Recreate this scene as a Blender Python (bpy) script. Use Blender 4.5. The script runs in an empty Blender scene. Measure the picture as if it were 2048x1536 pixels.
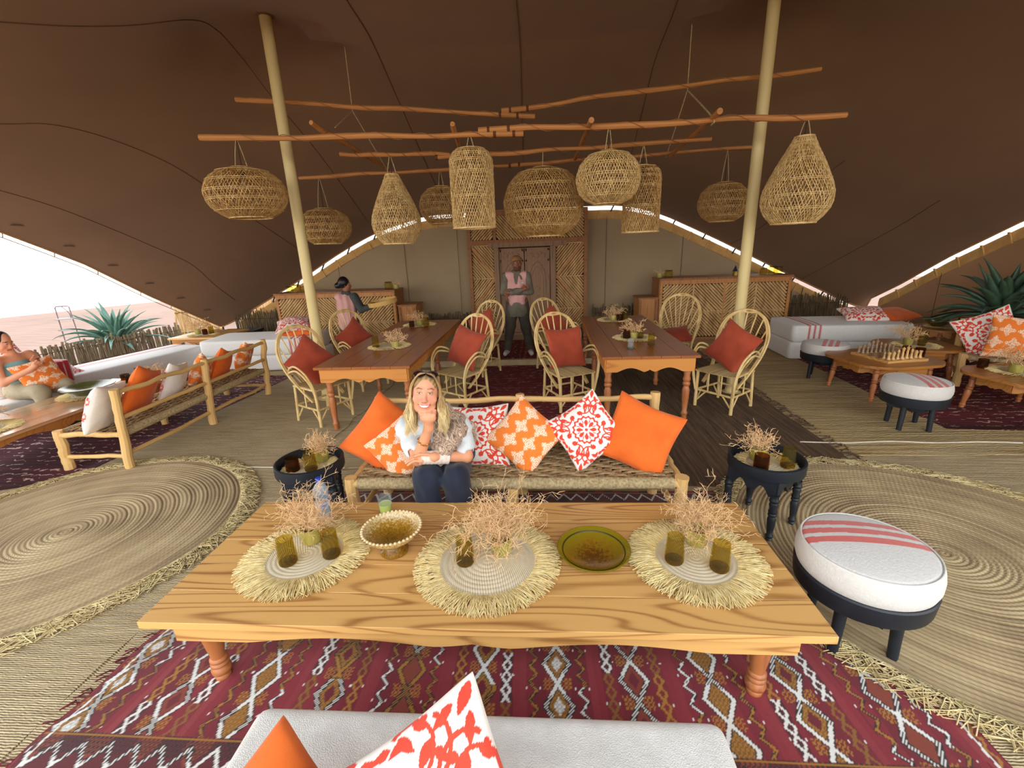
import bpy, math, random
import numpy as np
from mathutils import Vector, Matrix, Euler
R = math.radians
PI = math.pi
scene = bpy.context.scene
COL = scene.collection

# ------------------------------------------------------------------ camera
FPX, PITCH, ROLL, YAW, HCAM = 897.5, .2954, -.0378, -.0723, 1.9
def _axes():
    f = np.array([math.sin(YAW)*math.cos(PITCH), math.cos(YAW)*math.cos(PITCH), -math.sin(PITCH)])
    r = np.array([math.cos(YAW), -math.sin(YAW), 0.]); u = np.cross(r, f)
    c, s = math.cos(ROLL), math.sin(ROLL)
    return c*r+s*u, -s*r+c*u, f
AR, AU, AF = _axes()
cam_d = bpy.data.cameras.new('camera'); cam = bpy.data.objects.new('camera', cam_d); COL.objects.link(cam)
cam_d.sensor_width = 36; cam_d.lens = 36*FPX/2048; cam_d.clip_start = .05; cam_d.clip_end = 2000
cam.matrix_world = Matrix(((AR[0], AU[0], -AF[0], 0), (AR[1], AU[1], -AF[1], 0), (AR[2], AU[2], -AF[2], HCAM), (0, 0, 0, 1)))
scene.camera = cam
def ray(x, y): return AF+AR*(x-1024)/FPX-AU*(y-768)/FPX
def onz(x, y, z=0.):
    d = ray(x, y); return Vector(np.array([0, 0, HCAM])+d*((z-HCAM)/d[2]))
def ony(x, y, Y):
    d = ray(x, y); return Vector(np.array([0, 0, HCAM])+d*(Y/d[1]))
def onx(x, y, X):
    d = ray(x, y); return Vector(np.array([0, 0, HCAM])+d*(X/d[0]))

# ------------------------------------------------------------------ sky, sun, exposure
world = bpy.data.worlds.new('world'); scene.world = world; world.use_nodes = True
wt = world.node_tree; bg = wt.nodes['Background']
tcw = wt.nodes.new('ShaderNodeTexCoord'); sxyz = wt.nodes.new('ShaderNodeSeparateXYZ'); wt.links.new(tcw.outputs['Generated'], sxyz.inputs[0])
crw = wt.nodes.new('ShaderNodeValToRGB'); wt.links.new(sxyz.outputs['Z'], crw.inputs[0])          # hazy desert sky: warm white at the horizon, paler blue overhead
crw.color_ramp.elements[0].color = (1.0, .955, .89, 1); crw.color_ramp.elements[1].color = (.80, .90, 1.0, 1); crw.color_ramp.elements[1].position = .9
wt.links.new(crw.outputs[0], bg.inputs[0]); bg.inputs[1].default_value = 2.3
sun_d = bpy.data.lights.new('sun', 'SUN'); sun = bpy.data.objects.new('sun', sun_d); COL.objects.link(sun)
sun_d.energy = .15; sun_d.angle = R(6); sun_d.color = (1, .93, .82)
sun.rotation_euler = (R(-24), R(-14), 0)
scene.view_settings.view_transform = 'Standard'; scene.view_settings.look = 'None'
scene.view_settings.gamma = 1; scene.view_settings.use_curve_mapping = False
scene.view_settings.exposure = .86
scene.cycles.max_bounces = 7; scene.cycles.diffuse_bounces = 4; scene.cycles.glossy_bounces = 3
scene.cycles.transmission_bounces = 4; scene.cycles.transparent_max_bounces = 10
scene.cycles.use_denoising = True; scene.cycles.caustics_reflective = False; scene.cycles.caustics_refractive = False
scene.cycles.sample_clamp_indirect = 6

# ------------------------------------------------------------------ mesh building
class MB:
    def __init__(s): s.v = []; s.f = []; s.n = 0
    def add(s, verts, faces):
        verts = np.asarray(verts, float).reshape(-1, 3)
        s.v.append(verts); o = s.n; s.n += len(verts)
        s.f.extend([tuple(i+o for i in f) for f in faces]); return s
    def box(s, c, d, rz=0, M=None):
        x, y, z = d[0]/2, d[1]/2, d[2]/2
        P = np.array([[-x, -y, -z], [x, -y, -z], [x, y, -z], [-x, y, -z], [-x, -y, z], [x, -y, z], [x, y, z], [-x, y, z]])
        if M is not None: P = P @ np.array(M.to_3x3()).T
        elif rz: 
            cz, sz = math.cos(rz), math.sin(rz); P = P @ np.array([[cz, sz, 0], [-sz, cz, 0], [0, 0, 1]])
        return s.add(P+np.array(c), [(0, 3, 2, 1), (4, 5, 6, 7), (0, 1, 5, 4), (1, 2, 6, 5), (2, 3, 7, 6), (3, 0, 4, 7)])
    def tube(s, pts, r, n=8, cap=True, flat=None, up=None):
        """swept tube; r scalar or list; flat: ratio of the second axis"""
        P = np.asarray(pts, float); m = len(P)
        rr = np.broadcast_to(np.asarray(r, float), (m,))
        T = np.gradient(P, axis=0); T /= np.linalg.norm(T, axis=1)[:, None]+1e-12
        a = np.array(up if up is not None else ([0, 0, 1] if abs(T[0][2]) < .9 else [1, 0, 0]), float)
        A = np.zeros_like(P); 
        for i in range(m):
            a = a-T[i]*(a@T[i]); a = a/(np.linalg.norm(a)+1e-12); A[i] = a
        B = np.cross(T, A)
        th = np.linspace(0, 2*PI, n, endpoint=False)+PI/n
        c, sn = np.cos(th), np.sin(th)*(flat or 1)
        V = P[:, None]+rr[:, None, None]*(B[:, None]*c[None, :, None]+A[:, None]*sn[None, :, None])
        F = []
        for i in range(m-1):
            for k in range(n):
                k2 = (k+1) % n; F.append((i*n+k, i*n+k2, (i+1)*n+k2, (i+1)*n+k))
        if cap:
            F.append(tuple(range(n-1, -1, -1))); F.append(tuple((m-1)*n+k for k in range(n)))
        return s.add(V.reshape(-1, 3), F)
    def lathe(s, prof, n=24, c=(0, 0, 0), capb=True, capt=True, M=None):
        m = len(prof); th = np.linspace(0, 2*PI, n, endpoint=False)
        P = np.array([[(r*math.cos(t), r*math.sin(t), z) for t in th] for r, z in prof]).reshape(-1, 3)
        if M is not None: P = P @ np.array(M.to_3x3()).T
        P = P+np.array(c)
        F = []
        for i in range(m-1):
            for k in range(n):
                k2 = (k+1) % n; F.append((i*n+k, i*n+k2, (i+1)*n+k2, (i+1)*n+k))
        if capb: F.append(tuple(range(n-1, -1, -1)))
        if capt: F.append(tuple((m-1)*n+k for k in range(n)))
        return s.add(P, F)
    def grid(s, P, wrap_u=False):
        """P: (m,n,3) array"""
        P = np.asarray(P, float); m, n = P.shape[:2]
        idx = np.arange(m*n).reshape(m, n)
        if wrap_u: idx = np.concatenate([idx, idx[:1]], 0)
        F = np.stack([idx[:-1, :-1], idx[1:, :-1], idx[1:, 1:], idx[:-1, 1:]], -1).reshape(-1, 4)
        return s.add(P.reshape(-1, 3), [tuple(q) for q in F.tolist()])
    def prism(s, poly, z0, z1, M=None):
        """extrude a 2D polygon (x,y) along z"""
        n = len(poly)
        P = np.array([(x, y, z0) for x, y in poly]+[(x, y, z1) for x, y in poly], float)
        if M is not None:
            P = np.array([tuple(M @ Vector(p)) for p in P])
        F = [tuple(range(n-1, -1, -1)), tuple(range(n, 2*n))]+[(i, (i+1) % n, n+(i+1) % n, n+i) for i in range(n)]
        return s.add(P, F)
    def mesh(s, name='mesh', angle=35):
        me = bpy.data.meshes.new(name)
        V = np.concatenate(s.v) if s.v else np.zeros((0, 3))
        me.from_pydata(V.tolist(), [], s.f); 
        me.polygons.foreach_set('use_smooth', np.ones(len(me.polygons), bool))
        if angle: me.set_sharp_from_angle(angle=R(angle))
        me.update(); return me
    def build(s, name, mat, parent=None, angle=35, **k):
        return obj(name, s.mesh(name, angle), mat, parent, **k)
def fast_mesh(name, V, Q, smooth=True, angle=None, col=None):
    """numpy quads/tris -> mesh"""
    V = np.asarray(V, np.float32); Q = np.asarray(Q, np.int32); k = Q.shape[1]
    me = bpy.data.meshes.new(name); me.vertices.add(len(V)); me.vertices.foreach_set('co', V.ravel())
    me.loops.add(Q.size); me.loops.foreach_set('vertex_index', Q.ravel())
    me.polygons.add(len(Q)); me.polygons.foreach_set('loop_start', np.arange(0, Q.size, k, dtype=np.int32))
    me.polygons.foreach_set('use_smooth', np.full(len(Q), smooth)); me.update(calc_edges=True)
    if col is not None: set_col(me, col)
    if angle: me.set_sharp_from_angle(angle=R(angle))
    return me
def set_col(me, col):
    col = np.asarray(col, np.float32); a = me.color_attributes.new('Col', 'FLOAT_COLOR', 'POINT')
    c4 = np.ones((len(col), 4), np.float32); c4[:, :3] = col[:, :3]; a.data.foreach_set('color', c4.ravel())
def gridq(m, n, wrap=False):
    idx = np.arange(m*n).reshape(m, n)
    if wrap: idx = np.concatenate([idx, idx[:1]], 0)
    return np.stack([idx[:-1, :-1], idx[1:, :-1], idx[1:, 1:], idx[:-1, 1:]], -1).reshape(-1, 4)
def obj(name, me, mat, parent=None, loc=None, rot=None, M=None):
    o = bpy.data.objects.new(name, me); COL.objects.link(o)
    if mat is not None and me is not None:
        if len(me.materials) == 0: me.materials.append(mat)
    if parent is not None: o.parent = parent
    if loc is not None: o.location = loc
    if rot is not None: o.rotation_euler = rot
    if M is not None: o.matrix_local = M
    return o
def tag(o, label, cat, group=None, kind=None):
    o['label'] = label
    if cat: o['category'] = cat
    if group: o['group'] = group
    if kind: o['kind'] = kind
    return o
def thing(name, label, cat, loc=(0, 0, 0), rz=0, group=None, rot=None):
    o = bpy.data.objects.new(name, None); COL.objects.link(o); o.empty_display_size = .1
    o.location = loc; o.rotation_euler = rot if rot is not None else (0, 0, rz)
    return tag(o, label, cat, group)
def struct(o, label=None):
    o['kind'] = 'structure'
    if label: o['label'] = label
    return o
def dup(root, loc=None, rz=None, label=None, group=None, scale=None):
    def cp(o, parent):
        c = o.copy(); COL.objects.link(c); c.parent = parent
        for ch in o.children: cp(ch, c)
        return c
    r = cp(root, None)
    if loc is not None: r.location = loc
    if rz is not None: r.rotation_euler = (0, 0, rz)
    if scale is not None: r.scale = (scale,)*3
    if label: r['label'] = label
    if group: r['group'] = group
    return r
def spline(pts, n):
    """Catmull-Rom through points, n samples"""
    P = np.asarray(pts, float); P = np.concatenate([2*P[:1]-P[1:2], P, 2*P[-1:]-P[-2:-1]])
    m = len(P)-3; t = np.linspace(0, m-1e-9, n); i = t.astype(int); u = (t-i)[:, None]
    a, b, c, d = P[i], P[i+1], P[i+2], P[i+3]
    return .5*((2*b)+(-a+c)*u+(2*a-5*b+4*c-d)*u*u+(-a+3*b-3*c+d)*u**3)

# ------------------------------------------------------------------ materials
def srgb(r, g, b):
    return tuple((c/255/12.92 if c <= 10 else ((c/255+.055)/1.055)**2.4) for c in (r, g, b))
class NT:
    def __init__(s, name):
        s.m = bpy.data.materials.new(name); s.m.use_nodes = True; s.t = s.m.node_tree
        s.p = s.t.nodes['Principled BSDF']; s.out = s.t.nodes['Material Output']
    def n(s, typ, ins=None, **k):
        x = s.t.nodes.new('ShaderNode'+typ)
        for a, b in k.items(): setattr(x, a, b)
        for a, b in (ins or {}).items(): s.set(x, a, b)
        return x
    def set(s, x, a, b):
        if isinstance(b, bpy.types.NodeSocket): s.t.links.new(b, x.inputs[a])
        elif isinstance(b, tuple) and len(b) == 3 and x.inputs[a].type == 'RGBA': x.inputs[a].default_value = (*b, 1)
        else: x.inputs[a].default_value = b
    def P(s, **k):
        for a, b in k.items(): s.set(s.p, a.replace('_', ' '), b)
        return s
    def coord(s, kind='Object', scale=(1, 1, 1), rot=(0, 0, 0), loc=(0, 0, 0)):
        c = s.n('TexCoord'); m = s.n('Mapping', {'Scale': scale, 'Rotation': rot, 'Location': loc})
        s.t.links.new(c.outputs[kind], m.inputs[0]); return m.outputs[0]
    def math(s, op, a, b=0., c=None):
        x = s.n('Math', operation=op); s.set(x, 0, a); s.set(x, 1, b)
        if c is not None: s.set(x, 2, c)
        return x.outputs[0]
    def noise(s, vec, scale=5., detail=3., rough=.55, w=None):
        x = s.n('TexNoise', {'Scale': scale, 'Detail': detail, 'Roughness': rough})
        if w is not None: x.noise_dimensions = '4D'; s.set(x, 'W', w)
        s.t.links.new(vec, x.inputs['Vector']); return x.outputs['Fac']
    def ramp(s, fac, stops, mode='LINEAR'):
        x = s.n('ValToRGB'); s.t.links.new(fac, x.inputs[0]); e = x.color_ramp.elements; x.color_ramp.interpolation = mode
        while len(e) < len(stops): e.new(.5)
        for i, (p, c) in enumerate(stops): e[i].position = p; e[i].color = (*c, 1)
        return x.outputs[0]
    def mix(s, fac, a, b, blend='MIX'):
        x = s.n('MixRGB', blend_type=blend); s.set(x, 0, fac); s.set(x, 1, a); s.set(x, 2, b); return x.outputs[0]
    def bump(s, h, strength=.3, dist=.01):
        x = s.n('Bump', {'Strength': strength, 'Distance': dist}); s.t.links.new(h, x.inputs['Height'])
        s.t.links.new(x.outputs[0], s.p.inputs['Normal']); return s
    def sep(s, vec):
        x = s.n('SeparateXYZ'); s.t.links.new(vec, x.inputs[0]); return x.outputs
MATS = {}
def simple(name, a, b=None, rough=.6, scale=6., stretch=(1, 1, 1), bump=0., bscale=60., bdist=.004, spec=.4, metal=0., detail=4, sheen=0.):
    if name in MATS: return MATS[name]
    t = NT(name); v = t.coord(scale=stretch)
    b = b or tuple(c*.8 for c in a)
    f = t.noise(v, scale, detail); c = t.ramp(f, [(.3, b), (.7, a)])
    t.P(Base_Color=c, Roughness=rough, Metallic=metal); t.p.inputs['Specular IOR Level'].default_value = spec
    if sheen: t.p.inputs['Sheen Weight'].default_value = sheen
    if bump: t.bump(t.noise(v, bscale, 3), bump, bdist)
    MATS[name] = t.m; return t.m
# ------------------------------------------------------------------ shared materials
def wood(name, light, dark, axis='X', freq=26., stretch=5., rough=.42, amt=1., base_scale=1.0, coat=0.):
    t = NT(name); sc = {'X': (.42, stretch, stretch), 'Y': (stretch, .42, stretch), 'Z': (stretch, stretch, .42)}[axis]
    v = t.coord(scale=tuple(q*base_scale for q in sc)); oi = t.n('ObjectInfo')
    w = t.math('MULTIPLY', oi.outputs['Random'], 37.)
    n1 = t.noise(v, 1.1, 1.2, .45, w=w)
    s = t.math('SINE', t.math('MULTIPLY', n1, freq*8)); s = t.math('MULTIPLY_ADD', s, .5, .5)
    s = t.math('POWER', s, 4.)
    sc2 = {'X': (1.5, 60, 60), 'Y': (60, 1.5, 60), 'Z': (60, 60, 1.5)}[axis]
    fine = t.noise(t.coord(scale=sc2), 1.5, 3., .6, w=w)
    big = t.noise(t.coord(), 1.3, 2., .5, w=w)
    g = t.math('ADD', t.math('MULTIPLY', s, .55*amt), t.math('MULTIPLY', t.math('SUBTRACT', fine, .5), .55))
    g = t.math('ADD', g, t.math('MULTIPLY', t.math('SUBTRACT', big, .5), .5))
    mid = tuple(.6*a+.4*b for a, b in zip(light, dark))
    c = t.ramp(g, [(0., light), (.3, tuple(.85*a+.15*b for a, b in zip(light, dark))), (.55, mid), (1., dark)])
    t.P(Base_Color=c, Roughness=rough); t.p.inputs['Coat Weight'].default_value = coat; t.p.inputs['Coat Roughness'].default_value = .18
    t.bump(g, .12, .002); return t.m
M_PINE = wood('pine_boards', srgb(214, 166, 100), srgb(138, 82, 36), 'X', 13, 4.2, .4, 1.35)
M_PINE_DK = wood('varnished_pine', srgb(176, 118, 58), srgb(106, 60, 24), 'X', 8, 4.5, .34)
M_TABLE = wood('dining_wood', srgb(158, 90, 42), srgb(98, 50, 20), 'Y', 7, 4.5, .32, .7)
M_TABLE_AP = wood('dining_apron_wood', srgb(206, 138, 66), srgb(140, 76, 30), 'X', 8, 4., .35)
M_TURN = wood('turned_leg_wood', srgb(176, 108, 62), srgb(116, 62, 32), 'Z', 8, 5., .38)
M_LOG = wood('peeled_log', srgb(218, 178, 114), srgb(158, 110, 60), 'Z', 5, 7., .6, .6)
M_LOGX = wood('peeled_log_rail', srgb(218, 178, 114), srgb(158, 110, 60), 'X', 5, 7., .6, .6)
M_STICK = wood('eucalyptus_stick', srgb(188, 128, 70), srgb(110, 66, 32), 'X', 5, 8., .6, .8)
M_FRAME = wood('reed_panel_frame', srgb(186, 126, 66), srgb(110, 66, 30), 'Z', 8, 6., .55)
M_FRAME_D = wood('dark_panel_frame', srgb(150, 96, 52), srgb(86, 50, 24), 'Z', 8, 6., .6)
M_DOOR = wood('weathered_door_wood', srgb(150, 118, 92), srgb(84, 60, 44), 'Z', 12, 6., .75)
M_RATTAN = simple('rattan_pole', srgb(232, 208, 150), srgb(196, 160, 96), .5, 14, (1, 1, .4), .15, 40)
M_SEATR = simple('rattan_split', srgb(196, 172, 124), srgb(140, 112, 70), .6, 30, (1, 1, 1), .3, 120)
M_BLACK = simple('black_painted_wood', srgb(34, 40, 48), srgb(22, 27, 34), .45, 5, (1, 1, 1), .2, 40)
M_STRAW = simple('straw_fringe', srgb(246, 228, 172), srgb(222, 194, 128), .7, 40)
M_ROPE = simple('jute_rope', srgb(206, 188, 146), srgb(150, 128, 88), .85, 60, (1, 1, 1), .5, 150)
M_TWIG = simple('dry_twig', srgb(244, 212, 164), srgb(220, 176, 126), .8, 20)
M_WEAVE = simple('woven_rattan', srgb(214, 178, 116), srgb(160, 116, 60), .55, 25)
M_WEAVE_L = simple('woven_rattan_light', srgb(232, 204, 146), srgb(184, 146, 86), .55, 25)
M_WHITE_F = simple('white_wool', srgb(226, 223, 216), srgb(208, 205, 198), .9, 8, (1, 1, 1), .35, 140, .004, sheen=.2)
M_ORANGE = simple('orange_cotton', srgb(232, 112, 34), srgb(214, 92, 20), .85, 5, (1, 1, 1), .2, 240, .002, sheen=.15)
M_RUST = simple('rust_linen', srgb(172, 72, 44), srgb(148, 56, 34), .85, 6, (1, 1, 1), .25, 160, .002, sheen=.15)
M_POLE = simple('cream_pole', srgb(222, 204, 150), srgb(208, 188, 130), .45, 1.2)
M_REED = simple('reed_stalk', srgb(216, 180, 126), srgb(166, 128, 80), .6, 9, (1, 1, .3))
M_REED_D = simple('reed_stalk_dark', srgb(122, 104, 76), srgb(72, 58, 40), .75, 18, (1, 1, .3))  # dark reed tone; shade on the low outside fence is put into it
def glassy(name, col, fac=.78, rough=.06, dark=.35):
    t = NT(name); tr = t.n('BsdfTransparent', {'Color': col})
    t.P(Base_Color=tuple(c*dark for c in col), Roughness=rough); t.p.inputs['Specular IOR Level'].default_value = .6
    mx = t.n('MixShader', {'Fac': fac}); t.t.links.new(t.p.outputs[0], mx.inputs[1]); t.t.links.new(tr.outputs[0], mx.inputs[2])
    t.t.links.new(mx.outputs[0], t.out.inputs[0]); return t.m
M_OLIVE = glassy('olive_glass', srgb(238, 228, 168), .90, .05, .25)
M_OLIVE_B = glassy('olive_glass_base', srgb(230, 216, 140), .92, .05, .2)
M_AMBER = glassy('amber_glass', srgb(206, 164, 118), .85, .06, .12)
M_SMOKE = glassy('smoky_glass', srgb(214, 202, 150), .84, .06, .15)
M_CLEAR = glassy('clear_glass', srgb(246, 250, 250), .92, .03, .8)
M_VASE = simple('mottled_green_ceramic', srgb(206, 196, 110), srgb(150, 140, 52), .3, 12, (1, 1, .5), spec=.5)
def vcol(name, rough=.9, bscale=220., bstr=.25, sheen=.1, dist=.002):
    t = NT(name); a = t.n('VertexColor'); a.layer_name = 'Col'
    v = t.coord(); f = t.noise(v, 60, 3); c = t.mix(.18, a.outputs[0], t.ramp(f, [(.3, (.55, .55, .55)), (.7, (1, 1, 1))]), 'MULTIPLY')
    t.P(Base_Color=c, Roughness=rough); t.p.inputs['Sheen Weight'].default_value = sheen
    t.bump(t.noise(v, bscale, 2), bstr, dist); return t.m
M_PRINT = vcol('printed_cotton'); M_KILIM = vcol('kilim_weave', .95, 300, .5, .15, .003)

# ------------------------------------------------------------------ ground outside and far desert
def sand_mat():
    t = NT('desert_sand'); v = t.coord(scale=(1, 1, 1))
    f = t.noise(v, .35, 5); c = t.ramp(f, [(.3, srgb(122, 94, 80)), (.7, srgb(138, 110, 95))])
    w = t.n('TexWave', {'Scale': .9, 'Distortion': 8., 'Detail': 3.}); w.bands_direction = 'Y'; t.t.links.new(v, w.inputs['Vector'])
    c = t.mix(.12, c, w.outputs['Color'], 'MULTIPLY'); t.P(Base_Color=c, Roughness=.95); t.bump(w.outputs['Fac'], .3, .05); return t.m
M_SAND = sand_mat()
gx = np.concatenate([np.linspace(-60, -8, 60), np.linspace(-7.5, 8, 12), np.linspace(9, 60, 20)]); gy = np.concatenate([np.linspace(-50, -2, 20), np.linspace(-1, 10, 8), np.linspace(11, 60, 40)])
GX, GY = np.meshgrid(gx, gy, indexing='ij')
GZ = -.03-.05*np.sin(GX*.35+GY*.2)*np.clip((np.hypot(GX, GY-4)-11)/8, 0, 1)-.05
dd = np.hypot(GX, GY-4); GZ = GZ-np.clip((dd-26)/25, 0, 1)**1.5*14
struct(obj('ground', fast_mesh('ground', np.stack([GX, GY, GZ], -1).reshape(-1, 3), gridq(*GX.shape)), M_SAND), 'pale pinkish desert sand outside the tent')
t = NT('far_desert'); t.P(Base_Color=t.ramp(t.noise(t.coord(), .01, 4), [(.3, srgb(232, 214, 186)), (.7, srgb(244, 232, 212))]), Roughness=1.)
ang = np.linspace(0, 2*PI, 97)[:-1]; rad = np.array([45, 90, 200, 450, 900, 1500.])
FV = np.array([[(r_*math.cos(a_), r_*math.sin(a_), -11.5+(r_ > 800)*0) for a_ in ang] for r_ in rad])
fq = []
for i in range(len(rad)-1):
    for k in range(96): fq.append((i*96+k, (i+1)*96+k, (i+1)*96+(k+1) % 96, i*96+(k+1) % 96))
struct(obj('terrain', fast_mesh('terrain', FV.reshape(-1, 3), fq), t.m), 'hazy white desert plain far beyond the tent')

# ------------------------------------------------------------------ canopy surface (height field in plan)
X0, X1, Y0, Y1, CS = -7.3, 6.7, -.5, 9.8, .1
cx = np.linspace(X0, X1, int(round((X1-X0)/CS))+1); cy = np.linspace(Y0, Y1, int(round((Y1-Y0)/CS))+1)
CX, CY = np.meshgrid(cx, cy, indexing='ij')
back_pts = [(447, 655), (520, 610), (600, 560), (680, 505), (750, 465), (850, 430), (1000, 420), (1170, 411), (1250, 409), (1320, 425), (1440, 480), (1560, 540), (1710, 612)]
bp = [ony(a, b, Y1) for a, b in back_pts]
zb = np.interp(cx, [p.x for p in bp]+[6.7], [p.z for p in bp]+[.4])
zb = np.convolve(np.pad(zb, 3, 'edge'), np.ones(7)/7, 'valid')
lp = [onx(a, b, X0) for a, b in ((447, 655), (300, 592), (170, 528), (85, 495), (0, 463))]
zl = np.interp(cy, [-2, 2.5, 4.4]+[p.y for p in lp[::-1]], [3.9, 3.6, 2.95]+[p.z for p in lp[::-1]])  # out-of-view front stretch raised to admit more light from the open side
rp = [onx(a, b, X1) for a, b in ((1710, 612), (1800, 568), (1900, 512), (2048, 440))]
zr = np.interp(cy, [-2, 2, 4.8]+[p.y for p in rp[::-1]], [3.7, 3.4, 2.8]+[p.z for p in rp[::-1]])
zr[-1] = zb[-1]; zl[-1] = zb[0]
zf = np.interp(cx, [X0, -4, 0, 3.8, X1], [zl[0], 4.0, 3.85, 4.0, zr[0]])  # unseen front edge, its height shaped to let daylight reach deeper inside
POLES = [(-2.97, 5.7, 4.47), (2.43, 5.7, 4.42)]
CZ = np.full(CX.shape, 3.0); fix = np.zeros(CX.shape, bool)
CZ[0] = zl; CZ[-1] = zr; CZ[:, -1] = zb; CZ[:, 0] = zf; fix[0] = fix[-1] = True; fix[:, 0] = fix[:, -1] = True
for px_, py_, pz_ in POLES:
    d = np.hypot(CX-px_, CY-py_); mk = d < .75; CZ[mk] = pz_-.02-.30*d[mk]; fix |= mk
rid = (np.abs(CY-5.7) < .06) & (CX > -2.5) & (CX < 2.0)
sag = ((CX+.27)/2.4); CZ[rid] = (4.0+.2*sag**2)[rid]; fix |= rid
rid2 = (np.abs(CY-2.4) < .06) & (CX > -5) & (CX < 4.6); CZ[rid2] = 4.1; fix |= rid2
for it in range(2600):
    A = CZ.copy(); A[1:-1, 1:-1] = .25*(CZ[2:, 1:-1]+CZ[:-2, 1:-1]+CZ[1:-1, 2:]+CZ[1:-1, :-2]); CZ = np.where(fix, CZ, A)
def canopy_z(x, y):
    i = np.clip((x-X0)/CS, 0, len(cx)-1.001); j = np.clip((y-Y0)/CS, 0, len(cy)-1.001); a, b = int(i), int(j); u, v = i-a, j-b
    return (CZ[a, b]*(1-u)+CZ[a+1, b]*u)*(1-v)+(CZ[a, b+1]*(1-u)+CZ[a+1, b+1]*u)*v
def canopy_hit(px_, py_):
    d = ray(px_, py_); last = None
    for s_ in np.arange(1., 16, .04):
        p = np.array([0, 0, HCAM])+d*s_
        if not (X0 <= p[0] <= X1 and Y0 <= p[1] <= Y1): 
            if p[1] > Y1 or p[0] < X0 or p[0] > X1: return last
            continue
        if p[2] > canopy_z(p[0], p[1]):
            a_, b_ = s_-.04, s_
            for q in range(14):
                m_ = (a_+b_)/2; p = np.array([0, 0, HCAM])+d*m_
                if p[2] > canopy_z(p[0], p[1]): b_ = m_
                else: a_ = m_
            return p
        last = p
    return None
def canopy_mat():
    t = NT('tent_canvas'); v = t.coord(); f = t.noise(v, .6, 3)
    c = t.ramp(f, [(.3, srgb(118, 89, 64)), (.7, srgb(130, 99, 72))]); t.P(Base_Color=c, Roughness=.85)
    t.p.inputs['Sheen Weight'].default_value = .1; t.bump(t.noise(v, 160, 2), .2, .003); return t.m
M_CANVAS = canopy_mat()
V = np.stack([CX, CY, CZ], -1).reshape(-1, 3)
V2 = V.copy(); V2[:, 2] += .012
nv = len(V); Q = gridq(*CX.shape)
top = obj('ceiling', fast_mesh('ceiling', V, Q), M_CANVAS); struct(top, 'brown stretched tent canvas sweeping from two poles to ground anchors')
M_SEAM = simple('seam_thread', srgb(92, 62, 38), srgb(80, 52, 30), .9)
for k, pl in enumerate([
    [(-420, 20), (-180, 30), (2, 43), (130, 51), (260, 50), (380, 39), (430, 57), (480, 110), (545, 195), (640, 310), (748, 460)],
    [(-400, 230), (-180, 240), (2, 247), (90, 247), (170, 262), (260, 292), (345, 330), (430, 384), (510, 440), (600, 500)],
    [(-300, 300), (-150, 340), (2, 381), (100, 410), (200, 448), (300, 490), (380, 527), (430, 570), (470, 600)],
    [(600, -160), (655, -70), (695, 2), (740, 75), (790, 185), (840, 300), (885, 400)],
    [(1010, -180), (1025, -80), (1033, 2), (1041, 100), (1044, 220), (1047, 340), (1048, 404)],
    [(1420, -150), (1375, -50), (1345, 30), (1310, 120), (1285, 220), (1255, 330), (1215, 400)],
    [(1690, 320), (1600, 390), (1520, 455), (1460, 488)],
    [(1880, 400), (1800, 450), (1700, 505), (1600, 560)]]):
    pts = []
    for a, b in zip(pl[:-1], pl[1:]):
        for s_ in np.linspace(0, 1, 6, endpoint=False): pts.append((a[0]+(b[0]-a[0])*s_, a[1]+(b[1]-a[1])*s_))
    pts = [canopy_hit(*q) for q in spline(pl, 60)]; pts = [p for p in pts if p is not None]
    pts = np.array(pts); pts[:, 2] -= .004
    MB().tube(pts, .0038, 4).build('seam', M_SEAM, top)
# hem along the canopy edges with patches for the ties
hemL = np.array([(X0, y_, z_) for y_, z_ in zip(cy, zl)]); hemB = np.array([(x_, Y1, z_) for x_, z_ in zip(cx, zb)]); hemR = np.array([(X1, y_, z_) for y_, z_ in zip(cy, zr)])
M_HEM = simple('canvas_hem', srgb(176, 136, 92), srgb(156, 116, 76), .85, 4)
for nm, hl in (('hem', hemL), ('hem', hemB), ('hem', hemR)): MB().tube(hl, .018, 6).build(nm, M_HEM, top)
MB().tube(hemL+np.array([-.02, 0, -.07]), .007, 5).build('edge_rope', M_ROPE, top)
for k in range(9):   # reinforcement patches near the left edge
    y_ = 9.1-k*.62; z_ = canopy_z(X0+.22, y_)-.012
    MB().lathe([(.07, 0), (.06, -.003), (.03, -.005), (.001, -.006)], 14, (X0+.25, y_, canopy_z(X0+.25, y_)-.001)).build('patch', M_CANVAS, top)
    i_ = int(np.argmin(abs(cy-y_))); MB().tube([hemL[i_], hemL[i_]+np.array([-.02, 0, -.07])], .008, 5).build('tie', M_ROPE, top)

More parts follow.
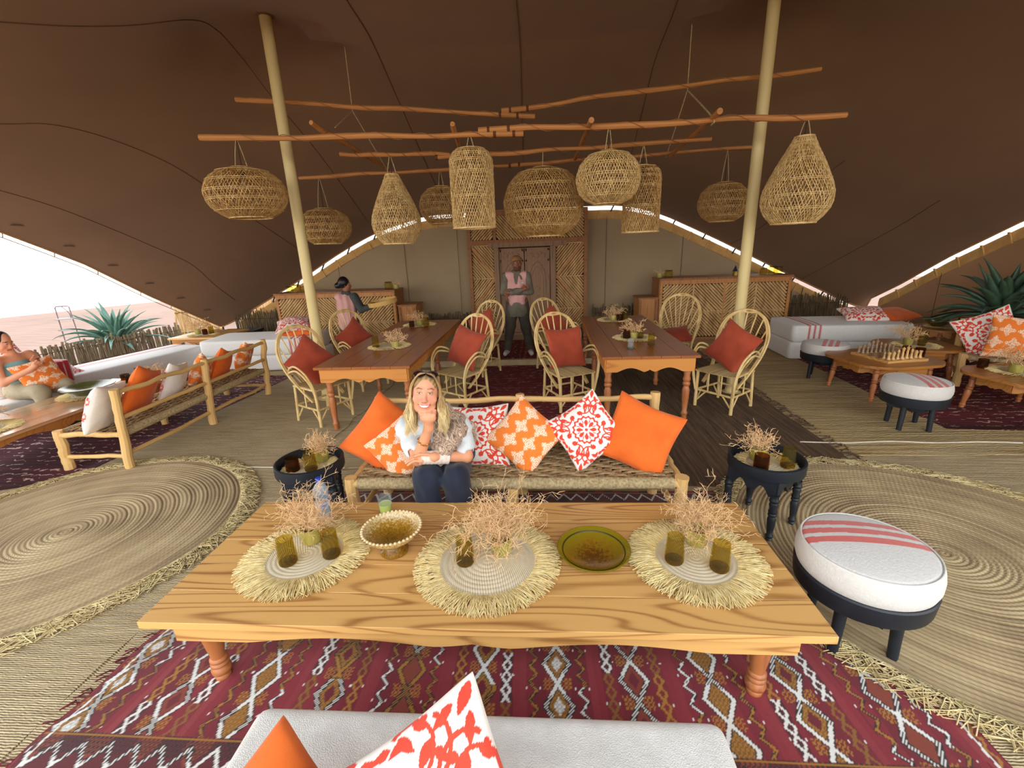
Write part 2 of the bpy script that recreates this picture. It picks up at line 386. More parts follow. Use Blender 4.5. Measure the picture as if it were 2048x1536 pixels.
# ------------------------------------------------------------------ fabric walls
def wall_mat(name, a, b):
    t = NT(name); v = t.coord(); t.P(Base_Color=t.ramp(t.noise(v, .8, 3), [(.3, b), (.7, a)]), Roughness=.9)
    t.bump(t.math('ADD', t.noise(v, 1.6, 2), t.math('MULTIPLY', t.noise(v, 150, 2), .1)), .35, .03); return t.m
M_WALL = wall_mat('wall_fabric', srgb(164, 144, 114), srgb(152, 130, 102)); M_WALLR = wall_mat('wall_fabric_warm', srgb(168, 130, 96), srgb(154, 116, 84))
M_BAND = simple('wall_hem_band', srgb(214, 172, 108), srgb(192, 148, 88), .8, 5)
def fabric_wall(name, path, ztop, nrm, mat, label, band_step=.42):
    """path: (n,2) plan points; ztop: heights"""
    n = len(path); rows = np.linspace(0, 1, 8)
    P = np.array([[(p[0]+nrm[0]*.01*math.sin(i*.21+r*3), p[1]+nrm[1]*.012*math.sin(i*.33+r*2), max(z, .02)*r) for r in rows] for i, (p, z) in enumerate(zip(path, ztop))])
    o = struct(obj(name, fast_mesh(name, P.reshape(-1, 3), gridq(n, 8)), mat), label)
    off = np.array([nrm[0], nrm[1]])*.02
    B = np.array([[(p[0]+off[0]*(1+.6*math.sin(r*3)), p[1]+off[1]*(1+.6*math.sin(r*3)), z+.012-.17*r) for r in (0, .33, .66, 1)] for p, z in zip(path, ztop)])
    obj('hem_band', fast_mesh('hem_band', B.reshape(-1, 3), gridq(n, 4)), M_BAND, o)
    L = np.concatenate([[0], np.cumsum(np.hypot(*np.diff(np.column_stack([path[:, 0]+path[:, 1]*0, ztop]), axis=0).T)+0*path[1:, 0])])
    return o
OB = .10
kx = cx[(cx > -7.0) & (cx < 6.45)]
path = np.column_stack([kx, np.full(len(kx), Y1+.05)]); zt = np.interp(kx, cx, zb)-OB
wb = fabric_wall('wall_back', path, zt, (0, -1), M_WALL, 'beige fabric back wall laced below the canopy edge')
ky = cy[(cy > 1.0) & (cy < 9.6)]
pathr = np.column_stack([np.full(len(ky), X1+.05), ky]); ztr = np.interp(ky, cy, zr)-OB*.9
wr = fabric_wall('wall_right', pathr, ztr, (-1, 0), M_WALLR, 'warm brown fabric side wall under the canopy edge')
tabm = MB().box((0, 0, 0), (.035, .02, .17)).mesh('tab')
for x_ in np.arange(-6.6, 6.3, .37):
    z_ = np.interp(x_, kx, zt); sl = (np.interp(x_+.1, kx, zt)-np.interp(x_-.1, kx, zt))/.2
    o = obj('strap', tabm, M_BAND, wb, (x_, Y1+.005, z_-.08), (0, -math.atan(sl), 0))
lac = MB().box((0, 0, 0), (.03, .012, .16)).mesh('lace')
for x_ in np.arange(-6.6, 6.3, .62):
    z_ = np.interp(x_, kx, zt); obj('lace', lac, M_BLACK, wb, (x_, Y1+.02, z_+.05), (0, .5, 0))
for y_ in np.arange(2., 9.4, .37):
    z_ = np.interp(y_, ky, ztr); sl = (np.interp(y_+.1, ky, ztr)-np.interp(y_-.1, ky, ztr))/.2
    obj('strap', tabm, M_BAND, wr, (X1+.005, y_, z_-.08), (math.atan(sl), 0, PI/2))
for x_ in (-6.0, -4.4, -2.9, -1.75, 1.35, 2.9, 4.2, 5.4):   # vertical seams
    z_ = np.interp(x_, kx, zt); MB().tube([(x_, Y1+.025, .0), (x_, Y1+.025, z_-.1)], .004, 4).build('seam', M_SEAM, wb)
for y_ in (8.2, 6.6, 5.0): z_ = np.interp(y_, ky, ztr); MB().tube([(X1+.025, y_, 0), (X1+.025, y_, z_-.1)], .004, 4).build('seam', M_SEAM, wr)
# anchor ropes at the canopy corners
for nm, p0, p1 in (('ground_anchor', (X0, Y1, zl[-1]), (X0-.5, Y1+.5, -.03)), ('ground_anchor', (X1, Y1, zr[-1]), (X1+.5, Y1+.5, -.03))):
    a = thing(nm, 'rope and webbing anchor holding the canopy corner beside the '+('open side' if p0[0] < 0 else 'brown side wall'), 'anchor', (p0[0], p0[1], 0))
    MB().tube([(0, 0, p0[2]), (p1[0]-p0[0], p1[1]-p0[1], p1[2])], .015, 6).build('rope', M_ROPE, a)
    MB().tube([(0, 0, p0[2]), (.02, -.02, p0[2]-.3)], .02, 6).build('webbing', M_BLACK, a)
    MB().lathe([(.05, p0[2]-.02), (.05, p0[2]+.02)], 12).build('ring', M_BAND, a)

# ------------------------------------------------------------------ floor mats
def straw_mat(name, a, b, c_, sc=1., axis='Y', distort=2.2, dark=.45):
    t = NT(name); v = t.coord()
    st = (.7, 16, 1) if axis == 'Y' else (16, .7, 1)
    f = t.noise(t.coord(scale=st), 1.3*sc, 4., .6); w = t.n('TexWave', {'Scale': 11*sc, 'Distortion': distort, 'Detail': 2.5, 'Detail Scale': 1.2, 'Detail Roughness': .6})
    w.bands_direction = axis; t.t.links.new(v, w.inputs['Vector'])
    c = t.ramp(f, [(.30, c_), (.48, b), (.66, a)]); c = t.mix(dark, c, t.ramp(w.outputs['Fac'], [(0, (.45, .42, .38)), (.5, (1, 1, 1))]), 'MULTIPLY')
    c = t.mix(.3, c, t.ramp(t.noise(v, .7, 2), [(.3, (.62, .6, .56)), (.7, (1, 1, 1))]), 'MULTIPLY')
    t.P(Base_Color=c, Roughness=.9); t.bump(t.math('ADD', w.outputs['Fac'], t.math('MULTIPLY', f, .6)), .55, .012); return t.m
M_FLOOR = straw_mat('straw_floor', srgb(206, 188, 150), srgb(186, 166, 128), srgb(158, 138, 104), 2.6, 'Y', 3.5, .22)
M_FLOOR2 = straw_mat('straw_floor_wavy', srgb(214, 192, 142), srgb(186, 162, 116), srgb(146, 120, 82), 1.1, 'Y', 4.5, .5)
M_BROWNM = straw_mat('brown_palm_mat', srgb(122, 96, 70), srgb(96, 74, 54), srgb(66, 50, 38), 1.6, 'X', .6, .35)
fl = struct(MB().box((-.3, 4.4, -.02), (13.8, 10.8, .04)).build('floor', M_FLOOR), 'straw matting covering the tent floor')
def mat_piece(name, x0, x1, y0, y1, z, mat, parent=None, wob=.02, seed=1):
    rs = np.random.RandomState(seed); nx, ny = max(2, int((x1-x0)/.25)), max(2, int((y1-y0)/.25))
    xs, ys = np.linspace(x0, x1, nx+1), np.linspace(y0, y1, ny+1); A, B = np.meshgrid(xs, ys, indexing='ij')
    A = A+wob*rs.randn(1, ny+1)*((A == x0) | (A == x1)); B = B+wob*rs.randn(nx+1, 1)*((B == y0) | (B == y1))
    Zt = z+.002*rs.rand(nx+1, ny+1)
    V = np.concatenate([np.stack([A, B, Zt], -1).reshape(-1, 3), np.stack([A, B, 0*Zt+.0005], -1).reshape(-1, 3)])
    q = gridq(nx+1, ny+1); n0 = (nx+1)*(ny+1); idx = np.arange(n0).reshape(nx+1, ny+1)
    per = np.concatenate([idx[:, 0], idx[-1, 1:], idx[-2::-1, -1], idx[0, -2::-1]])
    side = np.stack([per[:-1], per[1:], per[1:]+n0, per[:-1]+n0], -1)
    return obj(name, fast_mesh(name, V, np.concatenate([q, side]), True, 40), mat, parent)
for k, (a, b, c, d, m) in enumerate([(-7.2, -2.2, -1, 3.6, M_FLOOR), (-7.2, -2.25, 3.62, 9.6, M_FLOOR), (2.66, 6.6, 3.85, 9.6, M_FLOOR2), (1.7, 6.6, -.9, 3.8, M_FLOOR), (-2.18, 1.68, -.9, 3.6, M_FLOOR), (-2.2, .44, 3.62, 7.2, M_FLOOR)]):
    mat_piece('straw_mat', a, b, c, d, .006, m, fl, .015, k)
struct(mat_piece('brown_mat', .45, 2.69, 3.3, 9.4, .011, M_BROWNM, fl, .012, 9))
fr = MB(); rs = np.random.RandomState(3)
for k in range(240):
    y_ = 3.35+rs.rand()*5; fr.tube([(2.68, y_, .012), (2.74+.05*rs.rand(), y_+.03*rs.randn(), .014), (2.77+.06*rs.rand(), y_+.05*rs.randn(), .008)], .004, 3, False)
o = fr.build('mat_fringe', M_BROWNM, fl); o['kind'] = 'stuff'
# white binding rope lying along the joint between the mats
rp_ = [onz(x_, y_, .012) for x_, y_ in ((1600, 884), (1690, 886), (1780, 883), (1870, 886), (1960, 884), (2045, 886))]
tag(MB().tube(spline([(p.x, p.y, .014) for p in rp_], 60), .006, 5).build('binding_rope', simple('white_rope', srgb(226, 220, 206), srgb(190, 180, 160), .9)), 'thin white rope lying along the seam of the straw mats', 'rope')
cp_ = [onz(x_, y_, .012) for x_, y_ in ((430, 934), (560, 935), (690, 936))]
tag(MB().tube(spline([(p.x, p.y, .014) for p in cp_], 20), .005, 5).build('floor_cord', simple('white_rope', (1, 1, 1))), 'thin white cord crossing the floor behind the round tray table beside the rope seat', 'cord')
# door platform
pl = struct(MB().box((-.4, 8.55, .05), (3.6, 2.5, .10)).build('floor_platform', M_FLOOR), 'low straw covered step in front of the carved door')
MB().box((-.4, 7.29, .05), (3.6, .03, .105)).build('step_edge', simple('pale_step_edge', srgb(196, 176, 138), srgb(170, 150, 112), .7, 8), pl)
# ------------------------------------------------------------------ fast strands
def strands(C, r, n=3, seed=0, flat=1.):
    """C: (S,m,3) polylines -> triangular tubes (verts, quads)"""
    C = np.asarray(C, float); S, m = C.shape[:2]; T = np.gradient(C, axis=1); T /= np.linalg.norm(T, axis=2, keepdims=True)+1e-9
    ref = np.random.RandomState(seed).randn(S, 1, 3); A = np.cross(T, ref); A /= np.linalg.norm(A, axis=2, keepdims=True)+1e-9; B = np.cross(T, A)
    r = np.broadcast_to(np.asarray(r, float), (S, m))
    th = np.linspace(0, 2*PI, n, endpoint=False)
    V = C[:, :, None]+r[:, :, None, None]*(A[:, :, None]*np.cos(th)[None, None, :, None]+B[:, :, None]*(np.sin(th)*flat)[None, None, :, None])
    idx = np.arange(S*m*n).reshape(S, m, n); i2 = np.roll(idx, -1, 2)
    Q = np.stack([idx[:, :-1], i2[:, :-1], i2[:, 1:], idx[:, 1:]], -1).reshape(-1, 4)
    return V.reshape(-1, 3), Q
def strands_mesh(name, C, r, n=3, seed=0, flat=1.): 
    V, Q = strands(C, r, n, seed, flat); return fast_mesh(name, V, Q)

# ------------------------------------------------------------------ large kilim below the low table
def tri(x): return 2*np.abs((x % 1.)-.5)           # 0..1 triangle
def kilim_cols(s, t, W, L):
    red = np.array(srgb(130, 32, 44)); red2 = np.array(srgb(150, 64, 64)); dred = np.array(srgb(104, 22, 35)); wht = np.array(srgb(226, 224, 218)); must = np.array(srgb(164, 112, 36)); blk = np.array(srgb(46, 34, 34)); rust = np.array(srgb(150, 74, 40))
    P = .352; c = (s+.09)/P; i = np.floor(c).astype(int); x = (c-i-.5)*P
    tone = (np.sin(i*12.9898)*43758.5) % 1; tone2 = (np.sin(np.floor(s/.055)*78.233)*43758.5) % 1
    col = dred[None]*(1-tone2[:, None])+red[None]*tone2[:, None]
    gap = np.abs(x) > .145; col = np.where(gap[:, None], red[None]*.55+red2[None]*.45*tone[:, None]+red[None]*.45*(1-tone[:, None]), col)
    def put(m, k): col[m] = k
    chk = ((np.floor(s/.0095)+np.floor(t/.0095)) % 2) == 0
    ph = i*.37; Td = .205; z = tri(t/Td+ph); A = .062
    inside = np.abs(x) < A*z-.012; put(inside & (i % 3 != 1), must); put(inside & (i % 3 != 1) & chk, blk*.5+must*.5); put(inside & (i % 3 == 1), rust*.5+dred*.5)
    core = np.abs(x) < A*z-.036; put(core & (i % 3 == 0), wht); put(core & (i % 3 == 0) & chk, wht*.6); put(core & (i % 2 == 1), dred)
    outc = (np.abs(x) > A*z) & (np.abs(x) < .066); put(outc & chk & (z < .3), must)
    d = np.abs(np.abs(x)-A*z); seg = (np.floor(t/(Td*1.5)+i*.5) % 4) == 3
    put(d < .015, blk); put((d < .0095) & ~seg, wht); put((d < .0095) & seg, must); put((d < .0095) & (((s/.0125+t/.0125) % 1) < .22), blk*.8)
    for sg in (-1, 1):
        xx = x-sg*.113; ev = (i % 2 == 0)
        zz = .017*(tri(t/.082+.3*sg)-.5)*2; dz = np.abs(xx-zz); sw = (np.floor(t/.25+i*.7+sg) % 3)
        put(ev & (dz < .011), blk); put(ev & (dz < .007) & (sw == 0), wht); put(ev & (dz < .007) & (sw != 0), must); put(ev & (dz < .007) & (((s+t)/.011 % 1) < .25), blk)
        ax = np.abs(np.abs(xx)-.02*tri(t/.062)); od = ~ev & (np.abs(xx) < .026)
        put(od & (sw == 0), blk*.6+dred*.4); put(od & (ax < .0065) & (sw == 0), wht); put(od & (ax < .0065) & (sw != 0), must); put(od & (ax < .0065) & (sw == 2), must*.6+blk*.4)
        dot = (np.abs(xx) < .034) & (np.abs(xx) > .027) & ((t/.2+i*.3) % 1 < .06); put(dot, wht)
    for e, tt in ((0, t), (1, L-t)):
        b = tt < .185; put(b, (red*.45+blk*.3))
        q = (np.floor(s/.11) % 2) == 0; put(b & q & (tt > .07+.06*tri(s/.11)), rust*.55+dred*.45); put(b & chk & (tt > .1), blk)
        dz = np.abs(tt-.055-.085*tri(s/.115)); put(b & (dz < .019), blk); put(b & (dz < .0125), wht); put(b & (dz < .0125) & ((s/.0125 % 1) < .2), blk)
        g = (np.abs(tt-.035) < .004) | (np.abs(tt-.175) < .004); put(g, must)
        tooth = tt < .02; put(tooth & ((s/.16) % 1 < .5), blk); put(tooth & ((s/.16) % 1 >= .5), red)
    sd = np.minimum(s, W-s); put((sd < .012), red); put(np.abs(sd-.04-.006*tri(t/.06)) < .005, wht)
    return col
def kilim(name, FL, FR, BL, BR, res, label, z=.012):
    FL, FR, BL, BR = [np.array(q, float) for q in (FL, FR, BL, BR)]; W = np.linalg.norm(FR-FL); L = np.linalg.norm(BL-FL)
    m, n = int(W/res), int(L/res); a, b = np.meshgrid(np.linspace(0, 1, m), np.linspace(0, 1, n), indexing='ij')
    P = FL*((1-a)*(1-b))[..., None]+FR*(a*(1-b))[..., None]+BL*((1-a)*b)[..., None]+BR*(a*b)[..., None]
    jx = .004*np.sin(P[..., 1]*9+P[..., 0]*2); edge = .008*np.sin(P[..., 1]*14)*((a < .02) | (a > .98))
    Z = z+.0025*np.sin(P[..., 0]*5+1.3*np.sin(P[..., 1]*4))+.0015*np.sin(P[..., 1]*17)
    Vt = np.stack([P[..., 0]+edge, P[..., 1], Z], -1).reshape(-1, 3)
    col = kilim_cols((a*W+jx).ravel(), (b*L).ravel(), W, L)
    sk = np.arange(m*n).reshape(m, n); per = np.concatenate([sk[:, 0], sk[-1, 1:], sk[-2::-1, -1], sk[0, -2::-1]]); n0 = len(Vt)
    low = Vt[per].copy(); low[:, 2] = .001; V = np.concatenate([Vt, low]); k = np.arange(len(per)-1)
    side = np.stack([per[:-1], per[1:], n0+k+1, n0+k], -1)
    return tag(obj(name, fast_mesh(name, V, np.concatenate([gridq(m, n), side]), col=np.concatenate([col, col[per]])), M_KILIM), label, 'rug')
kl = kilim('kilim_rug', (-2.14, 1.08), (1.72, 1.08), (-1.92, 3.22), (1.46, 3.22), .0062, 'dark red flatwoven rug with white zigzag and diamond bands below the long low table')
fr = []; rs = np.random.RandomState(5)
for k in range(260):
    x_ = -2.14+rs.rand()*3.86; fr.append([(x_, 1.085, .012), (x_+.01*rs.randn(), 1.05, .014), (x_+.02*rs.randn(), 1.02-.02*rs.rand(), .008)])
for k in range(60):
    y_ = 1.1+rs.rand()*2; x_ = -2.14+(y_-1.08)/2.14*.22; fr.append([(x_+.005, y_, .012), (x_-.02, y_+.01*rs.randn(), .013), (x_-.035-.03*rs.rand(), y_-.03*rs.rand(), .008)])
fo = obj('fringe', strands_mesh('fringe', fr, .0035), simple('red_wool_fringe', srgb(120, 30, 44), srgb(80, 20, 30), .95), kl); fo['kind'] = 'stuff'
# striped kilims elsewhere (narrow bands)
def striped(name, axis, seed, a, b, c_, wht=.16):
    t = NT(name); st = (.35, 30, 1) if axis == 'Y' else (30, .35, 1)
    f = t.noise(t.coord(scale=st, loc=(seed, seed*2, 0)), 1., 4, .7); c = t.ramp(f, [(.35, c_), (.5, b), (.62, a)])
    v2 = t.coord(scale=(1, 1, 1), loc=(seed, seed, 0)); w = t.n('TexWave', {'Scale': 3.2, 'Distortion': 5., 'Detail': 3., 'Detail Scale': 4.}); w.bands_direction = axis; t.t.links.new(v2, w.inputs['Vector'])
    msk = t.math('MULTIPLY', t.math('GREATER_THAN', w.outputs['Fac'], .93), t.math('GREATER_THAN', t.noise(v2, 9, 2), .5))
    c = t.mix(t.math('MULTIPLY', msk, wht*4), c, srgb(206, 180, 166)); t.P(Base_Color=c, Roughness=.95); t.bump(f, .4, .006); return t.m
def flat_rug(name, quad, mat, label, z=.012):
    FL, FR, BR, BL = [np.array(q, float) for q in quad]; m, n = 24, 24; a, b = np.meshgrid(np.linspace(0, 1, m), np.linspace(0, 1, n), indexing='ij')
    P = FL*((1-a)*(1-b))[..., None]+FR*(a*(1-b))[..., None]+BL*((1-a)*b)[..., None]+BR*(a*b)[..., None]
    Z = z+.003*np.sin(P[..., 0]*4+P[..., 1]*3); V = np.stack([P[..., 0], P[..., 1], Z], -1).reshape(-1, 3)
    sk = np.arange(m*n).reshape(m, n); per = np.concatenate([sk[:, 0], sk[-1, 1:], sk[-2::-1, -1], sk[0, -2::-1]]); low = V[per].copy(); low[:, 2] = z-.011; k = np.arange(len(per)-1)
    side = np.stack([per[:-1], per[1:], len(V)+k+1, len(V)+k], -1)
    return tag(obj(name, fast_mesh(name, np.concatenate([V, low]), np.concatenate([gridq(m, n), side])), mat), label, 'rug')
flat_rug('aisle_rug', [(-1.05, 4.35), (.62, 4.35), (.55, 7.22), (-1.1, 7.22)], striped('aisle_kilim', 'Y', 3, srgb(126, 34, 40), srgb(100, 20, 30), srgb(66, 12, 20), .1), 'narrow dark red striped runner in the aisle between the dining tables', .018)
flat_rug('door_rug', [(-.95, 7.36), (.05, 7.36), (.0, 8.9), (-.85, 8.9)], striped('door_kilim', 'X', 8, srgb(140, 30, 32), srgb(104, 18, 24), srgb(60, 12, 18), .1), 'red runner on the step in front of the carved door', .113)
kr = [onz(*q) for q in ((1672, 738), (1945, 857), (2300, 850), (1830, 672))]
flat_rug('lounge_rug', [(4.02, 4.42), (6.3, 4.2), (6.4, 8.6), (4.15, 8.4)], striped('lounge_kilim', 'Y', 5, srgb(120, 28, 40), srgb(92, 16, 28), srgb(56, 10, 20), .22), 'dark red rug with broken white stripes below the chess table')
t_ = striped('bench_kilim', 'Y', 9, srgb(104, 40, 52), srgb(78, 26, 38), srgb(44, 20, 28), .3)
flat_rug('sidebench_rug', [(-6.9, 2.5), (-4.35, 3.4), (-4.1, 6.9), (-6.6, 6.9)], t_, 'dark plum rug with white zigzag bands below the log framed bench')

# ------------------------------------------------------------------ round braided rugs
def round_rug(name, c, rad, label, seed, fringe=1500):
    rs = np.random.RandomState(seed); o = thing(name, label, 'rug', (c[0], c[1], .007))
    t = NT(name+'_braid'); v = t.coord(); s_ = t.sep(v); ang = t.math('ARCTAN2', s_[1], s_[0]); rr = t.n('VectorMath', operation='LENGTH'); t.t.links.new(v, rr.inputs[0])
    rv = rr.outputs['Value']; n1 = t.noise(v, 1.8, 4); ringf = t.math('MULTIPLY', rv, 1/.028)
    w = t.n('TexWhiteNoise', noise_dimensions='1D'); t.t.links.new(t.math('FLOOR', ringf), w.inputs['W'])
    braid = t.math('SINE', t.math('ADD', t.math('MULTIPLY', t.math('MULTIPLY', ang, rv), 210.), t.math('MULTIPLY', t.math('FLOOR', t.math('MULTIPLY', ringf, 2)), 3.14)))
    c_ = t.ramp(t.math('ADD', t.math('MULTIPLY', n1, .75), t.math('MULTIPLY', w.outputs['Value'], .25)), [(.28, srgb(142, 120, 90)), (.5, srgb(176, 154, 116)), (.75, srgb(204, 184, 142))])
    c_ = t.mix(.16, c_, t.ramp(t.math('MULTIPLY_ADD', braid, .5, .5), [(0, (.5, .48, .45)), (.6, (1, 1, 1))]), 'MULTIPLY')
    t.P(Base_Color=c_, Roughness=.9); t.bump(braid, .2, .004)
    nr = int(rad/.028); prof = []
    for i in range(nr):
        for q in range(4): prof.append(((i+q/4)*.028+.0005, .011+.006*abs(math.sin(PI*q/4))**.7+.0015*math.sin(i*1.7)))
    prof.append((nr*.028, .001)); n = 144; th = np.linspace(0, 2*PI, n, endpoint=False); pr = np.array(prof)
    wob = 1+.012*np.sin(3*th+seed)+.008*np.sin(5*th+2*seed)
    V = np.stack([pr[:, :1]*np.cos(th)*wob, pr[:, :1]*np.sin(th)*wob, np.repeat(pr[:, 1:], n, 1)+.004*np.sin(4*th[None]+pr[:, :1]*7)*np.minimum(1, pr[:, :1])], -1).transpose(1, 0, 2)
    obj('braided_disc', fast_mesh('braided_disc', V.reshape(-1, 3), gridq(n, len(prof), True)[:, ::-1]), t.m, o)
    C = []
    for k in range(fringe):
        a = rs.rand()*2*PI; r0 = rad*(1+.012*math.sin(3*a+seed)+.008*math.sin(5*a+2*seed))-.03; a2 = a+.05*rs.randn(); l = .09+.07*rs.rand(); side = .05*rs.randn()
        C.append([(r0*math.cos(a), r0*math.sin(a), .014), ((r0+l*.35)*math.cos(a2), (r0+l*.35)*math.sin(a2), .02+.01*rs.rand()), ((r0+l*.7)*math.cos(a2+side), (r0+l*.7)*math.sin(a2+side), .012+.012*rs.rand()), ((r0+l)*math.cos(a2+side*2), (r0+l)*math.sin(a2+side*2), .006+.008*rs.rand())])
    f = obj('fringe', strands_mesh('fringe', C, .0032, 3, seed), simple('straw_rug_fringe', srgb(228, 210, 160), srgb(190, 168, 118), .9, 12), o); f['kind'] = 'stuff'
    return o
round_rug('round_rug', (-3.52, 2.62), 1.16, 'large round braided straw rug with fringe beside the log framed bench', 1)
round_rug('round_rug', (2.42, 2.47), 1.2, 'large round braided straw rug with fringe under the black drum stool', 2)
# ------------------------------------------------------------------ turned legs and tables
def turned(h, r):
    """profile of a turned leg, foot at 0, top at h"""
    q = [(0, .55), (.02, .75), (.07, .78), (.09, .6), (.12, .95), (.17, 1.0), (.20, .8), (.215, .72), (.235, .92), (.26, .92), (.28, .72), (.30, .9), (.33, .9), (.35, .7), (.40, .72), (.55, .92), (.68, 1.06), (.76, .98), (.80, .7), (.82, .98), (.85, .98), (.87, .72), (.90, 1.0), (.94, 1.0), (.96, .85), (1., .85)]
    return [(r*b, h*a) for a, b in q]
def slim_turned(h, r):
    q = [(0, .6), (.03, .8), (.06, .6), (.09, .9), (.12, .9), (.14, .65), (.30, .85), (.48, 1.02), (.54, .7), (.56, 1.0), (.59, 1.0), (.61, .75), (.63, 1.), (.66, 1.), (.70, .8), (.80, 1.05), (.84, .8), (.86, 1.1), (.90, 1.1), (.92, .9), (1., .95)]
    return [(r*b, h*a) for a, b in q]
def scallop(L, h0, h1, n=64):
    """lower outline of an apron: heights below the top, along 0..L"""
    pts = []
    for i in range(n+1):
        s = i/n; m = abs(2*s-1)
        if m > .75: z = h0
        elif m > .13: z = h0-(h0-h1)*math.sin(PI*(m-.13)/.62)**1.1
        else: z = h0-(h0-h1)*.55*(1-m/.13)**1.6
        pts.append((s*L, -z))
    return pts
def apron(mb, p0, p1, th, ztop, h0, h1, ang):
    L = math.dist(p0, p1); low = scallop(L, h0, h1); poly = [(0, 0)]+low+[(L, 0)]
    d = Vector((p1[0]-p0[0], p1[1]-p0[1], 0)).normalized(); M = Matrix(((d.x, 0, -d.y, p0[0]), (d.y, 0, d.x, p0[1]), (0, 1, 0, ztop), (0, 0, 0, 1)))
    mb.prism(poly, -th/2, th/2, M); return mb
def table(name, label, cat, x0, x1, y0, y1, h, top_t, planks, along, m_top, m_ap, m_leg, leg_r, legs, inset, apr, group=None, prof=turned, breadboard=False):
    o = thing(name, label, cat, ((x0+x1)/2, (y0+y1)/2, 0), group=group); W, D = x1-x0, y1-y0
    for k in range(planks):
        if along == 'X':
            a = -D/2+D*k/planks; b = a+D/planks; c, d = (0, (a+b)/2, h-top_t/2), (W, b-a-.003, top_t)
        else:
            a = -W/2+W*k/planks; b = a+W/planks; c, d = ((a+b)/2, 0, h-top_t/2), (b-a-.003, D, top_t)
        mb = MB().box((0, 0, 0), d); p = mb.build('plank', m_top, o, loc=c)
        bv = p.modifiers.new('bevel', 'BEVEL'); bv.width = min(.0018, top_t*.3); bv.segments = 2
    h0, h1 = apr; ix, iy = inset
    X, Y = W/2-ix, D/2-iy
    for p0, p1 in (((-X, -Y), (X, -Y)), ((X, Y), (-X, Y)), ((X, -Y), (X, Y)), ((-X, Y), (-X, -Y))):
        apron(MB(), p0, p1, .03, h-top_t, h0, h1, 0).build('apron', m_ap, o, angle=20)
    me = MB().lathe(prof(h-top_t-.01, leg_r), 20).mesh('leg', 50)
    for lx, ly in legs: obj('leg', me, m_leg, o, (lx*X*.96, ly*(Y-leg_r*1.15), 0))
    return o
LT = table('low_table', 'long low pine table on short turned legs set with three fringed mats', 'table', -1.758, 1.121, 1.438, 2.389, .42, .036, 5, 'X', M_PINE, M_PINE, M_TURN, .043, [(-.955, -1), (.955, -1), (-.955, 1), (.955, 1)], (.115, .055), (.102, .068))
TZ = .42
# ------------------------------------------------------------------ fringed straw table mats
def mat_meshes(name, r_in, r_out, nf, seed, rings=9):
    rs = np.random.RandomState(seed); pr = []
    for i in range(rings):
        for q in range(5): pr.append(((i+q/5)*r_in/rings+.0006, .006+.003*abs(math.sin(PI*q/5))**.7))
    pr.append((r_in, .001)); disc = MB().lathe(pr[::-1], 64, capb=False).mesh(name+'_disc', 0)
    C = []
    for k in range(nf):
        a = rs.rand()*2*PI; l = (r_out-r_in)*(.75+.4*rs.rand()); da = .035*rs.randn(); db = .07*rs.randn()*(l/.1); h = .010*rs.rand(); r0 = r_in-.012
        f = lambda rr, aa, z: (rr*math.cos(aa), rr*math.sin(aa), z)
        C.append([f(r0, a, .008), f(r0+l*.35, a+da*.6, .008+h), f(r0+l*.7, a+da+db*.3, .006+h*1.2), f(r0+l, a+da+db*.7, .004+h*rs.rand())])
    return disc, strands_mesh(name+'_fringe', C, .0023, 3, seed)
def braid_mat():
    t = NT('braided_straw'); v = t.coord(); s_ = t.sep(v); ang = t.math('ARCTAN2', s_[1], s_[0]); rr = t.n('VectorMath', operation='LENGTH'); t.t.links.new(v, rr.inputs[0])
    b = t.math('SINE', t.math('ADD', t.math('MULTIPLY', t.math('MULTIPLY', ang, rr.outputs['Value']), 520.), t.math('MULTIPLY', rr.outputs['Value'], 260.)))
    c = t.ramp(t.math('ADD', t.math('MULTIPLY_ADD', b, .25, .25), t.math('MULTIPLY', t.noise(v, 8, 3), .5)), [(.15, srgb(180, 162, 130)), (.5, srgb(208, 194, 164)), (.8, srgb(226, 214, 188))]); t.P(Base_Color=c, Roughness=.85); t.bump(b, .25, .003); return t.m
M_BRAID = braid_mat()
MATM = {'L': mat_meshes('mat_large', .245, .36, 1500, 1), 'M': mat_meshes('mat_medium', .198, .325, 1300, 2), 'S': mat_meshes('mat_small', .17, .27, 420, 3, 7), 'T': mat_meshes('mat_tray', .13, .20, 420, 4, 6)}
def placemat(size, loc, label, group, rz=0, sc=1.):
    o = thing('placemat', label, 'placemat', loc, rz, group); o.scale = (sc,)*3
    obj('braided_centre', MATM[size][0], M_BRAID, o); f = obj('fringe', MATM[size][1], M_STRAW, o); f['kind'] = 'stuff'; return o
# ------------------------------------------------------------------ twigs, vases and glasses
def twig_mesh(name, seed, n0, H, spread, rad=.0016, depth=4):
    rs = np.random.RandomState(seed); C = []; 
    def grow(p, d, l, lev):
        q = [p]; 
        for i in range(3):
            d = d+.28*rs.randn(3); d[2] += .06 if lev < 2 else .0; d /= np.linalg.norm(d); q.append(q[-1]+d*l/3)
        C.append(q)
        if lev < depth:
            for k in range(2 if lev else 3):
                j = rs.randint(1, 4); e = d+.75*rs.randn(3); e /= np.linalg.norm(e); grow(q[j], e, l*(.55+.25*rs.rand()), lev+1)
    for k in range(n0):
        a = rs.rand()*2*PI; e = rs.rand()**.6*spread; d = np.array([math.cos(a)*e, math.sin(a)*e, 1.]); d /= np.linalg.norm(d); grow(np.array([.025*math.cos(a)*rs.rand(), .025*math.sin(a)*rs.rand(), 0]), d, H*(.34+.2*rs.rand()), 0)
    C = np.array(C); r = np.full((len(C), 4), rad); r[:, -1] *= .6; return strands_mesh(name, C, r, 3, seed)
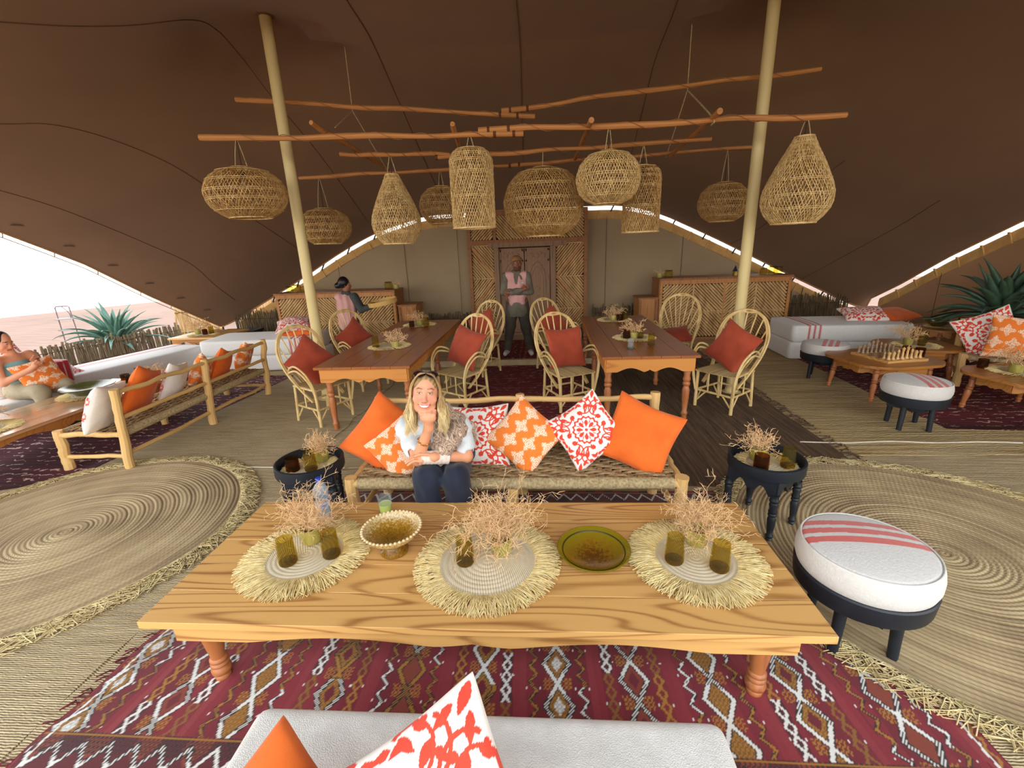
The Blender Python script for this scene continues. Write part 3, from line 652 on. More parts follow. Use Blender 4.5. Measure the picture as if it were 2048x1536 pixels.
TWIG = [twig_mesh('twigs_wide', 1, 34, .33, 1.25, .00125), twig_mesh('twigs_tall', 2, 38, .37, 1.0, .00125), twig_mesh('twigs_round', 3, 30, .32, .95, .00125), twig_mesh('twigs_small', 4, 26, .22, 1.1, .0015, 3), twig_mesh('twigs_far', 5, 14, .22, 1.0, .0022, 3)]
VASE = MB().lathe([(.001, .004), (.046, .004), (.05, .012), (.055, .06), (.054, .085), (.049, .088), (.047, .08), (.046, .02), (.001, .015)], 28, capb=False, capt=False).mesh('vase', 50)
M_VASEC = simple('vase_green', srgb(184, 174, 96), srgb(124, 116, 46), .25, 14, (1, 1, .4), spec=.6)
def vase(loc, label, k=0, group='twig vases on the low pine table', sc=1., mat=None, tw=1., rz=0):
    o = thing('twig_vase', label, 'vase', loc, rz, group); obj('pot', VASE, mat or M_VASEC, o).scale = (sc,)*3
    t_ = obj('dry_twigs', TWIG[k], M_TWIG, o, (0, 0, .07*sc)); t_.scale = (tw,)*3; t_['kind'] = 'stuff'; return o
def tumbler_prof(r, h, taper=.94): return [(.001, .001), (r*.86, .001), (r*.97, .008), (r, .03), (r*taper, h), (r*taper-.004, h), (r-.006, .034), (r*.7, .022), (.001, .018)]
TUMB = MB().lathe(tumbler_prof(.046, .145, .86), 28, capb=False, capt=False).mesh('tumbler', 60)
TUMB_S = MB().lathe(tumbler_prof(.046, .10, .95), 24, capb=False, capt=False).mesh('tumbler_short', 60)
BASE_G = MB().lathe([(.001, .0015), (.041, .0015), (.0445, .009), (.0445, .016), (.03, .017), (.001, .0175)], 24, capb=False, capt=False).mesh('glass_base', 60)
def tumbler(loc, label, group, mat=None, short=False, sc=1.):
    o = thing('glass_tumbler', label, 'glass', loc, 0, group); o.scale = (sc,)*3
    obj('glass_body', TUMB_S if short else TUMB, mat or M_OLIVE, o); obj('glass_base', BASE_G, M_OLIVE_B if (mat or M_OLIVE) == M_OLIVE else mat, o); return o
for (x_, y_), s_, nm in (((-1.236, 1.884), 'M', 'beside the footed bowl'), ((-.288, 1.851), 'L', 'between the footed bowl and the flat plate'), ((.725, 1.888), 'M', 'beside the flat green plate')):
    placemat(s_, (x_, y_, TZ), 'round straw mat with bushy fringe '+nm, 'fringed mats on the low pine table', rz=x_*3)
MZ = TZ+.011
vase((-1.25, 1.986, MZ), 'mottled green pot of dry twigs behind two tumblers beside the footed bowl', 0, tw=.82)
vase((-.221, 1.912, MZ), 'mottled green pot of tall dry twigs beside a lone tumbler', 1, tw=.92, rz=1)
vase((.762, 1.996, MZ), 'dark mottled green pot of dry twigs behind two tumblers beside the flat plate', 2, mat=simple('vase_dark', srgb(170, 160, 70), srgb(70, 70, 24), .25, 16, spec=.6), rz=2, tw=.84)
for x_, y_, l_ in ((-1.285, 1.813, 'olive glass tumbler in the pair beside the footed bowl, farther from the bowl'), (-1.089, 1.873, 'olive glass tumbler in the pair beside the footed bowl, nearer the bowl'), (-.394, 1.829, 'tall olive glass tumbler standing alone on the centre mat'), (.613, 1.856, 'olive glass tumbler in the pair beside the flat plate, nearer the plate'), (.805, 1.805, 'olive glass tumbler in the pair beside the flat plate, nearer the drum stool')):
    tumbler((x_, y_, MZ), l_, 'olive tumblers on the low pine table', sc=.97)
# footed glazed bowl
def glaze(name, a, b, c_, sc, lim=.4):
    t = NT(name); v = t.coord(); rr = t.n('VectorMath', operation='LENGTH'); t.t.links.new(v, rr.inputs[0])
    f = t.noise(v, sc, 5, .7); g = t.math('ADD', t.math('MULTIPLY', rr.outputs['Value'], 3.2), t.math('MULTIPLY', t.math('SUBTRACT', f, .5), 1.1))
    t.P(Base_Color=t.ramp(g, [(.08, c_), (lim-.1, a), (lim+.08, b)]), Roughness=.16); t.p.inputs['Specular IOR Level'].default_value = .6; t.bump(f, .25, .003); return t.m
o = thing('footed_bowl', 'glazed footed bowl with beaded rim, ochre inside, on the low pine table', 'bowl', (-.78, 1.925, TZ))
MB().lathe([(.001, .002), (.07, .002), (.072, .012), (.05, .028), (.038, .045), (.05, .058), (.1, .082), (.135, .115), (.148, .142), (.143, .144), (.13, .118), (.095, .09), (.05, .072), (.001, .068)], 40, capb=False, capt=False).build('bowl', glaze('ochre_glaze', srgb(160, 116, 34), srgb(200, 180, 130), srgb(104, 72, 22), 90, .56), o)
bd = MB().lathe([(.0005, -.008), (.006, -.005), (.0085, 0), (.006, .005), (.0005, .008)], 8, capb=False, capt=False).mesh('bead')
for k in range(44): obj('bead', bd, simple('cream_glaze', srgb(226, 206, 166), srgb(190, 160, 110), .25), o, (.146*math.cos(k*2*PI/44), .146*math.sin(k*2*PI/44), .144))
o = thing('glazed_plate', 'shallow olive green glazed plate with brown centre on the low pine table', 'plate', (.233, 1.885, TZ))
MB().lathe([(.001, .004), (.075, .001), (.085, .006), (.14, .03), (.172, .055), (.178, .064), (.172, .066), (.15, .05), (.145, .046), (.12, .032), (.06, .016), (.001, .012)], 56, capb=False, capt=False).build('plate', glaze('green_glaze', srgb(132, 98, 24), srgb(118, 104, 18), srgb(98, 58, 20), 60, .42), o)
MB().lathe([(.147, .0475), (.150, .0512), (.1525, .0535)], 56, capb=False, capt=False).build('rim_line', simple('dark_glaze_line', srgb(60, 52, 14), None, .3), o)
# water bottle and lemonade glass
o = thing('water_bottle', 'clear plastic water bottle with blue cap standing behind the twig pot', 'bottle', (-1.285, 2.21, TZ))
M_PET = glassy('bottle_plastic', srgb(206, 224, 238), .62, .08, .9)
MB().lathe([(.001, .004), (.034, .002), (.038, .012), (.036, .035), (.039, .05), (.037, .07), (.039, .085), (.037, .1), (.039, .115), (.034, .125), (.034, .14), (.04, .155), (.042, .18), (.038, .205), (.026, .225), (.014, .238), (.013, .25)], 24, capb=False, capt=False).build('bottle_body', M_PET, o)
MB().lathe([(.0155, .246), (.0165, .248), (.0165, .266), (.015, .269)], 18).build('cap', simple('blue_cap', srgb(28, 76, 190), srgb(20, 60, 170), .35), o)
MB().lathe([(.0398, .085), (.0405, .09), (.0405, .118), (.0398, .122)], 24, capb=False, capt=False).build('label_band', simple('blue_label', srgb(90, 140, 214), srgb(214, 230, 244), .4, 30), o)
o = thing('lemonade_glass', 'clear glass of pale green lemonade behind the footed bowl', 'glass', (-.925, 2.235, TZ))
MB().lathe([(.001, .001), (.03, .001), (.033, .01), (.042, .135), (.0395, .135), (.031, .014), (.001, .012)], 24, capb=False, capt=False).build('glass_body', M_CLEAR, o)
MB().lathe([(.001, .013), (.0305, .015), (.0365, .085), (.001, .086)], 24, capb=False, capt=False).build('lemonade', simple('lemonade', srgb(206, 220, 110), srgb(190, 206, 90), .2), o)
MB().lathe([(.0335, .083), (.036, .0875), (.0335, .0875)], 24, capb=False, capt=False).build('foam_line', simple('foam', srgb(240, 244, 214), None, .6), o)
# ------------------------------------------------------------------ cushions
RED = np.array(srgb(222, 66, 44)); CREAM = np.array(srgb(240, 232, 224)); ORG = np.array(srgb(236, 126, 44)); LACE = np.array(srgb(246, 226, 200))
def leaf_m(u, v, cx_, cy_, a, l, w):
    du, dv = u-cx_, v-cy_; c, s = math.cos(a), math.sin(a); p, q = du*c+dv*s, -du*s+dv*c
    return (np.abs(p) < l) & (np.abs(q) < w*np.clip(1-(p/l)**2, 0, 1)*(1+.35*p/l))
def arc_m(u, v, cx_, cy_, r, w, a0, a1):
    d = np.hypot(u-cx_, v-cy_); a = (np.arctan2(v-cy_, u-cx_)-a0) % (2*PI); return (np.abs(d-r) < w) & (a < (a1-a0))
def suzani(u, v, seed=0, red=RED):
    col = np.repeat(CREAM[None], len(u), 0); m = np.zeros(len(u), bool); R_ = np.hypot(u, v); T = np.arctan2(v, u)
    m |= np.abs(R_-.44-.025*np.cos(16*T)) < .035
    for k in range(8):
        a = k*PI/4+.2; m |= leaf_m(u, v, .235*math.cos(a), .235*math.sin(a), a, .125, .062)
        b = a+PI/8; m |= leaf_m(u, v, .30*math.cos(b), .30*math.sin(b), b, .10, .014)
    m |= R_ < .055
    for sx in (-1, 1):
        for sy in (-1, 1):
            U, V_ = u*sx, v*sy
            for sw in (0, 1):
                if sw: U, V_ = V_, U
                m |= arc_m(U, V_, .72, .42, .25, .022, .6, 4.6); m |= arc_m(U, V_, .30, .78, .22, .02, -1.2, 2.2)
                for (lx, ly, la, ll, lw) in ((.70, .42, .8, .12, .055), (.86, .28, -.6, .11, .05), (.56, .62, 2.2, .1, .045), (.84, .62, 1.3, .1, .045), (.58, .18, .2, .10, .045), (.9, .06, 1.4, .09, .04), (.66, .86, .3, .1, .045), (.86, .86, .8, .13, .06), (.95, .45, 1.5, .07, .03), (.12, .62, 1.57, .09, .05), (.2, .88, .4, .1, .04), (.42, .92, 2.4, .08, .035), (.34, .56, .9, .08, .035)):
                    m |= leaf_m(U, V_, lx, ly, la, ll, lw)
    col[m] = red; return col
def damask(u, v, seed=0):
    col = np.repeat(ORG[None], len(u), 0); a = (u+.15)*1.02; b = v*1.02; row = np.floor(b/.62); x = ((a/.62+.5*(row % 2)) % 1-.5); y = (b/.62 % 1)-.5
    x, y = x*1.0, y*1.0; r = np.hypot(x, y); t = np.arctan2(y, x); lob = .36+.10*np.cos(4*t+PI*0)+.035*np.cos(16*t)
    ins = r < lob; ho = (np.abs(np.sin(8*t)) < .22) & (r > .05) | (np.abs((r/.105) % 1-.5) < .13) & (np.abs(np.sin(4*t)) > .25)
    col[ins & ~ho] = LACE; return col
def plain(c): return lambda u, v, seed=0: np.repeat(np.array(c)[None], len(u), 0)
_cc = {}
def cushion_mesh(w, h, t, front=None, back=None, n=40, seed=0):
    key = (w, h, t, getattr(front, '__name__', None), n, seed, back is None)
    if key in _cc: return _cc[key]
    rs = np.random.RandomState(seed); g = np.linspace(-1, 1, n); g = np.sign(g)*np.abs(g)**.9; u, v = np.meshgrid(g, g, indexing='ij')
    x = u*w/2*(1-.09*(1-v**2)**1.5); y = v*h/2*(1-.09*(1-u**2)**1.5)
    th = t/2*np.clip((1-u**2)*(1-v**2), 0, 1)**.40
    fx, fy = rs.rand(2)*6; wr = .05*t*np.sin(5*u+fx+2*v)*np.sin(4*v+fy)+.035*t*np.sin(11*u+9*v+fx)*np.clip(np.abs(u)+np.abs(v)-.7, 0, 1)
    bend = .03*w*rs.randn()*(u**2)+.03*h*rs.randn()*v**2
    zf = th*(1+wr/t*2)+bend; zb = -th*(1+wr/t)+bend
    V = np.concatenate([np.stack([x, y, zf], -1).reshape(-1, 3), np.stack([x, y, zb], -1).reshape(-1, 3)])
    q = gridq(n, n); Q = np.concatenate([q, q[:, ::-1]+n*n]); me = fast_mesh('cushion', V, Q)
    if front is not None:
        cf = front(u.ravel(), v.ravel(), seed); cb = cf if back is None else back(u.ravel(), v.ravel(), seed); set_col(me, np.concatenate([cf, cb]))
    _cc[key] = me; return me
def orient(c, nrm, spin):
    z = Vector(nrm).normalized(); up = Vector((0, 0, 1)); y = (up-z*up.dot(z)); y = y.normalized() if y.length > .1 else Vector((0, 1, 0)); x = y.cross(z)
    M = Matrix((x, y, z)).transposed().to_4x4() @ Matrix.Rotation(spin, 4, 'Z'); M.translation = Vector(c); return M
def cushion(label, c, nrm, spin, kind, w=.48, h=None, t=.16, n=None, seed=0, back=None, group=None, cat='cushion'):
    h = h or w
    if kind == 'orange': me = cushion_mesh(w, h, t, None, None, n or 36, seed); mat = M_ORANGE; me2 = me
    elif kind == 'rust': me = cushion_mesh(w, h, t+.0001, None, None, n or 28, seed); mat = M_RUST
    else: me = cushion_mesh(w, h, t, {'suzani': suzani, 'damask': damask}[kind], back, n or 110, seed); mat = M_PRINT
    o = tag(obj('cushion', me, mat, M=orient(c, nrm, spin)), label, cat, group)
    g = np.linspace(-1, 1, 14); ed = [(u_, -1) for u_ in g]+[(1, v_) for v_ in g[1:]]+[(u_, 1) for u_ in g[::-1][1:]]+[(-1, v_) for v_ in g[::-1][1:]]
    return o

# ------------------------------------------------------------------ log frame bench with woven rope seat
def jute(name):
    t = NT(name); v = t.coord(); f = t.noise(v, 30, 4); w = t.n('TexWave', {'Scale': 55., 'Distortion': 1.5}); w.bands_direction = 'DIAGONAL'; t.t.links.new(v, w.inputs['Vector'])
    c = t.ramp(f, [(.3, srgb(146, 122, 84)), (.7, srgb(196, 174, 128))]); c = t.mix(.4, c, t.ramp(w.outputs['Fac'], [(0, (.5, .48, .44)), (.5, (1, 1, 1))]), 'MULTIPLY'); t.P(Base_Color=c, Roughness=.9); t.bump(w.outputs['Fac'], .5, .004); return t.m
M_JUTE = jute('jute_band'); M_JUTE2 = simple('jute_band_dark', srgb(150, 112, 74), srgb(112, 82, 54), .9, 40, (1, 1, 1), .3, 120)
def log(mb, p0, p1, r0, r1=None, n=10, seed=0):
    rs = np.random.RandomState(seed); p0, p1 = np.array(p0), np.array(p1); m = 8; r1 = r1 or r0; L = np.linalg.norm(p1-p0)
    P = [p0+(p1-p0)*i/(m-1)+(rs.randn(3)*.006*L if 0 < i < m-1 else 0) for i in range(m)]; return mb.tube(spline(P, 14), np.linspace(r0, r1, 14)*(1+.05*rs.randn(14)), n)
def bench(name, label, loc, rz, W, D, seat_z, back_h, posts, rails, seed=0, low=True):
    """local: front at -Y, length along X"""
    o = thing(name, label, 'bench', loc, rz); X, Y = W/2, D/2
    for i, x_ in enumerate((-X, X)):
        log(MB(), (x_, -Y, 0), (x_, -Y, seat_z+.045), .045, .042, seed=seed+i).build('leg', M_LOG, o)
    if low: log(MB(), (0, -Y+.01, 0), (0, -Y+.01, seat_z-.02), .04, .038, seed=seed+9).build('leg', M_LOG, o)
    for i, x_ in enumerate(posts): log(MB(), (x_, Y, 0), (x_*1.0, Y+.07, back_h), .042, .036, seed=seed+20+i).build('post', M_LOG, o)
    for i, (z_, r_) in enumerate(rails): 
        yy = Y+.07*z_/back_h; xs = [posts[0]]+list(posts[1:])
        for a, b in zip(xs[:-1], xs[1:]): log(MB(), (a, yy, z_), (b, yy, z_), r_, r_*.9, seed=seed+40+i).build('rail', M_LOGX, o)
    for y_, z_ in ((-Y, seat_z), (Y, seat_z)): MB().tube([(-X, y_, z_), (0, y_, z_), (X, y_, z_)], .030, 12).build('seat_rail', M_LOGX, o)
    for x_ in (-X, X): log(MB(), (x_, -Y, seat_z), (x_, Y, seat_z), .026, seed=seed+61).build('seat_rail', M_LOGX, o)
    for x_ in (-X, X): log(MB(), (x_, -Y, .14), (x_, Y, .14), .02, seed=seed+62).build('stretcher', M_LOGX, o)
    log(MB(), (-X, Y, .16), (X, Y, .16), .02, seed=seed+63).build('stretcher', M_LOGX, o)
    # rope wound over the long rails, then a basket weave of flat bands
    for y_ in (-Y, Y):
        n = int((W-.1)/.0075); C = []
        mb = MB(); th = np.linspace(0, 2*PI*n, n*9); xx = np.linspace(-X+.05, X-.05, n*9); mb.tube(np.column_stack([xx, y_+.038*np.cos(th), seat_z+.038*np.sin(th)]), .0046, 4, False)
        w_ = mb.build('rope_wrap', M_ROPE, o, angle=0); w_['kind'] = 'stuff'
    nb = int((W-.08)/.062); na = int(D/.03); mbA, mbB = MB(), MB(); sg = .012
    for i in range(nb):                                    # bands running front to back
        x_ = -X+.04+(i+.5)*(W-.08)/nb; ys = np.linspace(-Y, Y, na*2+1); z_ = seat_z+.028+.009*np.sign(np.sin(np.arange(len(ys))*PI/2+i*PI*.5+.3))-.012*np.cos(ys/Y*PI/2)
        mbA.tube(np.column_stack([np.full(len(ys), x_), ys, z_]), .024, 4, False, flat=.2)
    for j in range(na):                                    # bands running along the bench
        y_ = -Y+.03+(j+.5)*(D-.06)/na; xs = np.linspace(-X+.03, X-.03, nb*3+1); z_ = seat_z+.031+.009*np.sign(np.sin((xs+X)/(W-.08)*nb*PI*.5+j*PI*.5+.2))-.012*np.cos(y_/Y*PI/2)
        z_ = np.convolve(np.pad(z_, 1, 'edge'), np.ones(3)/3, 'valid'); mbB.tube(np.column_stack([xs, np.full(len(xs), y_), z_]), .0125, 4, False, flat=.42)
    a = mbA.build('seat_warp', M_JUTE2, o); b = mbB.build('seat_weave', M_JUTE, o); a['kind'] = 'stuff'; b['kind'] = 'stuff'
    return o
bench('rope_bench', 'log framed bench with woven rope seat holding the smiling woman and printed cushions', (-.215, 2.93, 0), 0, 2.2, .55, .40, .82, (-1.07, 0.035, 1.06), ((.778, .024),), 1)
# cushions on the main bench
NB = (0, -.88, .47)
def bc(px_, py_, Y): return ony(px_, py_, Y)
GB = 'cushions on the rope bench'
cushion('plain orange cushion standing on its corner beside the seated woman', bc(772, 872, 2.98), (.12, -.85, .5), R(54), 'orange', .50, seed=1, group=GB)
cushion('orange cushion with white lace medallions tucked half behind the woman\'s elbow', bc(806, 897, 2.86), (.1, -.85, .5), R(38), 'damask', .40, seed=2, n=160, group=GB, t=.14)
cushion('white and coral floral cushion half covered by the woman\'s arm', bc(955, 872, 2.97), (-.08, -.88, .45), R(4), 'suzani', .46, seed=3, n=150, group=GB, t=.14)
cushion('orange cushion with white lace medallions between two floral cushions', bc(1050, 872, 2.93), (.05, -.86, .5), R(48), 'damask', .43, seed=4, n=160, group=GB, t=.15)
cushion('white and coral floral cushion with large rosette beside the plain orange cushion', bc(1172, 862, 2.95), (-.05, -.86, .5), R(36), 'suzani', .43, seed=5, n=150, group=GB, t=.15)
cushion('plain orange cushion with wrinkled corner at the post end of the rope bench', bc(1280, 871, 2.90), (-.1, -.86, .5), R(-24), 'orange', .48, seed=6, group=GB)
# ------------------------------------------------------------------ second bench on the open side
B2 = bench('rope_bench', 'weathered log bench with two back rails and woven seat on the plum rug', (-4.26, 4.78, 0), R(90)+PI, 2.28, .62, .36, .80, (-1.14, 0, 1.14), ((.76, .024), (.52, .022)), 5)
G2 = 'cushions on the weathered log bench'
wht = plain(CREAM); wht.__name__ = 'whitebackA'
for k, (px_, py_, kind, lab, sp, w_) in enumerate([(205, 812, 'suzani', 'floral cushion with plain white back at the bench end near the round rug', R(8), .46), (286, 790, 'orange', 'plain orange cushion between two white backed cushions', R(20), .50), (350, 765, 'suzani', 'white backed floral cushion between orange cushions', R(12), .44), (402, 748, 'damask', 'orange lace cushion beside the middle back post', R(28), .42), (447, 740, 'orange', 'small plain orange cushion between two lace cushions', R(18), .42), (489, 722, 'damask', 'orange lace cushion at the far end of the log bench', R(15), .42)]):
    c = onx(px_, py_, -4.18); c.z = max(c.z, .36+w_*.50)
    cushion(lab, c, (-.9, -.25, .36), sp, kind, w_, t=.17, seed=20+k, back=wht if kind == 'suzani' else None, group=G2, n=70 if kind != 'orange' else 30)
# ------------------------------------------------------------------ drum stools
M_STRIPE = np.array(srgb(206, 92, 82)); WOOL = np.array(srgb(206, 204, 200))
M_WOOLC = vcol('striped_wool', .95, 110, .5, .25, .005)
def drum_mesh(r, t, n=72):
    prof = [(0, t*.5+.028)]+[(r*q*.98, t*.5+.028*(1-q**2)) for q in np.linspace(.06, .93, 22)]+[(r*.965, t*.5-.006), (r*.99, t*.36), (r*1.02, t*.1), (r*1.02, -t*.2), (r*.985, -t*.44), (r*.97, -t*.5)]
    pr = np.array(prof); pr[0, 0] = .0008; th = np.linspace(0, 2*PI, n, endpoint=False)
    V = np.stack([pr[:, :1]*np.cos(th), pr[:, :1]*np.sin(th), np.repeat(pr[:, 1:], n, 1)], -1).transpose(1, 0, 2); x = V[..., 0]
    col = np.repeat(WOOL[None], x.size, 0); tp = np.repeat((np.arange(len(pr)) < 24)[None], n, 0).ravel(); xx = (x/r).ravel()
    for c_ in (-.26, 0, .26): col[tp & (np.abs(xx-c_) < .075)] = M_STRIPE
    return fast_mesh('drum_cushion', V.reshape(-1, 3), gridq(n, len(pr), True)[:, ::-1], col=col)
def drum_fine(r, t):                      # top with a fine grid so the stripes stay crisp
    n = 90; g = np.linspace(-1, 1, n); a, b = np.meshgrid(g, g, indexing='ij'); xx = a*np.sqrt(1-b**2/2); yy = b*np.sqrt(1-a**2/2); rr = np.hypot(xx, yy)
    V = np.stack([xx*r*.955, yy*r*.955, t*.5+.03*(1-rr**2)**.8-.004*(rr > .97)], -1).reshape(-1, 3); col = np.repeat(WOOL[None], len(V), 0); X = xx.ravel()
    for c_ in (.0, .27, .54): col[np.abs(X-c_) < .082] = M_STRIPE
    pr = [(r*.95, t*.5-.001), (r*.965, t*.5+.003), (r*.98, t*.47), (r*1.0, t*.36), (r*1.025, t*.1), (r*1.025, -t*.2), (r*.99, -t*.44), (r*.97, -t*.5)]
    m = MB().lathe(pr[::-1], 72, capt=False); Vs = np.concatenate(m.v); F = [f for f in m.f if len(f) == 4]
    return fast_mesh('drum_cushion', np.concatenate([V, Vs]), np.concatenate([gridq(n, n), np.array(F)+len(V)]), col=np.concatenate([col, np.repeat(WOOL[None], len(Vs), 0)]))
DRUM = drum_fine(.272, .13)
def stool(loc, rz, label, h=.47, sc=1.):
    o = thing('drum_stool', label, 'stool', loc, rz, 'striped drum stools'); o.scale = (sc,)*3
    obj('seat_cushion', DRUM, M_WOOLC, o, (0, 0, h-.065))
    MB().tube([(.2625*math.cos(a), .2625*math.sin(a), h-.001) for a in np.linspace(0, 2*PI, 60)], .004, 5).build('piping', M_WHITE_F, o)
    MB().lathe([(.245, h-.225), (.268, h-.222), (.272, h-.21), (.278, h-.135), (.272, h-.128)], 56).build('drum_frame', M_BLACK, o)
    MB().box((0, 0, h-.25), (.30, .30, .055), PI/4).build('apron', M_BLACK, o)
    lg = MB().tube([(0, 0, h-.24), (.012, 0, 0)], [.027, .022], 14).mesh('leg')
    for k in range(4): obj('leg', lg, M_BLACK, o, (.165*math.cos(k*PI/2+PI/4), .165*math.sin(k*PI/2+PI/4), 0), (0, 0, k*PI/2+PI/4))
    return o
stool((1.487, 1.865, .012), R(83), 'black drum stool with striped white wool seat beside the long low pine table', .51)
stool((3.70, 4.50, .008), R(-12), 'black drum stool with striped white seat in front of the chess table', .49)
stool((3.86, 6.28, .008), R(-35), 'black drum stool with striped white seat between chess table and stacked mattresses', .49)
# ------------------------------------------------------------------ black tray tables
def tray_table(loc, rz, label, H, r=.232):
    o = thing('tray_table', label, 'side table', loc, rz, 'black tray tables')
    MB().lathe([(.001, H-.085), (r*.9, H-.085), (r*.985, H-.08), (r, H-.07), (r, H-.004), (r-.006, H), (r-.016, H), (r-.018, H-.062), (.001, H-.064)], 48, capb=False, capt=False).build('tray', M_BLACK, o)
    a_ = .155
    for k in range(4):
        c, s = math.cos(k*PI/2), math.sin(k*PI/2); p0 = (a_*c-a_*s, a_*s+a_*c); p1 = (-a_*c-a_*s, -a_*s+a_*c); apron(MB(), p0, p1, .022, H-.084, .105, .05, 0).build('apron', M_BLACK, o, angle=20)
    lg = MB().lathe(slim_turned(H-.17, .026), 16).mesh('leg', 50)
    for k in range(4): obj('leg', lg, M_BLACK, o, (a_*.97*(1 if k in (0, 3) else -1), a_*.97*(1 if k < 2 else -1), 0))
    return o
tray_table((1.47, 2.80, .02), R(38), 'round black tray table on turned legs standing on the round rug', .50)
tray_table((-1.668, 2.80, .015), R(20), 'round black tray table on turned legs beside the woman on the bench', .50)
TRZ = .50-.064+.02
placemat('T', (1.47, 2.80, TRZ), 'small straw mat inside the black tray on the round rug', 'mats in the black trays'); placemat('T', (-1.668, 2.80, TRZ-.005), 'small straw mat inside the black tray beside the seated woman', 'mats in the black trays', 1)
GT = 'glasses in the black trays'; TM = TRZ+.009
vase((1.44, 2.86, TM), 'pale green pot of dry twigs in the tray on the round rug', 3, 'twig vases in the black trays', 1., None, .95)
tumbler((1.40, 2.72, TM), 'short amber glass in the tray on the round rug', GT, M_AMBER, True); tumbler((1.58, 2.745, TM), 'tall olive tumbler in the tray on the round rug', GT, sc=.95)
vase((-1.62, 2.88, TM-.005), 'olive glass pot of dry twigs in the tray beside the seated woman', 3, 'twig vases in the black trays', 1., M_OLIVE, .95, 2)
tumbler((-1.755, 2.73, TM-.005), 'short amber glass in the tray beside the seated woman', GT, M_AMBER, True); tumbler((-1.63, 2.74, TM-.005), 'tall olive tumbler in the tray beside the seated woman', GT, sc=.95)
# ------------------------------------------------------------------ foreground sofa
def soft_box(x, y, z, r=.06, n=5):
    """rounded box mesh centred on xy, bottom at 0"""
    import bmesh as bm_
    b = bm_.new(); bm_.ops.create_cube(b, size=1); 
    for v in b.verts: v.co = Vector((v.co.x*x, v.co.y*y, (v.co.z+.5)*z))
    bm_.ops.bevel(b, geom=b.edges[:]+b.verts[:], offset=r, segments=n, affect='EDGES', profile=.6); me = bpy.data.meshes.new('soft'); b.to_mesh(me); b.free()
    me.polygons.foreach_set('use_smooth', np.ones(len(me.polygons), bool)); return me
t = NT('boucle_white'); v = t.coord(); t.P(Base_Color=t.ramp(t.noise(v, 12, 4), [(.3, srgb(206, 203, 196)), (.7, srgb(226, 223, 217))]), Roughness=.95); t.p.inputs['Sheen Weight'].default_value = .3
w = t.n('TexVoronoi', {'Scale': 280.}); t.t.links.new(v, w.inputs['Vector']); t.bump(t.math('ADD', w.outputs['Distance'], t.math('MULTIPLY', t.noise(v, 6, 2), .4)), .4, .004); M_BOUCLE = t.m
so = thing('sofa', 'white boucle floor sofa with orange and floral cushions facing the low pine table', 'sofa', (-.215, .68, .0))
obj('seat_cushion', soft_box(1.53, .82, .25, .055), M_BOUCLE, so, (0, 0, .20)); obj('base', soft_box(1.5, .80, .20, .04), M_BOUCLE, so, (0, 0, .0))
obj('backrest', soft_box(1.53, .22, .56, .06), M_BOUCLE, so, (0, -.52, .10))
cushion('plain orange cushion on the white boucle sofa', (-.596, .52, .65), (.03, -.45, .89), R(55), 'orange', .46, seed=31, n=50, t=.15)
cushion('large white and coral floral cushion standing on its corner on the boucle sofa', (-.262, .54, .73), (0, -.62, .78), R(31), 'suzani', .50, seed=32, n=190, t=.16)
# ------------------------------------------------------------------ dining tables
T1 = table('dining_table', 'long brown dining table near the bar counter where the waitress stands', 'table', -2.422, -1.379, 4.435, 7.57, .76, .028, 5, 'Y', M_TABLE, M_TABLE_AP, M_TURN, .04, [(-.96, -.97), (.96, -.97), (-.96, .97), (.96, .97), (-.96, 0), (.96, 0)], (.05, .05), (.15, .105), prof=slim_turned)
T2 = table('dining_table', 'long brown dining table on the dark brown palm mat', 'table', .625, 1.641, 4.642, 7.49, .76, .028, 5, 'Y', M_TABLE, M_TABLE_AP, M_TURN, .04, [(-.96, -.97), (.96, -.97), (-.96, .97), (.96, .97), (-.96, 0), (.96, 0)], (.05, .05), (.15, .105), prof=slim_turned)
DZ = .76
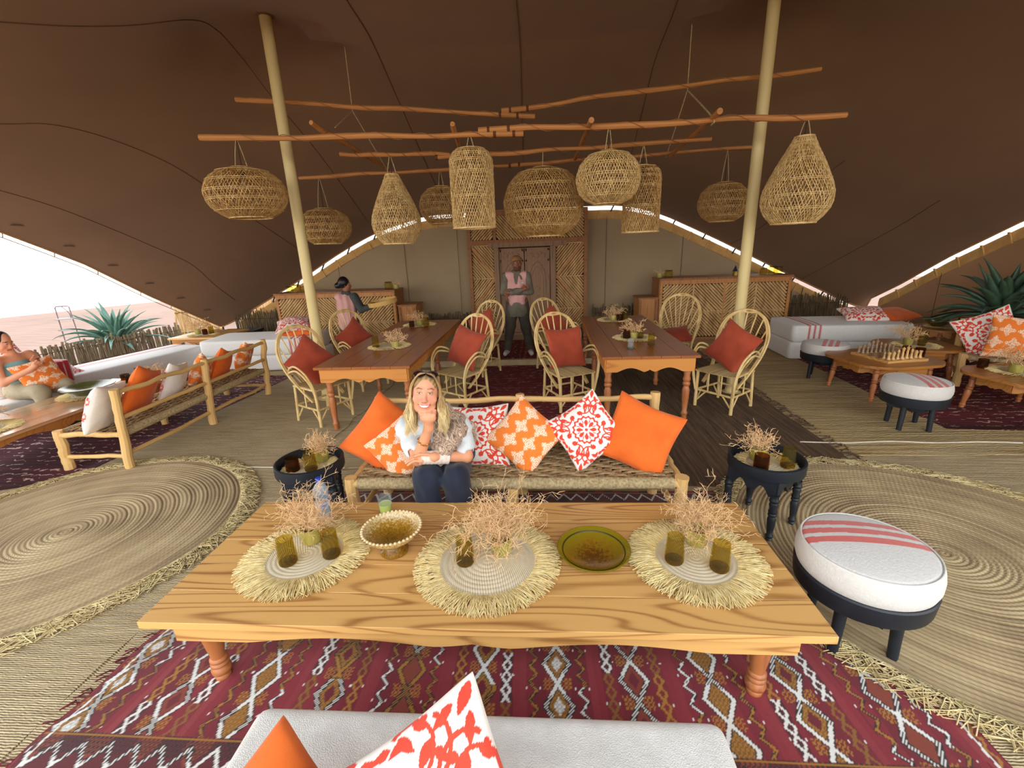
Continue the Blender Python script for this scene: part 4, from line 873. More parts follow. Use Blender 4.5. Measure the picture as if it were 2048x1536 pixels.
# ------------------------------------------------------------------ rattan hoop chairs
def make_chair():
    o = thing('rattan_chair', 'x', 'chair', (0, 0, 0), 0, 'rattan hoop chairs at the dining tables'); r = .0125
    # hoop back, two canes side by side
    def hoop(off, sc): return spline([(-.215*sc, .12, .28), (-.235*sc, -.06, .42), (-.285*sc, -.19, .62), (-.30*sc, -.265, .82), (-.235*sc, -.315, .99), (-.12*sc, -.34, 1.075), (0, -.345, 1.10+off), (.12*sc, -.34, 1.075), (.235*sc, -.315, .99), (.30*sc, -.265, .82), (.285*sc, -.19, .62), (.235*sc, -.06, .42), (.215*sc, .12, .28)], 60)
    MB().tube(hoop(0, 1), r, 8).build('back_hoop', M_RATTAN, o); h2 = hoop(-.024, .92); h2[:, 2] -= .006; MB().tube(h2, r, 8).build('back_hoop', M_RATTAN, o)
    hp = hoop(-.02, .93); 
    for k in range(9):
        a = (k-4)/4; i = int(30+a*17); tp = hp[i]; bt = np.array([a*.10, -.20, .43]); MB().tube([bt, bt*.5+tp*.5+np.array([0, .012, 0]), tp], [.010, .009, .008], 6).build('spindle', M_RATTAN, o)
    for s in (-1, 1):
        for q in (0, 1):
            f = 1-.07*q; MB().tube(spline([(s*.235, .22, .20+.0*q), (s*.262, .255*f, .42), (s*.30, .22*f, .58*f+.03), (s*.325, .09, .675*f+.04), (s*.315, -.05, .66*f+.03), (s*.285, -.15, .60)], 30), .0115, 7).build('arm', M_RATTAN, o)
    for x_ in (-.225, .225):
        MB().tube([(x_, .215, 0), (x_*.99, .205, .44)], [.019, .017], 9).build('leg', M_RATTAN, o); MB().tube([(x_*.92, -.235, 0), (x_*.9, -.20, .44)], [.018, .016], 9).build('leg', M_RATTAN, o)
    for p, q in (((-.23, .21, .2), (.23, .21, .2)), ((-.21, -.215, .2), (.21, -.215, .2)), ((-.225, .21, .2), (-.205, -.215, .2)), ((.225, .21, .2), (.205, -.215, .2)), ((-.24, .22, .435), (.24, .22, .435)), ((-.24, .22, .435), (-.21, -.21, .435)), ((.24, .22, .435), (.21, -.21, .435)), ((-.21, -.21, .435), (.21, -.21, .435))):
        MB().tube([p, q], .013, 7).build('stretcher', M_RATTAN, o)
    for p, q in (((-.1, .21, .2), (-.222, .212, .06)), ((.1, .21, .2), (.222, .212, .06)), ((-.222, .1, .2), (-.224, .205, .06)), ((.222, .1, .2), (.224, .205, .06)), ((-.08, .21, .2), (-.08, .21, .43)), ((.08, .21, .2), (.08, .21, .43)), ((-.225, 0, .2), (-.225, 0, .43)), ((.225, 0, .2), (.225, 0, .43)), ((-.2, -.1, .2), (-.205, -.21, .06)), ((.2, -.1, .2), (.205, -.21, .06))):
        MB().tube([p, q], .0095, 6).build('brace', M_RATTAN, o)
    sl = MB().tube([(-.225, 0, 0), (-.1, 0, -.004), (.1, 0, -.004), (.225, 0, 0)], .0085, 5).mesh('slat')
    for k in range(24):
        y_ = -.2+k*.43/23; s_ = obj('slat', sl, M_SEATR, o, (0, y_, .448)); s_.scale = (1-.05*(1-k/23), 1, 1)
    return o
CH0 = make_chair(); used = [False]
def chair(x, y, rz, label):
    if not used[0]: used[0] = True; CH0.location = (x, y, .012); CH0.rotation_euler = (0, 0, rz); CH0['label'] = label; return CH0
    return dup(CH0, (x, y, .012), rz, label)
GC = 'rust cushions on the rattan chairs'
def chair_set(x, y, rz, lab, clab, tilt=.5, spin=0, dx=0, dz=0, seed=0, dy=0.):
    chair(x, y, rz, lab); f = Vector((-math.sin(rz), math.cos(rz), 0)); s_ = Vector((f.y, -f.x, 0)); c = Vector((x, y, .715+dz))-f*(.075+dy)+s_*dx
    n = Vector((f.x, f.y, tilt)); cushion(clab, c, n, spin, 'rust', .49, t=.14, seed=seed, group=GC)
chair_set(-2.62, 4.92, R(-118), 'rattan hoop chair at the end of the table near the waitress, facing the aisle', 'rust cushion askew on the chair in front of the cream pole near the waitress', .45, R(38), 0, 0, 1)
chair_set(-2.62, 6.25, R(-122), 'rattan hoop chair directly in front of the waitress', 'rust cushion on the chair directly in front of the waitress', .45, R(32), 0, 0, 2)
chair_set(-1.0, 5.35, R(146), 'rattan hoop chair on the aisle behind the seated woman', 'rust cushion on the aisle chair behind the seated woman', .4, R(-12), .0, .02, 3)
chair_set(-.98, 6.85, R(146), 'rattan hoop chair on the aisle beside the man in the pink vest', 'rust cushion on the aisle chair beside the man in the pink vest', .4, R(28), .0, 0, 4)
chair_set(.30, 5.28, R(-152), 'rattan hoop chair turned toward the aisle on the red runner', 'rust cushion standing square on the turned chair', .38, R(-2), 0, 0, 5)
chair_set(.22, 6.95, R(-142), 'rattan hoop chair on the aisle half hidden by the turned chair', 'rust cushion on the chair half hidden by the turned chair', .4, R(35), 0, 0, 6)
chair(2.05, 6.95, R(155), 'rattan hoop chair with open fan back in front of the four panel counter')
cushion('rust cushion slumped flat on the seat of the open fan chair', (2.03, 6.90, .53), (-.15, -.35, .9), R(20), 'rust', .42, t=.13, seed=7, group=GC)
chair_set(2.12, 5.16, R(128), 'rattan hoop chair at the table end beside the second cream pole', 'rust cushion askew on the chair beside the second cream pole', .45, R(-24), 0, 0, 8)
# ------------------------------------------------------------------ things on the dining tables
GD = 'straw mats on the dining tables'; GG = 'glasses on the dining tables'
m1 = onz(779, 693, DZ); m2 = onz(840, 650, DZ); m3 = onz(1268, 676, DZ); m4 = onz(1228, 640, DZ)
placemat('S', (m1.x, m1.y, DZ), 'fringed straw mat under the twig pot in front of the waitress', GD); placemat('S', (m2.x, m2.y, DZ), 'fringed straw mat at the far end of the table near the waitress', GD, 1)
placemat('S', (m3.x, m3.y, DZ), 'fringed straw mat next to the clear ribbed glass', GD, 2); placemat('S', (m4.x, m4.y, DZ), 'fringed straw mat at the door end of the table on the palm mat', GD, 3)
def dp(px_, py_): q = onz(px_, py_, DZ+.01); return (q.x, q.y, DZ+.009)
vase(dp(791, 694), 'dark glass pot of dry twigs on the mat in front of the waitress', 4, 'twig vases on the dining tables', .9, M_SMOKE, 1.1); tumbler(dp(752, 694), 'smoky green tumbler beside the twig pot in front of the waitress', GG, M_SMOKE)
vase(dp(840, 650), 'pale green pot of dry twigs at the far end of the table near the waitress', 4, 'twig vases on the dining tables', .9, None, 1.1, 1); tumbler(dp(824, 654), 'dark glass at the far end of the table near the waitress', GG, M_AMBER, True, .9); tumbler(dp(853, 652), 'olive tumbler at the far end of the table near the waitress', GG, M_SMOKE)
vase(dp(1268, 676), 'pale green pot of dry twigs beside the clear ribbed glass', 4, 'twig vases on the dining tables', .9, None, 1.15, 2); tumbler(dp(1253, 676), 'short dark glass beside the clear ribbed glass', GG, M_AMBER, True); tumbler(dp(1279, 676), 'tall olive tumbler on the mat beside the clear ribbed glass', GG, M_SMOKE); tumbler(dp(1302, 690), 'olive tumbler standing off the mat on bare wood', GG, M_OLIVE, False, .9)
vase(dp(1227, 640), 'pale green pot of dry twigs at the door end of the table', 4, 'twig vases on the dining tables', .9, None, 1.15, 3); tumbler(dp(1240, 641), 'small dark glass at the door end of the table', GG, M_AMBER, True); tumbler(dp(1250, 638), 'olive tumbler at the door end of the table', GG, M_SMOKE)
q = dp(1261, 696); o = thing('ribbed_glass', 'clear ribbed glass standing on bare dining table wood', 'glass', (q[0], q[1], DZ)); MB().lathe([(.001, .002), (.034, .002), (.036, .02), (.032, .03), (.036, .06), (.033, .075), (.038, .115), (.035, .115), (.03, .07), (.03, .03), (.001, .025)], 20, capb=False, capt=False).build('glass_body', M_CLEAR, o)
MB().lathe([(.001, .003), (.035, .003), (.036, .016), (.001, .018)], 20, capb=False, capt=False).build('glass_base', glassy('aqua_glass', srgb(150, 196, 200), .6), o)
# ------------------------------------------------------------------ tent poles
for (px_, py_, pz_), lab in zip(POLES, ('tall cream tent pole behind the chair near the waitress', 'tall cream tent pole in front of the four panel reed counter')):
    o = thing('tent_pole', lab, 'pole', (px_, py_, 0)); MB().tube([(0, 0, 0), (0, 0, pz_)], [.066, .062], 20).build('shaft', M_POLE, o)
    MB().lathe([(.12, 0), (.12, .012), (.08, .02), (.075, .07)], 20).build('base_plate', M_POLE, o); MB().lathe([(.07, pz_-.06), (.12, pz_-.04), (.16, pz_-.02), (.15, pz_)], 20).build('top_pad', simple('brown_pad', srgb(110, 80, 52), None, .8), o)
# ------------------------------------------------------------------ stick chandelier frame
def stick(pa, pb, r, label, seed, group, wob=.02, bind=None):
    rs = np.random.RandomState(seed); a, b = np.array(pa), np.array(pb); n = 8; P = [a+(b-a)*i/(n-1)+np.array([0, rs.randn()*wob*.4, rs.randn()*wob])*(0 < i < n-1) for i in range(n)]
    d = Vector(b-a); L = d.length; o = thing('hanging_stick', label, 'stick', a.tolist(), 0, group)
    S = spline(P, 36)-a; MB().tube(S, (r*(1+.12*np.sin(np.linspace(0, 14, 36)+seed))*np.linspace(1.05, .9, 36)), 9).build('stick', M_STICK, o)
    th = np.linspace(0, 9*PI, 120); i = np.linspace(3, 32, 120); Q = np.array([[np.interp(t_, range(36), S[:, k]) for k in range(3)] for t_ in i]); Q[:, 1] += (r+.004)*np.cos(th*1.3); Q[:, 2] += (r+.004)*np.sin(th*1.3)
    MB().tube(Q, .0035, 4).build('wound_wire', simple('brown_wire', srgb(150, 100, 58), None, .7), o)
    for k in (bind or []):
        c = S[int(k*35)]; MB().lathe([(r*1.05, -.014), (r*1.2, -.012), (r*1.2, .012), (r*1.05, .014)], 10, c, M=Matrix.Rotation(PI/2, 3, 'Y')).build('binding', simple('dark_binding', srgb(104, 58, 28), srgb(80, 42, 18), .8), o)
    return o
YB, YC, YD, YA = 5.0, 5.62, 6.55, 5.9; GS = 'sticks of the hanging lamp frame'
def sp(px_, py_, Y): q = ony(px_, py_, Y); return (q.x, q.y, q.z)
stick(sp(400, 275, YB), sp(1047, 267, YB), .028, 'stick carrying the flattened globe and the tall cylinder shade', 1, GS, .007, (.92, .985))
stick(sp(957, 262, YB-.0), sp(1693, 230, YB), .029, 'stick carrying the big pear shade and the pale globe', 2, GS, .007, (.03, .09))
stick(sp(680, 308, YC), sp(900, 309, YC), .024, 'short stick carrying the pear shade above the waitress table', 3, GS, .006)
stick(sp(873, 315, YC), sp(1423, 278, YC), .024, 'stick carrying the largest globe shade', 4, GS, .007, (.02, .1))
stick(sp(598, 356, YD), sp(1046, 330, YD), .024, 'rear stick carrying the two dark small globes', 5, GS, .007, (.95,))
stick(sp(1025, 330, YD), sp(1506, 294, YD), .022, 'rear stick carrying the globe beside the second pole', 6, GS, .007, (.04,))
stick(sp(472, 199, YA), sp(1070, 233, YA), .026, 'upper suspension stick with its pale cut end beside the pole near the waitress', 7, GS, .007, (.9, .97))
stick(sp(1003, 222, YA), sp(1642, 138, YA), .026, 'upper suspension stick rising past the second pole', 8, GS, .007, (.03, .1))
def cross(pa, pb, lab, s): return stick(pa, pb, .024, lab, s, GS, .007)
cross(sp(622, 245, YB-.2), sp(775, 338, YD+.1), 'cross stick with forked end above the waitress table', 11); cross(sp(905, 248, YB-.15), sp(920, 300, YC+.15), 'short cross stick above the tall cylinder shade', 12)
cross(sp(1183, 240, YB-.2), sp(1150, 318, YD), 'cross stick between the largest globe and the pale globe', 13); cross(sp(1440, 222, YB-.2), sp(1340, 312, YD), 'cross stick near the second pole with a pale cut end', 14)
def rope(label, pts, r=.006, group='ropes of the hanging lamp frame'): return tag(MB().tube(spline(pts, 14), r, 5).build('hanging_rope', M_ROPE), label, 'rope', group)
pA1 = sp(705, 222, YA); pA2 = sp(1375, 180, YA)
rope('rope from the upper stick to the front stick near the waitress', [pA1, sp(670, 255, YB)]); rope('rope from the upper stick to the rear stick near the waitress', [pA1, sp(780, 350, YD)])
rope('knotted pale rope from the upper stick to the front stick by the second pole', [pA2, sp(1425, 235, YB), sp(1423, 250, YB)], .008); rope('rope from the upper stick to the rear stick by the second pole', [pA2, sp(1335, 305, YD), sp(1332, 312, YD)])
for px_, Y in ((705, YA), (1375, YA)):
    a = sp(px_, 222 if px_ < 1000 else 180, YA); rope('thin rope tying the upper stick to the canvas above the '+('waitress table' if px_ < 1000 else 'palm mat table'), [a, (a[0], a[1], canopy_z(a[0], a[1])-.01)], .005)
# ------------------------------------------------------------------ woven lamp shades
def shade(label, c, prof, N, tw, stick_z, mat=None, wd=.0054, seed=0, rings=6, lean=0):
    """prof: list of (r,z) from top (z=0) downward"""
    o = thing('woven_lamp', label, 'lamp', c, 0, 'woven lamps hanging from the stick frame'); rs = np.random.RandomState(seed); pr = spline([(r, z, 0) for r, z in prof], 26)
    o.rotation_euler = (0, lean, seed*1.3)
    Rr, Zz = np.abs(pr[:, 0]), pr[:, 1]; C = []
    ds = np.concatenate([[0], np.cumsum(np.hypot(np.diff(Rr), np.diff(Zz)))]); ds /= ds[-1]
    for sg in (-1, 1):
        for k in range(N):
            a0 = 2*PI*(k+.35*rs.rand())/N; th = a0+sg*tw*ds; rr = Rr+.0035*np.sin(ds*PI*18+k*PI+(sg > 0)*PI); C.append(np.column_stack([rr*np.cos(th), rr*np.sin(th), Zz]))
    w_ = obj('woven_cane', strands_mesh('woven_cane', np.array(C), wd, 4, seed, .5), mat or M_WEAVE, o); w_['kind'] = 'stuff'
    th = np.linspace(0, 2*PI, 49)
    for k in range(rings+1):
        i = min(25, int(k*25/rings)); 
        for dz in ((0,) if k in (0, rings) else (-.008, .008)): MB().tube(np.column_stack([Rr[i]*1.01*np.cos(th), Rr[i]*1.01*np.sin(th), np.full(49, Zz[i]+dz)]), .0032 if k not in (0, rings) else .009, 4, False).build('hoop', M_WEAVE_L, o)
    top = max(.02, stick_z-c[2])
    for a in (0, PI): MB().tube(spline([(Rr[0]*.7*math.cos(a), Rr[0]*.7*math.sin(a), 0), (Rr[0]*.4*math.cos(a), Rr[0]*.4*math.sin(a), top*.5), (0, 0, top)], 10), .0045, 5).build('cord', M_ROPE, o)
    MB().lathe([(.018, -.10), (.022, -.06), (.015, -.03), (.006, 0), (.004, top)], 10).build('lamp_holder', simple('dark_holder', srgb(60, 40, 24), None, .6), o)
    MB().lathe([(.001, -.19), (.02, -.18), (.032, -.15), (.026, -.12), (.016, -.10)], 12, capb=False).build('bulb', simple('frosted_bulb', srgb(150, 130, 100), None, .3), o)
    return o
def globe(r, h, top=.3, bot=.55): return [(r*top*.8, 0), (r*.60, -h*.07), (r*.86, -h*.22), (r*.985, -h*.42), (r, -h*.55), (r*.93, -h*.74), (r*.74, -h*.90), (r*bot*.9, -h)]
def pear(r, h): return [(r*.26, 0), (r*.36, -h*.08), (r*.62, -h*.28), (r*.9, -h*.52), (r, -h*.7), (r*.9, -h*.86), (r*.62, -h)]
def cyl(r, h): return [(r*.3, 0), (r*.75, -h*.04), (r*.96, -h*.13), (r, -h*.25), (r*1.0, -h*.6), (r*1.0, -h)]
def lamp(lab, L, R_, T, B, Y, kind, N, tw, sty, seed, mat=None, dl=.035):
    c = ony((L+R_)/2, (T+B)/2, Y); r = (ony(R_, (T+B)/2, Y)-ony(L, (T+B)/2, Y)).length/2*.985; t_ = ony((L+R_)/2, T+2, Y); b_ = ony((L+R_)/2, B-3, Y); h = t_.z-b_.z
    h = h-.06*r
    zt = c.z+h/2
    return shade(lab, (c.x, c.y, zt), kind(r, h), N, tw, sp((L+R_)/2, sty, Y)[2], mat, seed=seed)
lamp('flattened woven globe lamp hanging at the stick end beside the cream pole', 421, 566, 332, 442, YB, lambda r, h: globe(r, h, .35, .58), 74, 0.94, 272, 1)
lamp('tall domed cylinder lamp of woven cane', 902, 988, 294, 462, YB, cyl, 54, 1.5, 266, 2, M_WEAVE_L)
lamp('pale round woven globe lamp below the spliced front stick', 1152, 1280, 299, 413, YB, lambda r, h: globe(r, h, .3, .5), 71, 0.94, 248, 3, M_WEAVE_L)
lamp('big pear shaped woven lamp hanging beyond the second pole', 1530, 1664, 272, 453, YB, pear, 66, 1.2, 232, 4, M_WEAVE_L)
lamp('slim pear shaped woven lamp above the waitress table', 743, 839, 347, 493, YC, pear, 64, 1.2, 308, 5, M_WEAVE_L)
lamp('largest woven globe lamp in front of the reed door wall', 1007, 1167, 332, 478, YC, lambda r, h: globe(r, h, .3, .5), 90, 1.08, 302, 6)
lamp('domed cylinder lamp behind the pale globe', 1246, 1320, 329, 469, YC, cyl, 54, 1.5, 290, 7)
lamp('small dark woven globe lamp behind the cream pole', 604, 700, 414, 492, YD, lambda r, h: globe(r, h, .4, .6), 64, 0.94, 352, 8)
lamp('small dark woven globe lamp behind the tall cylinder lamp', 840, 930, 370, 452, YD, lambda r, h: globe(r, h, .4, .6), 64, 0.94, 338, 9)
lamp('round woven globe lamp hanging low beside the second pole', 1397, 1495, 362, 447, YD, lambda r, h: globe(r, h, .35, .55), 67, 0.94, 300, 10)
# ------------------------------------------------------------------ reed panels
def reed_fill(w, h, ang, step, r, seed, y=0.):
    """parallel reeds at an angle clipped to a w x h rectangle (local XZ, origin lower corner)"""
    rs = np.random.RandomState(seed); c, s = math.cos(ang), math.sin(ang); C = []; L = w+h
    for t_ in np.arange(-L, L, step):
        px_, pz_ = -s*t_+w/2, c*t_+h/2; lo, hi = -9., 9.
        for p, d, a, b in ((px_, c, 0, w), (pz_, s, 0, h)):
            if abs(d) < 1e-6:
                if p < a or p > b: lo, hi = 1, 0
            else: q = sorted(((a-p)/d, (b-p)/d)); lo, hi = max(lo, q[0]), min(hi, q[1])
        if hi-lo > .03: 
            j = .3*step*rs.randn(); C.append([(px_+lo*c-s*j*.3, y+.4*r*rs.randn(), pz_+lo*s), (px_+(lo+hi)/2*c, y+.4*r*rs.randn(), pz_+(lo+hi)/2*s), (px_+hi*c-s*j*.3, y+.4*r*rs.randn(), pz_+hi*s)])
    return np.array(C)
def reed_panel(o, x, z, w, h, ang, seed, y=0., mat=None, diag=True, step=.044):
    C = reed_fill(w, h, ang, step, .006, seed); C = C+np.array([x, y, z])
    p = obj('reed_panel', strands_mesh('reed_panel', C, .0205, 6, seed), mat or M_REED, o); return p
def framing(o, a, b, wd, dp, mat=None, y=0.):
    """a bar in the local XZ plane"""
    a, b = Vector((a[0], y, a[1])), Vector((b[0], y, b[1])); d = b-a; M = Matrix.Rotation(-math.atan2(d.z, d.x), 3, 'Y'); mb = MB(); c = (a+b)/2
    return mb.box((0, 0, 0), (d.length, dp, wd)).build('frame_bar', mat or M_FRAME, o, M=Matrix.Translation(c) @ M.to_4x4())
M_BACKING = simple('reed_backing', srgb(70, 48, 26), srgb(50, 34, 18), .9)
def counter(name, label, x0, x1, y, depth, H, cols, chev, loc_rz=0):
    W = x1-x0; o = thing(name, label, 'bar counter', (x0, y, 0)); t_ = .055
    MB().box((W/2, depth/2+.012, H/2-.02), (W-.02, depth-.02, H-.06)).build('body', M_BACKING, o)
    MB().box((W/2, depth/2-.01, H-.018), (W+.04, depth+.06, .036)).build('counter_top', M_FRAME_D, o)
    framing(o, (0, H-.075), (W, H-.075), .08, .05, M_FRAME); framing(o, (0, .04), (W, .04), .06, .05, M_FRAME_D)
    for x_ in (t_/2, W-t_/2): framing(o, (x_, .01), (x_, H-.04), t_, .052)
    pw = (W-2*t_)/cols; zs = (.08, H*.46, H-.115)
    for c in range(cols):
        xx = t_+c*pw
        if c: framing(o, (xx, .07), (xx, H-.11), .03 if c % 2 else .05, .045, M_FRAME if c % 2 == 0 else M_REED)
        for r_ in range(2):
            z0, z1 = zs[r_], zs[r_+1]; a = chev[r_][c]; reed_panel(o, xx+.012, z0+.008, pw-.024, z1-z0-.016, a, c*7+r_, -.008)
        for dz in (-.012, .012): MB().tube([(xx+.01, -.016, zs[1]+dz), (xx+pw-.01, -.016, zs[1]+dz)], .011, 6).build('reed_rail', M_REED, o)
    for sx in (0, W): MB().box((sx, depth/2, H/2), (.03, depth, H-.03)).build('side_panel', M_FRAME_D, o)
    return o
A_ = R(45); B_ = R(-45)
counter('reed_counter', 'reed chevron bar counter where the waitress stands with a tray', -5.44, -2.95, 9.0, .55, 1.17, 3, ((B_, A_, B_), (A_, B_, A_)))
o = counter('reed_counter', 'reed chevron bar counter with four panel columns behind the second pole', 2.28, 4.72, 9.0, .55, 1.22, 4, ((A_, B_, A_, B_), (A_, B_, A_, B_)))
# lower return shelves at the inner ends of the counters
for nm, x_, lab in (('side_shelf', -2.72, 'low brown side shelf attached beside the counter where the waitress stands'), ('side_shelf', 2.08, 'low brown side shelf beside the four panel counter')):
    s_ = thing(nm, lab, 'shelf', (x_, 9.25, 0)); MB().box((0, 0, .42), (.36, .5, .84)).build('body', M_FRAME, s_); MB().box((0, 0, .855), (.40, .54, .03)).build('shelf_top', M_FRAME_D, s_)
    framing(s_, (-.16, .05), (-.16, .82), .05, .02, M_FRAME_D, -.26); framing(s_, (.16, .05), (.16, .82), .05, .02, M_FRAME_D, -.26)
# jars and glasses on the counters
GJ = 'jars on the bar counters'; M_BRASS = simple('brass_jar', srgb(190, 160, 70), srgb(120, 96, 34), .3, 10, metal=.6)
JAR = MB().lathe([(.001, .002), (.062, .002), (.066, .02), (.066, .085), (.06, .1), (.062, .115), (.056, .118), (.054, .1), (.001, .09)], 20, capb=False, capt=False).mesh('jar', 50)
def jar(px_, py_, z, lab, mat, s_=1., lid=True):
    q = ony(px_, py_, 9.22); o = thing('glass_jar', lab, 'jar', (q.x, 9.22, z), 0, GJ); o.scale = (s_,)*3; obj('jar_body', JAR, mat, o); MB().lathe([(.05, .105), (.052, .116), (.0005, .118)], 18, capt=False).build('contents', M_SMOKE, o); return o
jar(578, 572, 1.171, 'squat olive jar at the open end of the waitress counter', M_OLIVE); jar(592, 570, 1.171, 'tall olive jar beside the squat jar on the waitress counter', M_OLIVE, 1.3); jar(606, 572, 1.171, 'brass coloured jar beside the pole on the waitress counter', M_BRASS, 1.0)
jar(777, 570, 1.171, 'tall olive jar beside the twig pot on the waitress counter', M_OLIVE, 1.25); q = ony(792, 570, 9.22); vase((q.x, 9.22, 1.171), 'small twig pot on the waitress counter', 4, 'twig vases on the bar counters', 1., M_OLIVE, .7)
q = ony(1319, 550, 9.22); vase((q.x, 9.22, 1.221), 'small twig pot on the four panel counter', 4, 'twig vases on the bar counters', 1., M_BRASS, .7); jar(1337, 550, 1.221, 'dark jar beside the twig pot on the four panel counter', M_SMOKE, 1.2)
jar(1527, 545, 1.221, 'squat brass jar on the four panel counter beyond the pole', M_BRASS, 1.05); jar(1546, 542, 1.221, 'tall olive jar on the four panel counter beyond the pole', M_OLIVE, 1.3); jar(1556, 542, 1.221, 'olive jar at the very end of the four panel counter', M_OLIVE, 1.2)
q = ony(1470, 547, 9.22); o = thing('pointed_lantern', 'small dark pointed lantern on the four panel counter beside the pole', 'lantern', (q.x, 9.22, 1.221)); MB().lathe([(.05, 0), (.05, .08)], 6).build('lantern_body', M_BRASS, o); MB().lathe([(.055, .08), (.03, .13), (.004, .19)], 6).build('lantern_roof', M_BLACK, o)
# ------------------------------------------------------------------ reed door wall with carved double door
DW = struct(bpy.data.objects.new('wall_door', None), 'reed chevron wall with dark frame around the carved door'); COL.objects.link(DW); DW.location = (-1.50, 9.62, 0)
W, H = 2.44, 2.60
MB().box((W/2, .06, H/2), (W, .02, H)).build('backing', M_BACKING, DW)
for x_ in (.03, W-.03): framing(DW, (x_, 0), (x_, H), .07, .08, M_FRAME_D)
for x_ in (.56, 1.78): framing(DW, (x_, 0), (x_, H), .06, .08, M_FRAME_D)
for z_ in (2.01, H-.03): framing(DW, (0, z_), (W, z_), .09, .085, M_FRAME_D)
framing(DW, (.42, 1.95), (2.02, 1.95), .09, .12, M_DOOR)
for x0_, flip in ((.065, 1), (1.815, -1)):
    w_ = .46 if flip == 1 else .56
    for k, (z0, z1) in enumerate(((.02, .62), (.64, 1.28), (1.30, 1.94))):
        a = R(-50)*flip*(1 if k % 2 else -1); reed_panel(DW, x0_, z0, w_, z1-z0, -a if k % 2 == 0 else -a, 31+k, .02, None, step=.044)
        framing(DW, (x0_, z1+.01), (x0_+w_, z1+.01), .022, .03, M_REED, .012)
        p0, p1 = ((x0_, z1), (x0_+w_, z0)) if (k % 2 == 0) == (flip == 1) else ((x0_, z0), (x0_+w_, z1)); framing(DW, p0, p1, .035, .03, M_FRAME, .008)
for k, (x0_, w_, a) in enumerate(((.065, .46, R(45)), (.59, 1.16, R(-48)), (1.815, .56, R(-45)))): reed_panel(DW, x0_, 2.06, w_, H-2.13, a, 41+k, .02, None, step=.044)
dz = .10
DR = struct(bpy.data.objects.new('door_1', None), 'carved weathered double door'); COL.objects.link(DR); DR.location = (-.92, 9.60, dz)
for x_ in (0, 1.16): MB().box((x_, .0, .90), (.10, .10, 1.80)).build('door_post', M_DOOR, DR)
MB().box((.58, .0, .02), (1.2, .12, .04)).build('threshold', M_DOOR, DR)
for k, x0_ in enumerate((.055, .585)):
    lf = MB().box((0, 0, 0), (.515, .045, 1.74)).build('door_leaf', M_DOOR, DR, loc=(x0_+.2575, .03, .91))
    for (cx_, cz_, w_, h_) in ((0, -.2, .40, 1.2), ):
        ar = [(-.17, -.75), (-.17, .32)]+[(-.17+.17*q, .32+.26*math.sin(q*PI/2)**.8) for q in np.linspace(.1, 1, 8)]; ar += [(-x_, z_) for x_, z_ in ar[::-1][1:]]
        MB().tube([(x_, -.026, z_) for x_, z_ in ar], .009, 6).build('carved_arch', M_DOOR, lf)
        MB().tube([(x_*.72, -.024, z_*.85) for x_, z_ in ar], .006, 6).build('carved_arch', M_DOOR, lf)
    for s in (-1, 1): MB().box((s*.235, -.028, 0), (.04, .016, 1.72)).build('stile', M_DOOR, lf)
    for z_ in (.83, .62, -.84): MB().box((0, -.028, z_), (.48, .016, .045)).build('moulding', M_DOOR, lf)
    ros = MB().lathe([(.05, 0), (.045, .008), (.02, .012), (.001, .018)], 8, capb=False, capt=False).mesh('rosette', 20)
    for z_ in (-.55, -.35, -.15, .05): obj('rosette', ros, M_DOOR, lf, (0, -.023, z_), (PI/2, 0, 0))
    for x_ in (-.12, 0, .12): obj('rosette', ros, M_DOOR, lf, (x_, -.023, .72), (PI/2, 0, 0))
# red poufs beside the door
o = thing('plant_basket', 'woven basket filled with red cloth beside the reed door wall', 'basket', (.92, 8.6, .1)); MB().lathe([(.12, 0), (.18, .12), (.19, .26), (.17, .34), (.15, .34), (.15, .05)], 20, capt=False).build('basket', M_REED_D, o)
rs = np.random.RandomState(4); mb = MB()
for k in range(9):
    a = k*2.4; mb.lathe([(.0005, -.05), (.05, -.04), (.075, 0), (.05, .04), (.0005, .05)], 10, (.09*math.cos(a)*rs.rand()**.5, .09*math.sin(a)*rs.rand()**.5, .36+.07*rs.rand()), capb=False, capt=False)
mb.build('red_cloth', simple('red_cloth', srgb(170, 24, 34), srgb(120, 12, 22), .9), o)
# ------------------------------------------------------------------ reed screens along the walls
def reed_screen(label, p0, p1, h, seed, r=.011, step=.022, mat=None, base=0.):
    rs = np.random.RandomState(seed); d = Vector((p1[0]-p0[0], p1[1]-p0[1], 0)); L = d.length; o = thing('reed_screen', label, 'screen', (p0[0], p0[1], base), math.atan2(d.y, d.x)); C = []
    for x_ in np.arange(0, L, step):
        hh = h*(1+.06*rs.randn()); C.append([(x_+.01*rs.randn(), .012*rs.randn(), 0), (x_+.01*rs.randn(), .012*rs.randn(), hh*.5), (x_+.02*rs.randn(), .015*rs.randn(), hh)])
    s_ = obj('reeds', strands_mesh('reeds', np.array(C), r, 5, seed), mat or M_REED_D, o); s_['kind'] = 'stuff'
    for z_ in (h*.25, h*.8): MB().tube([(0, -.02, z_), (L, -.02, z_)], .008, 5).build('binding_wire', M_SEAM, o)
    return o
reed_screen('old grey reed screen between the canopy corner and the waitress counter', (-6.9, 9.72), (-5.5, 9.72), .72, 1); reed_screen('old grey reed screen behind the stacked mattresses', (4.8, 9.72), (6.3, 9.72), .72, 2); reed_screen('short old reed screen between the reed door wall and the four panel counter', (1.1, 9.72), (2.2, 9.72), .62, 3); reed_screen('short old reed screen between waitress counter and reed door wall', (-2.5, 9.72), (-1.55, 9.72), .55, 4)
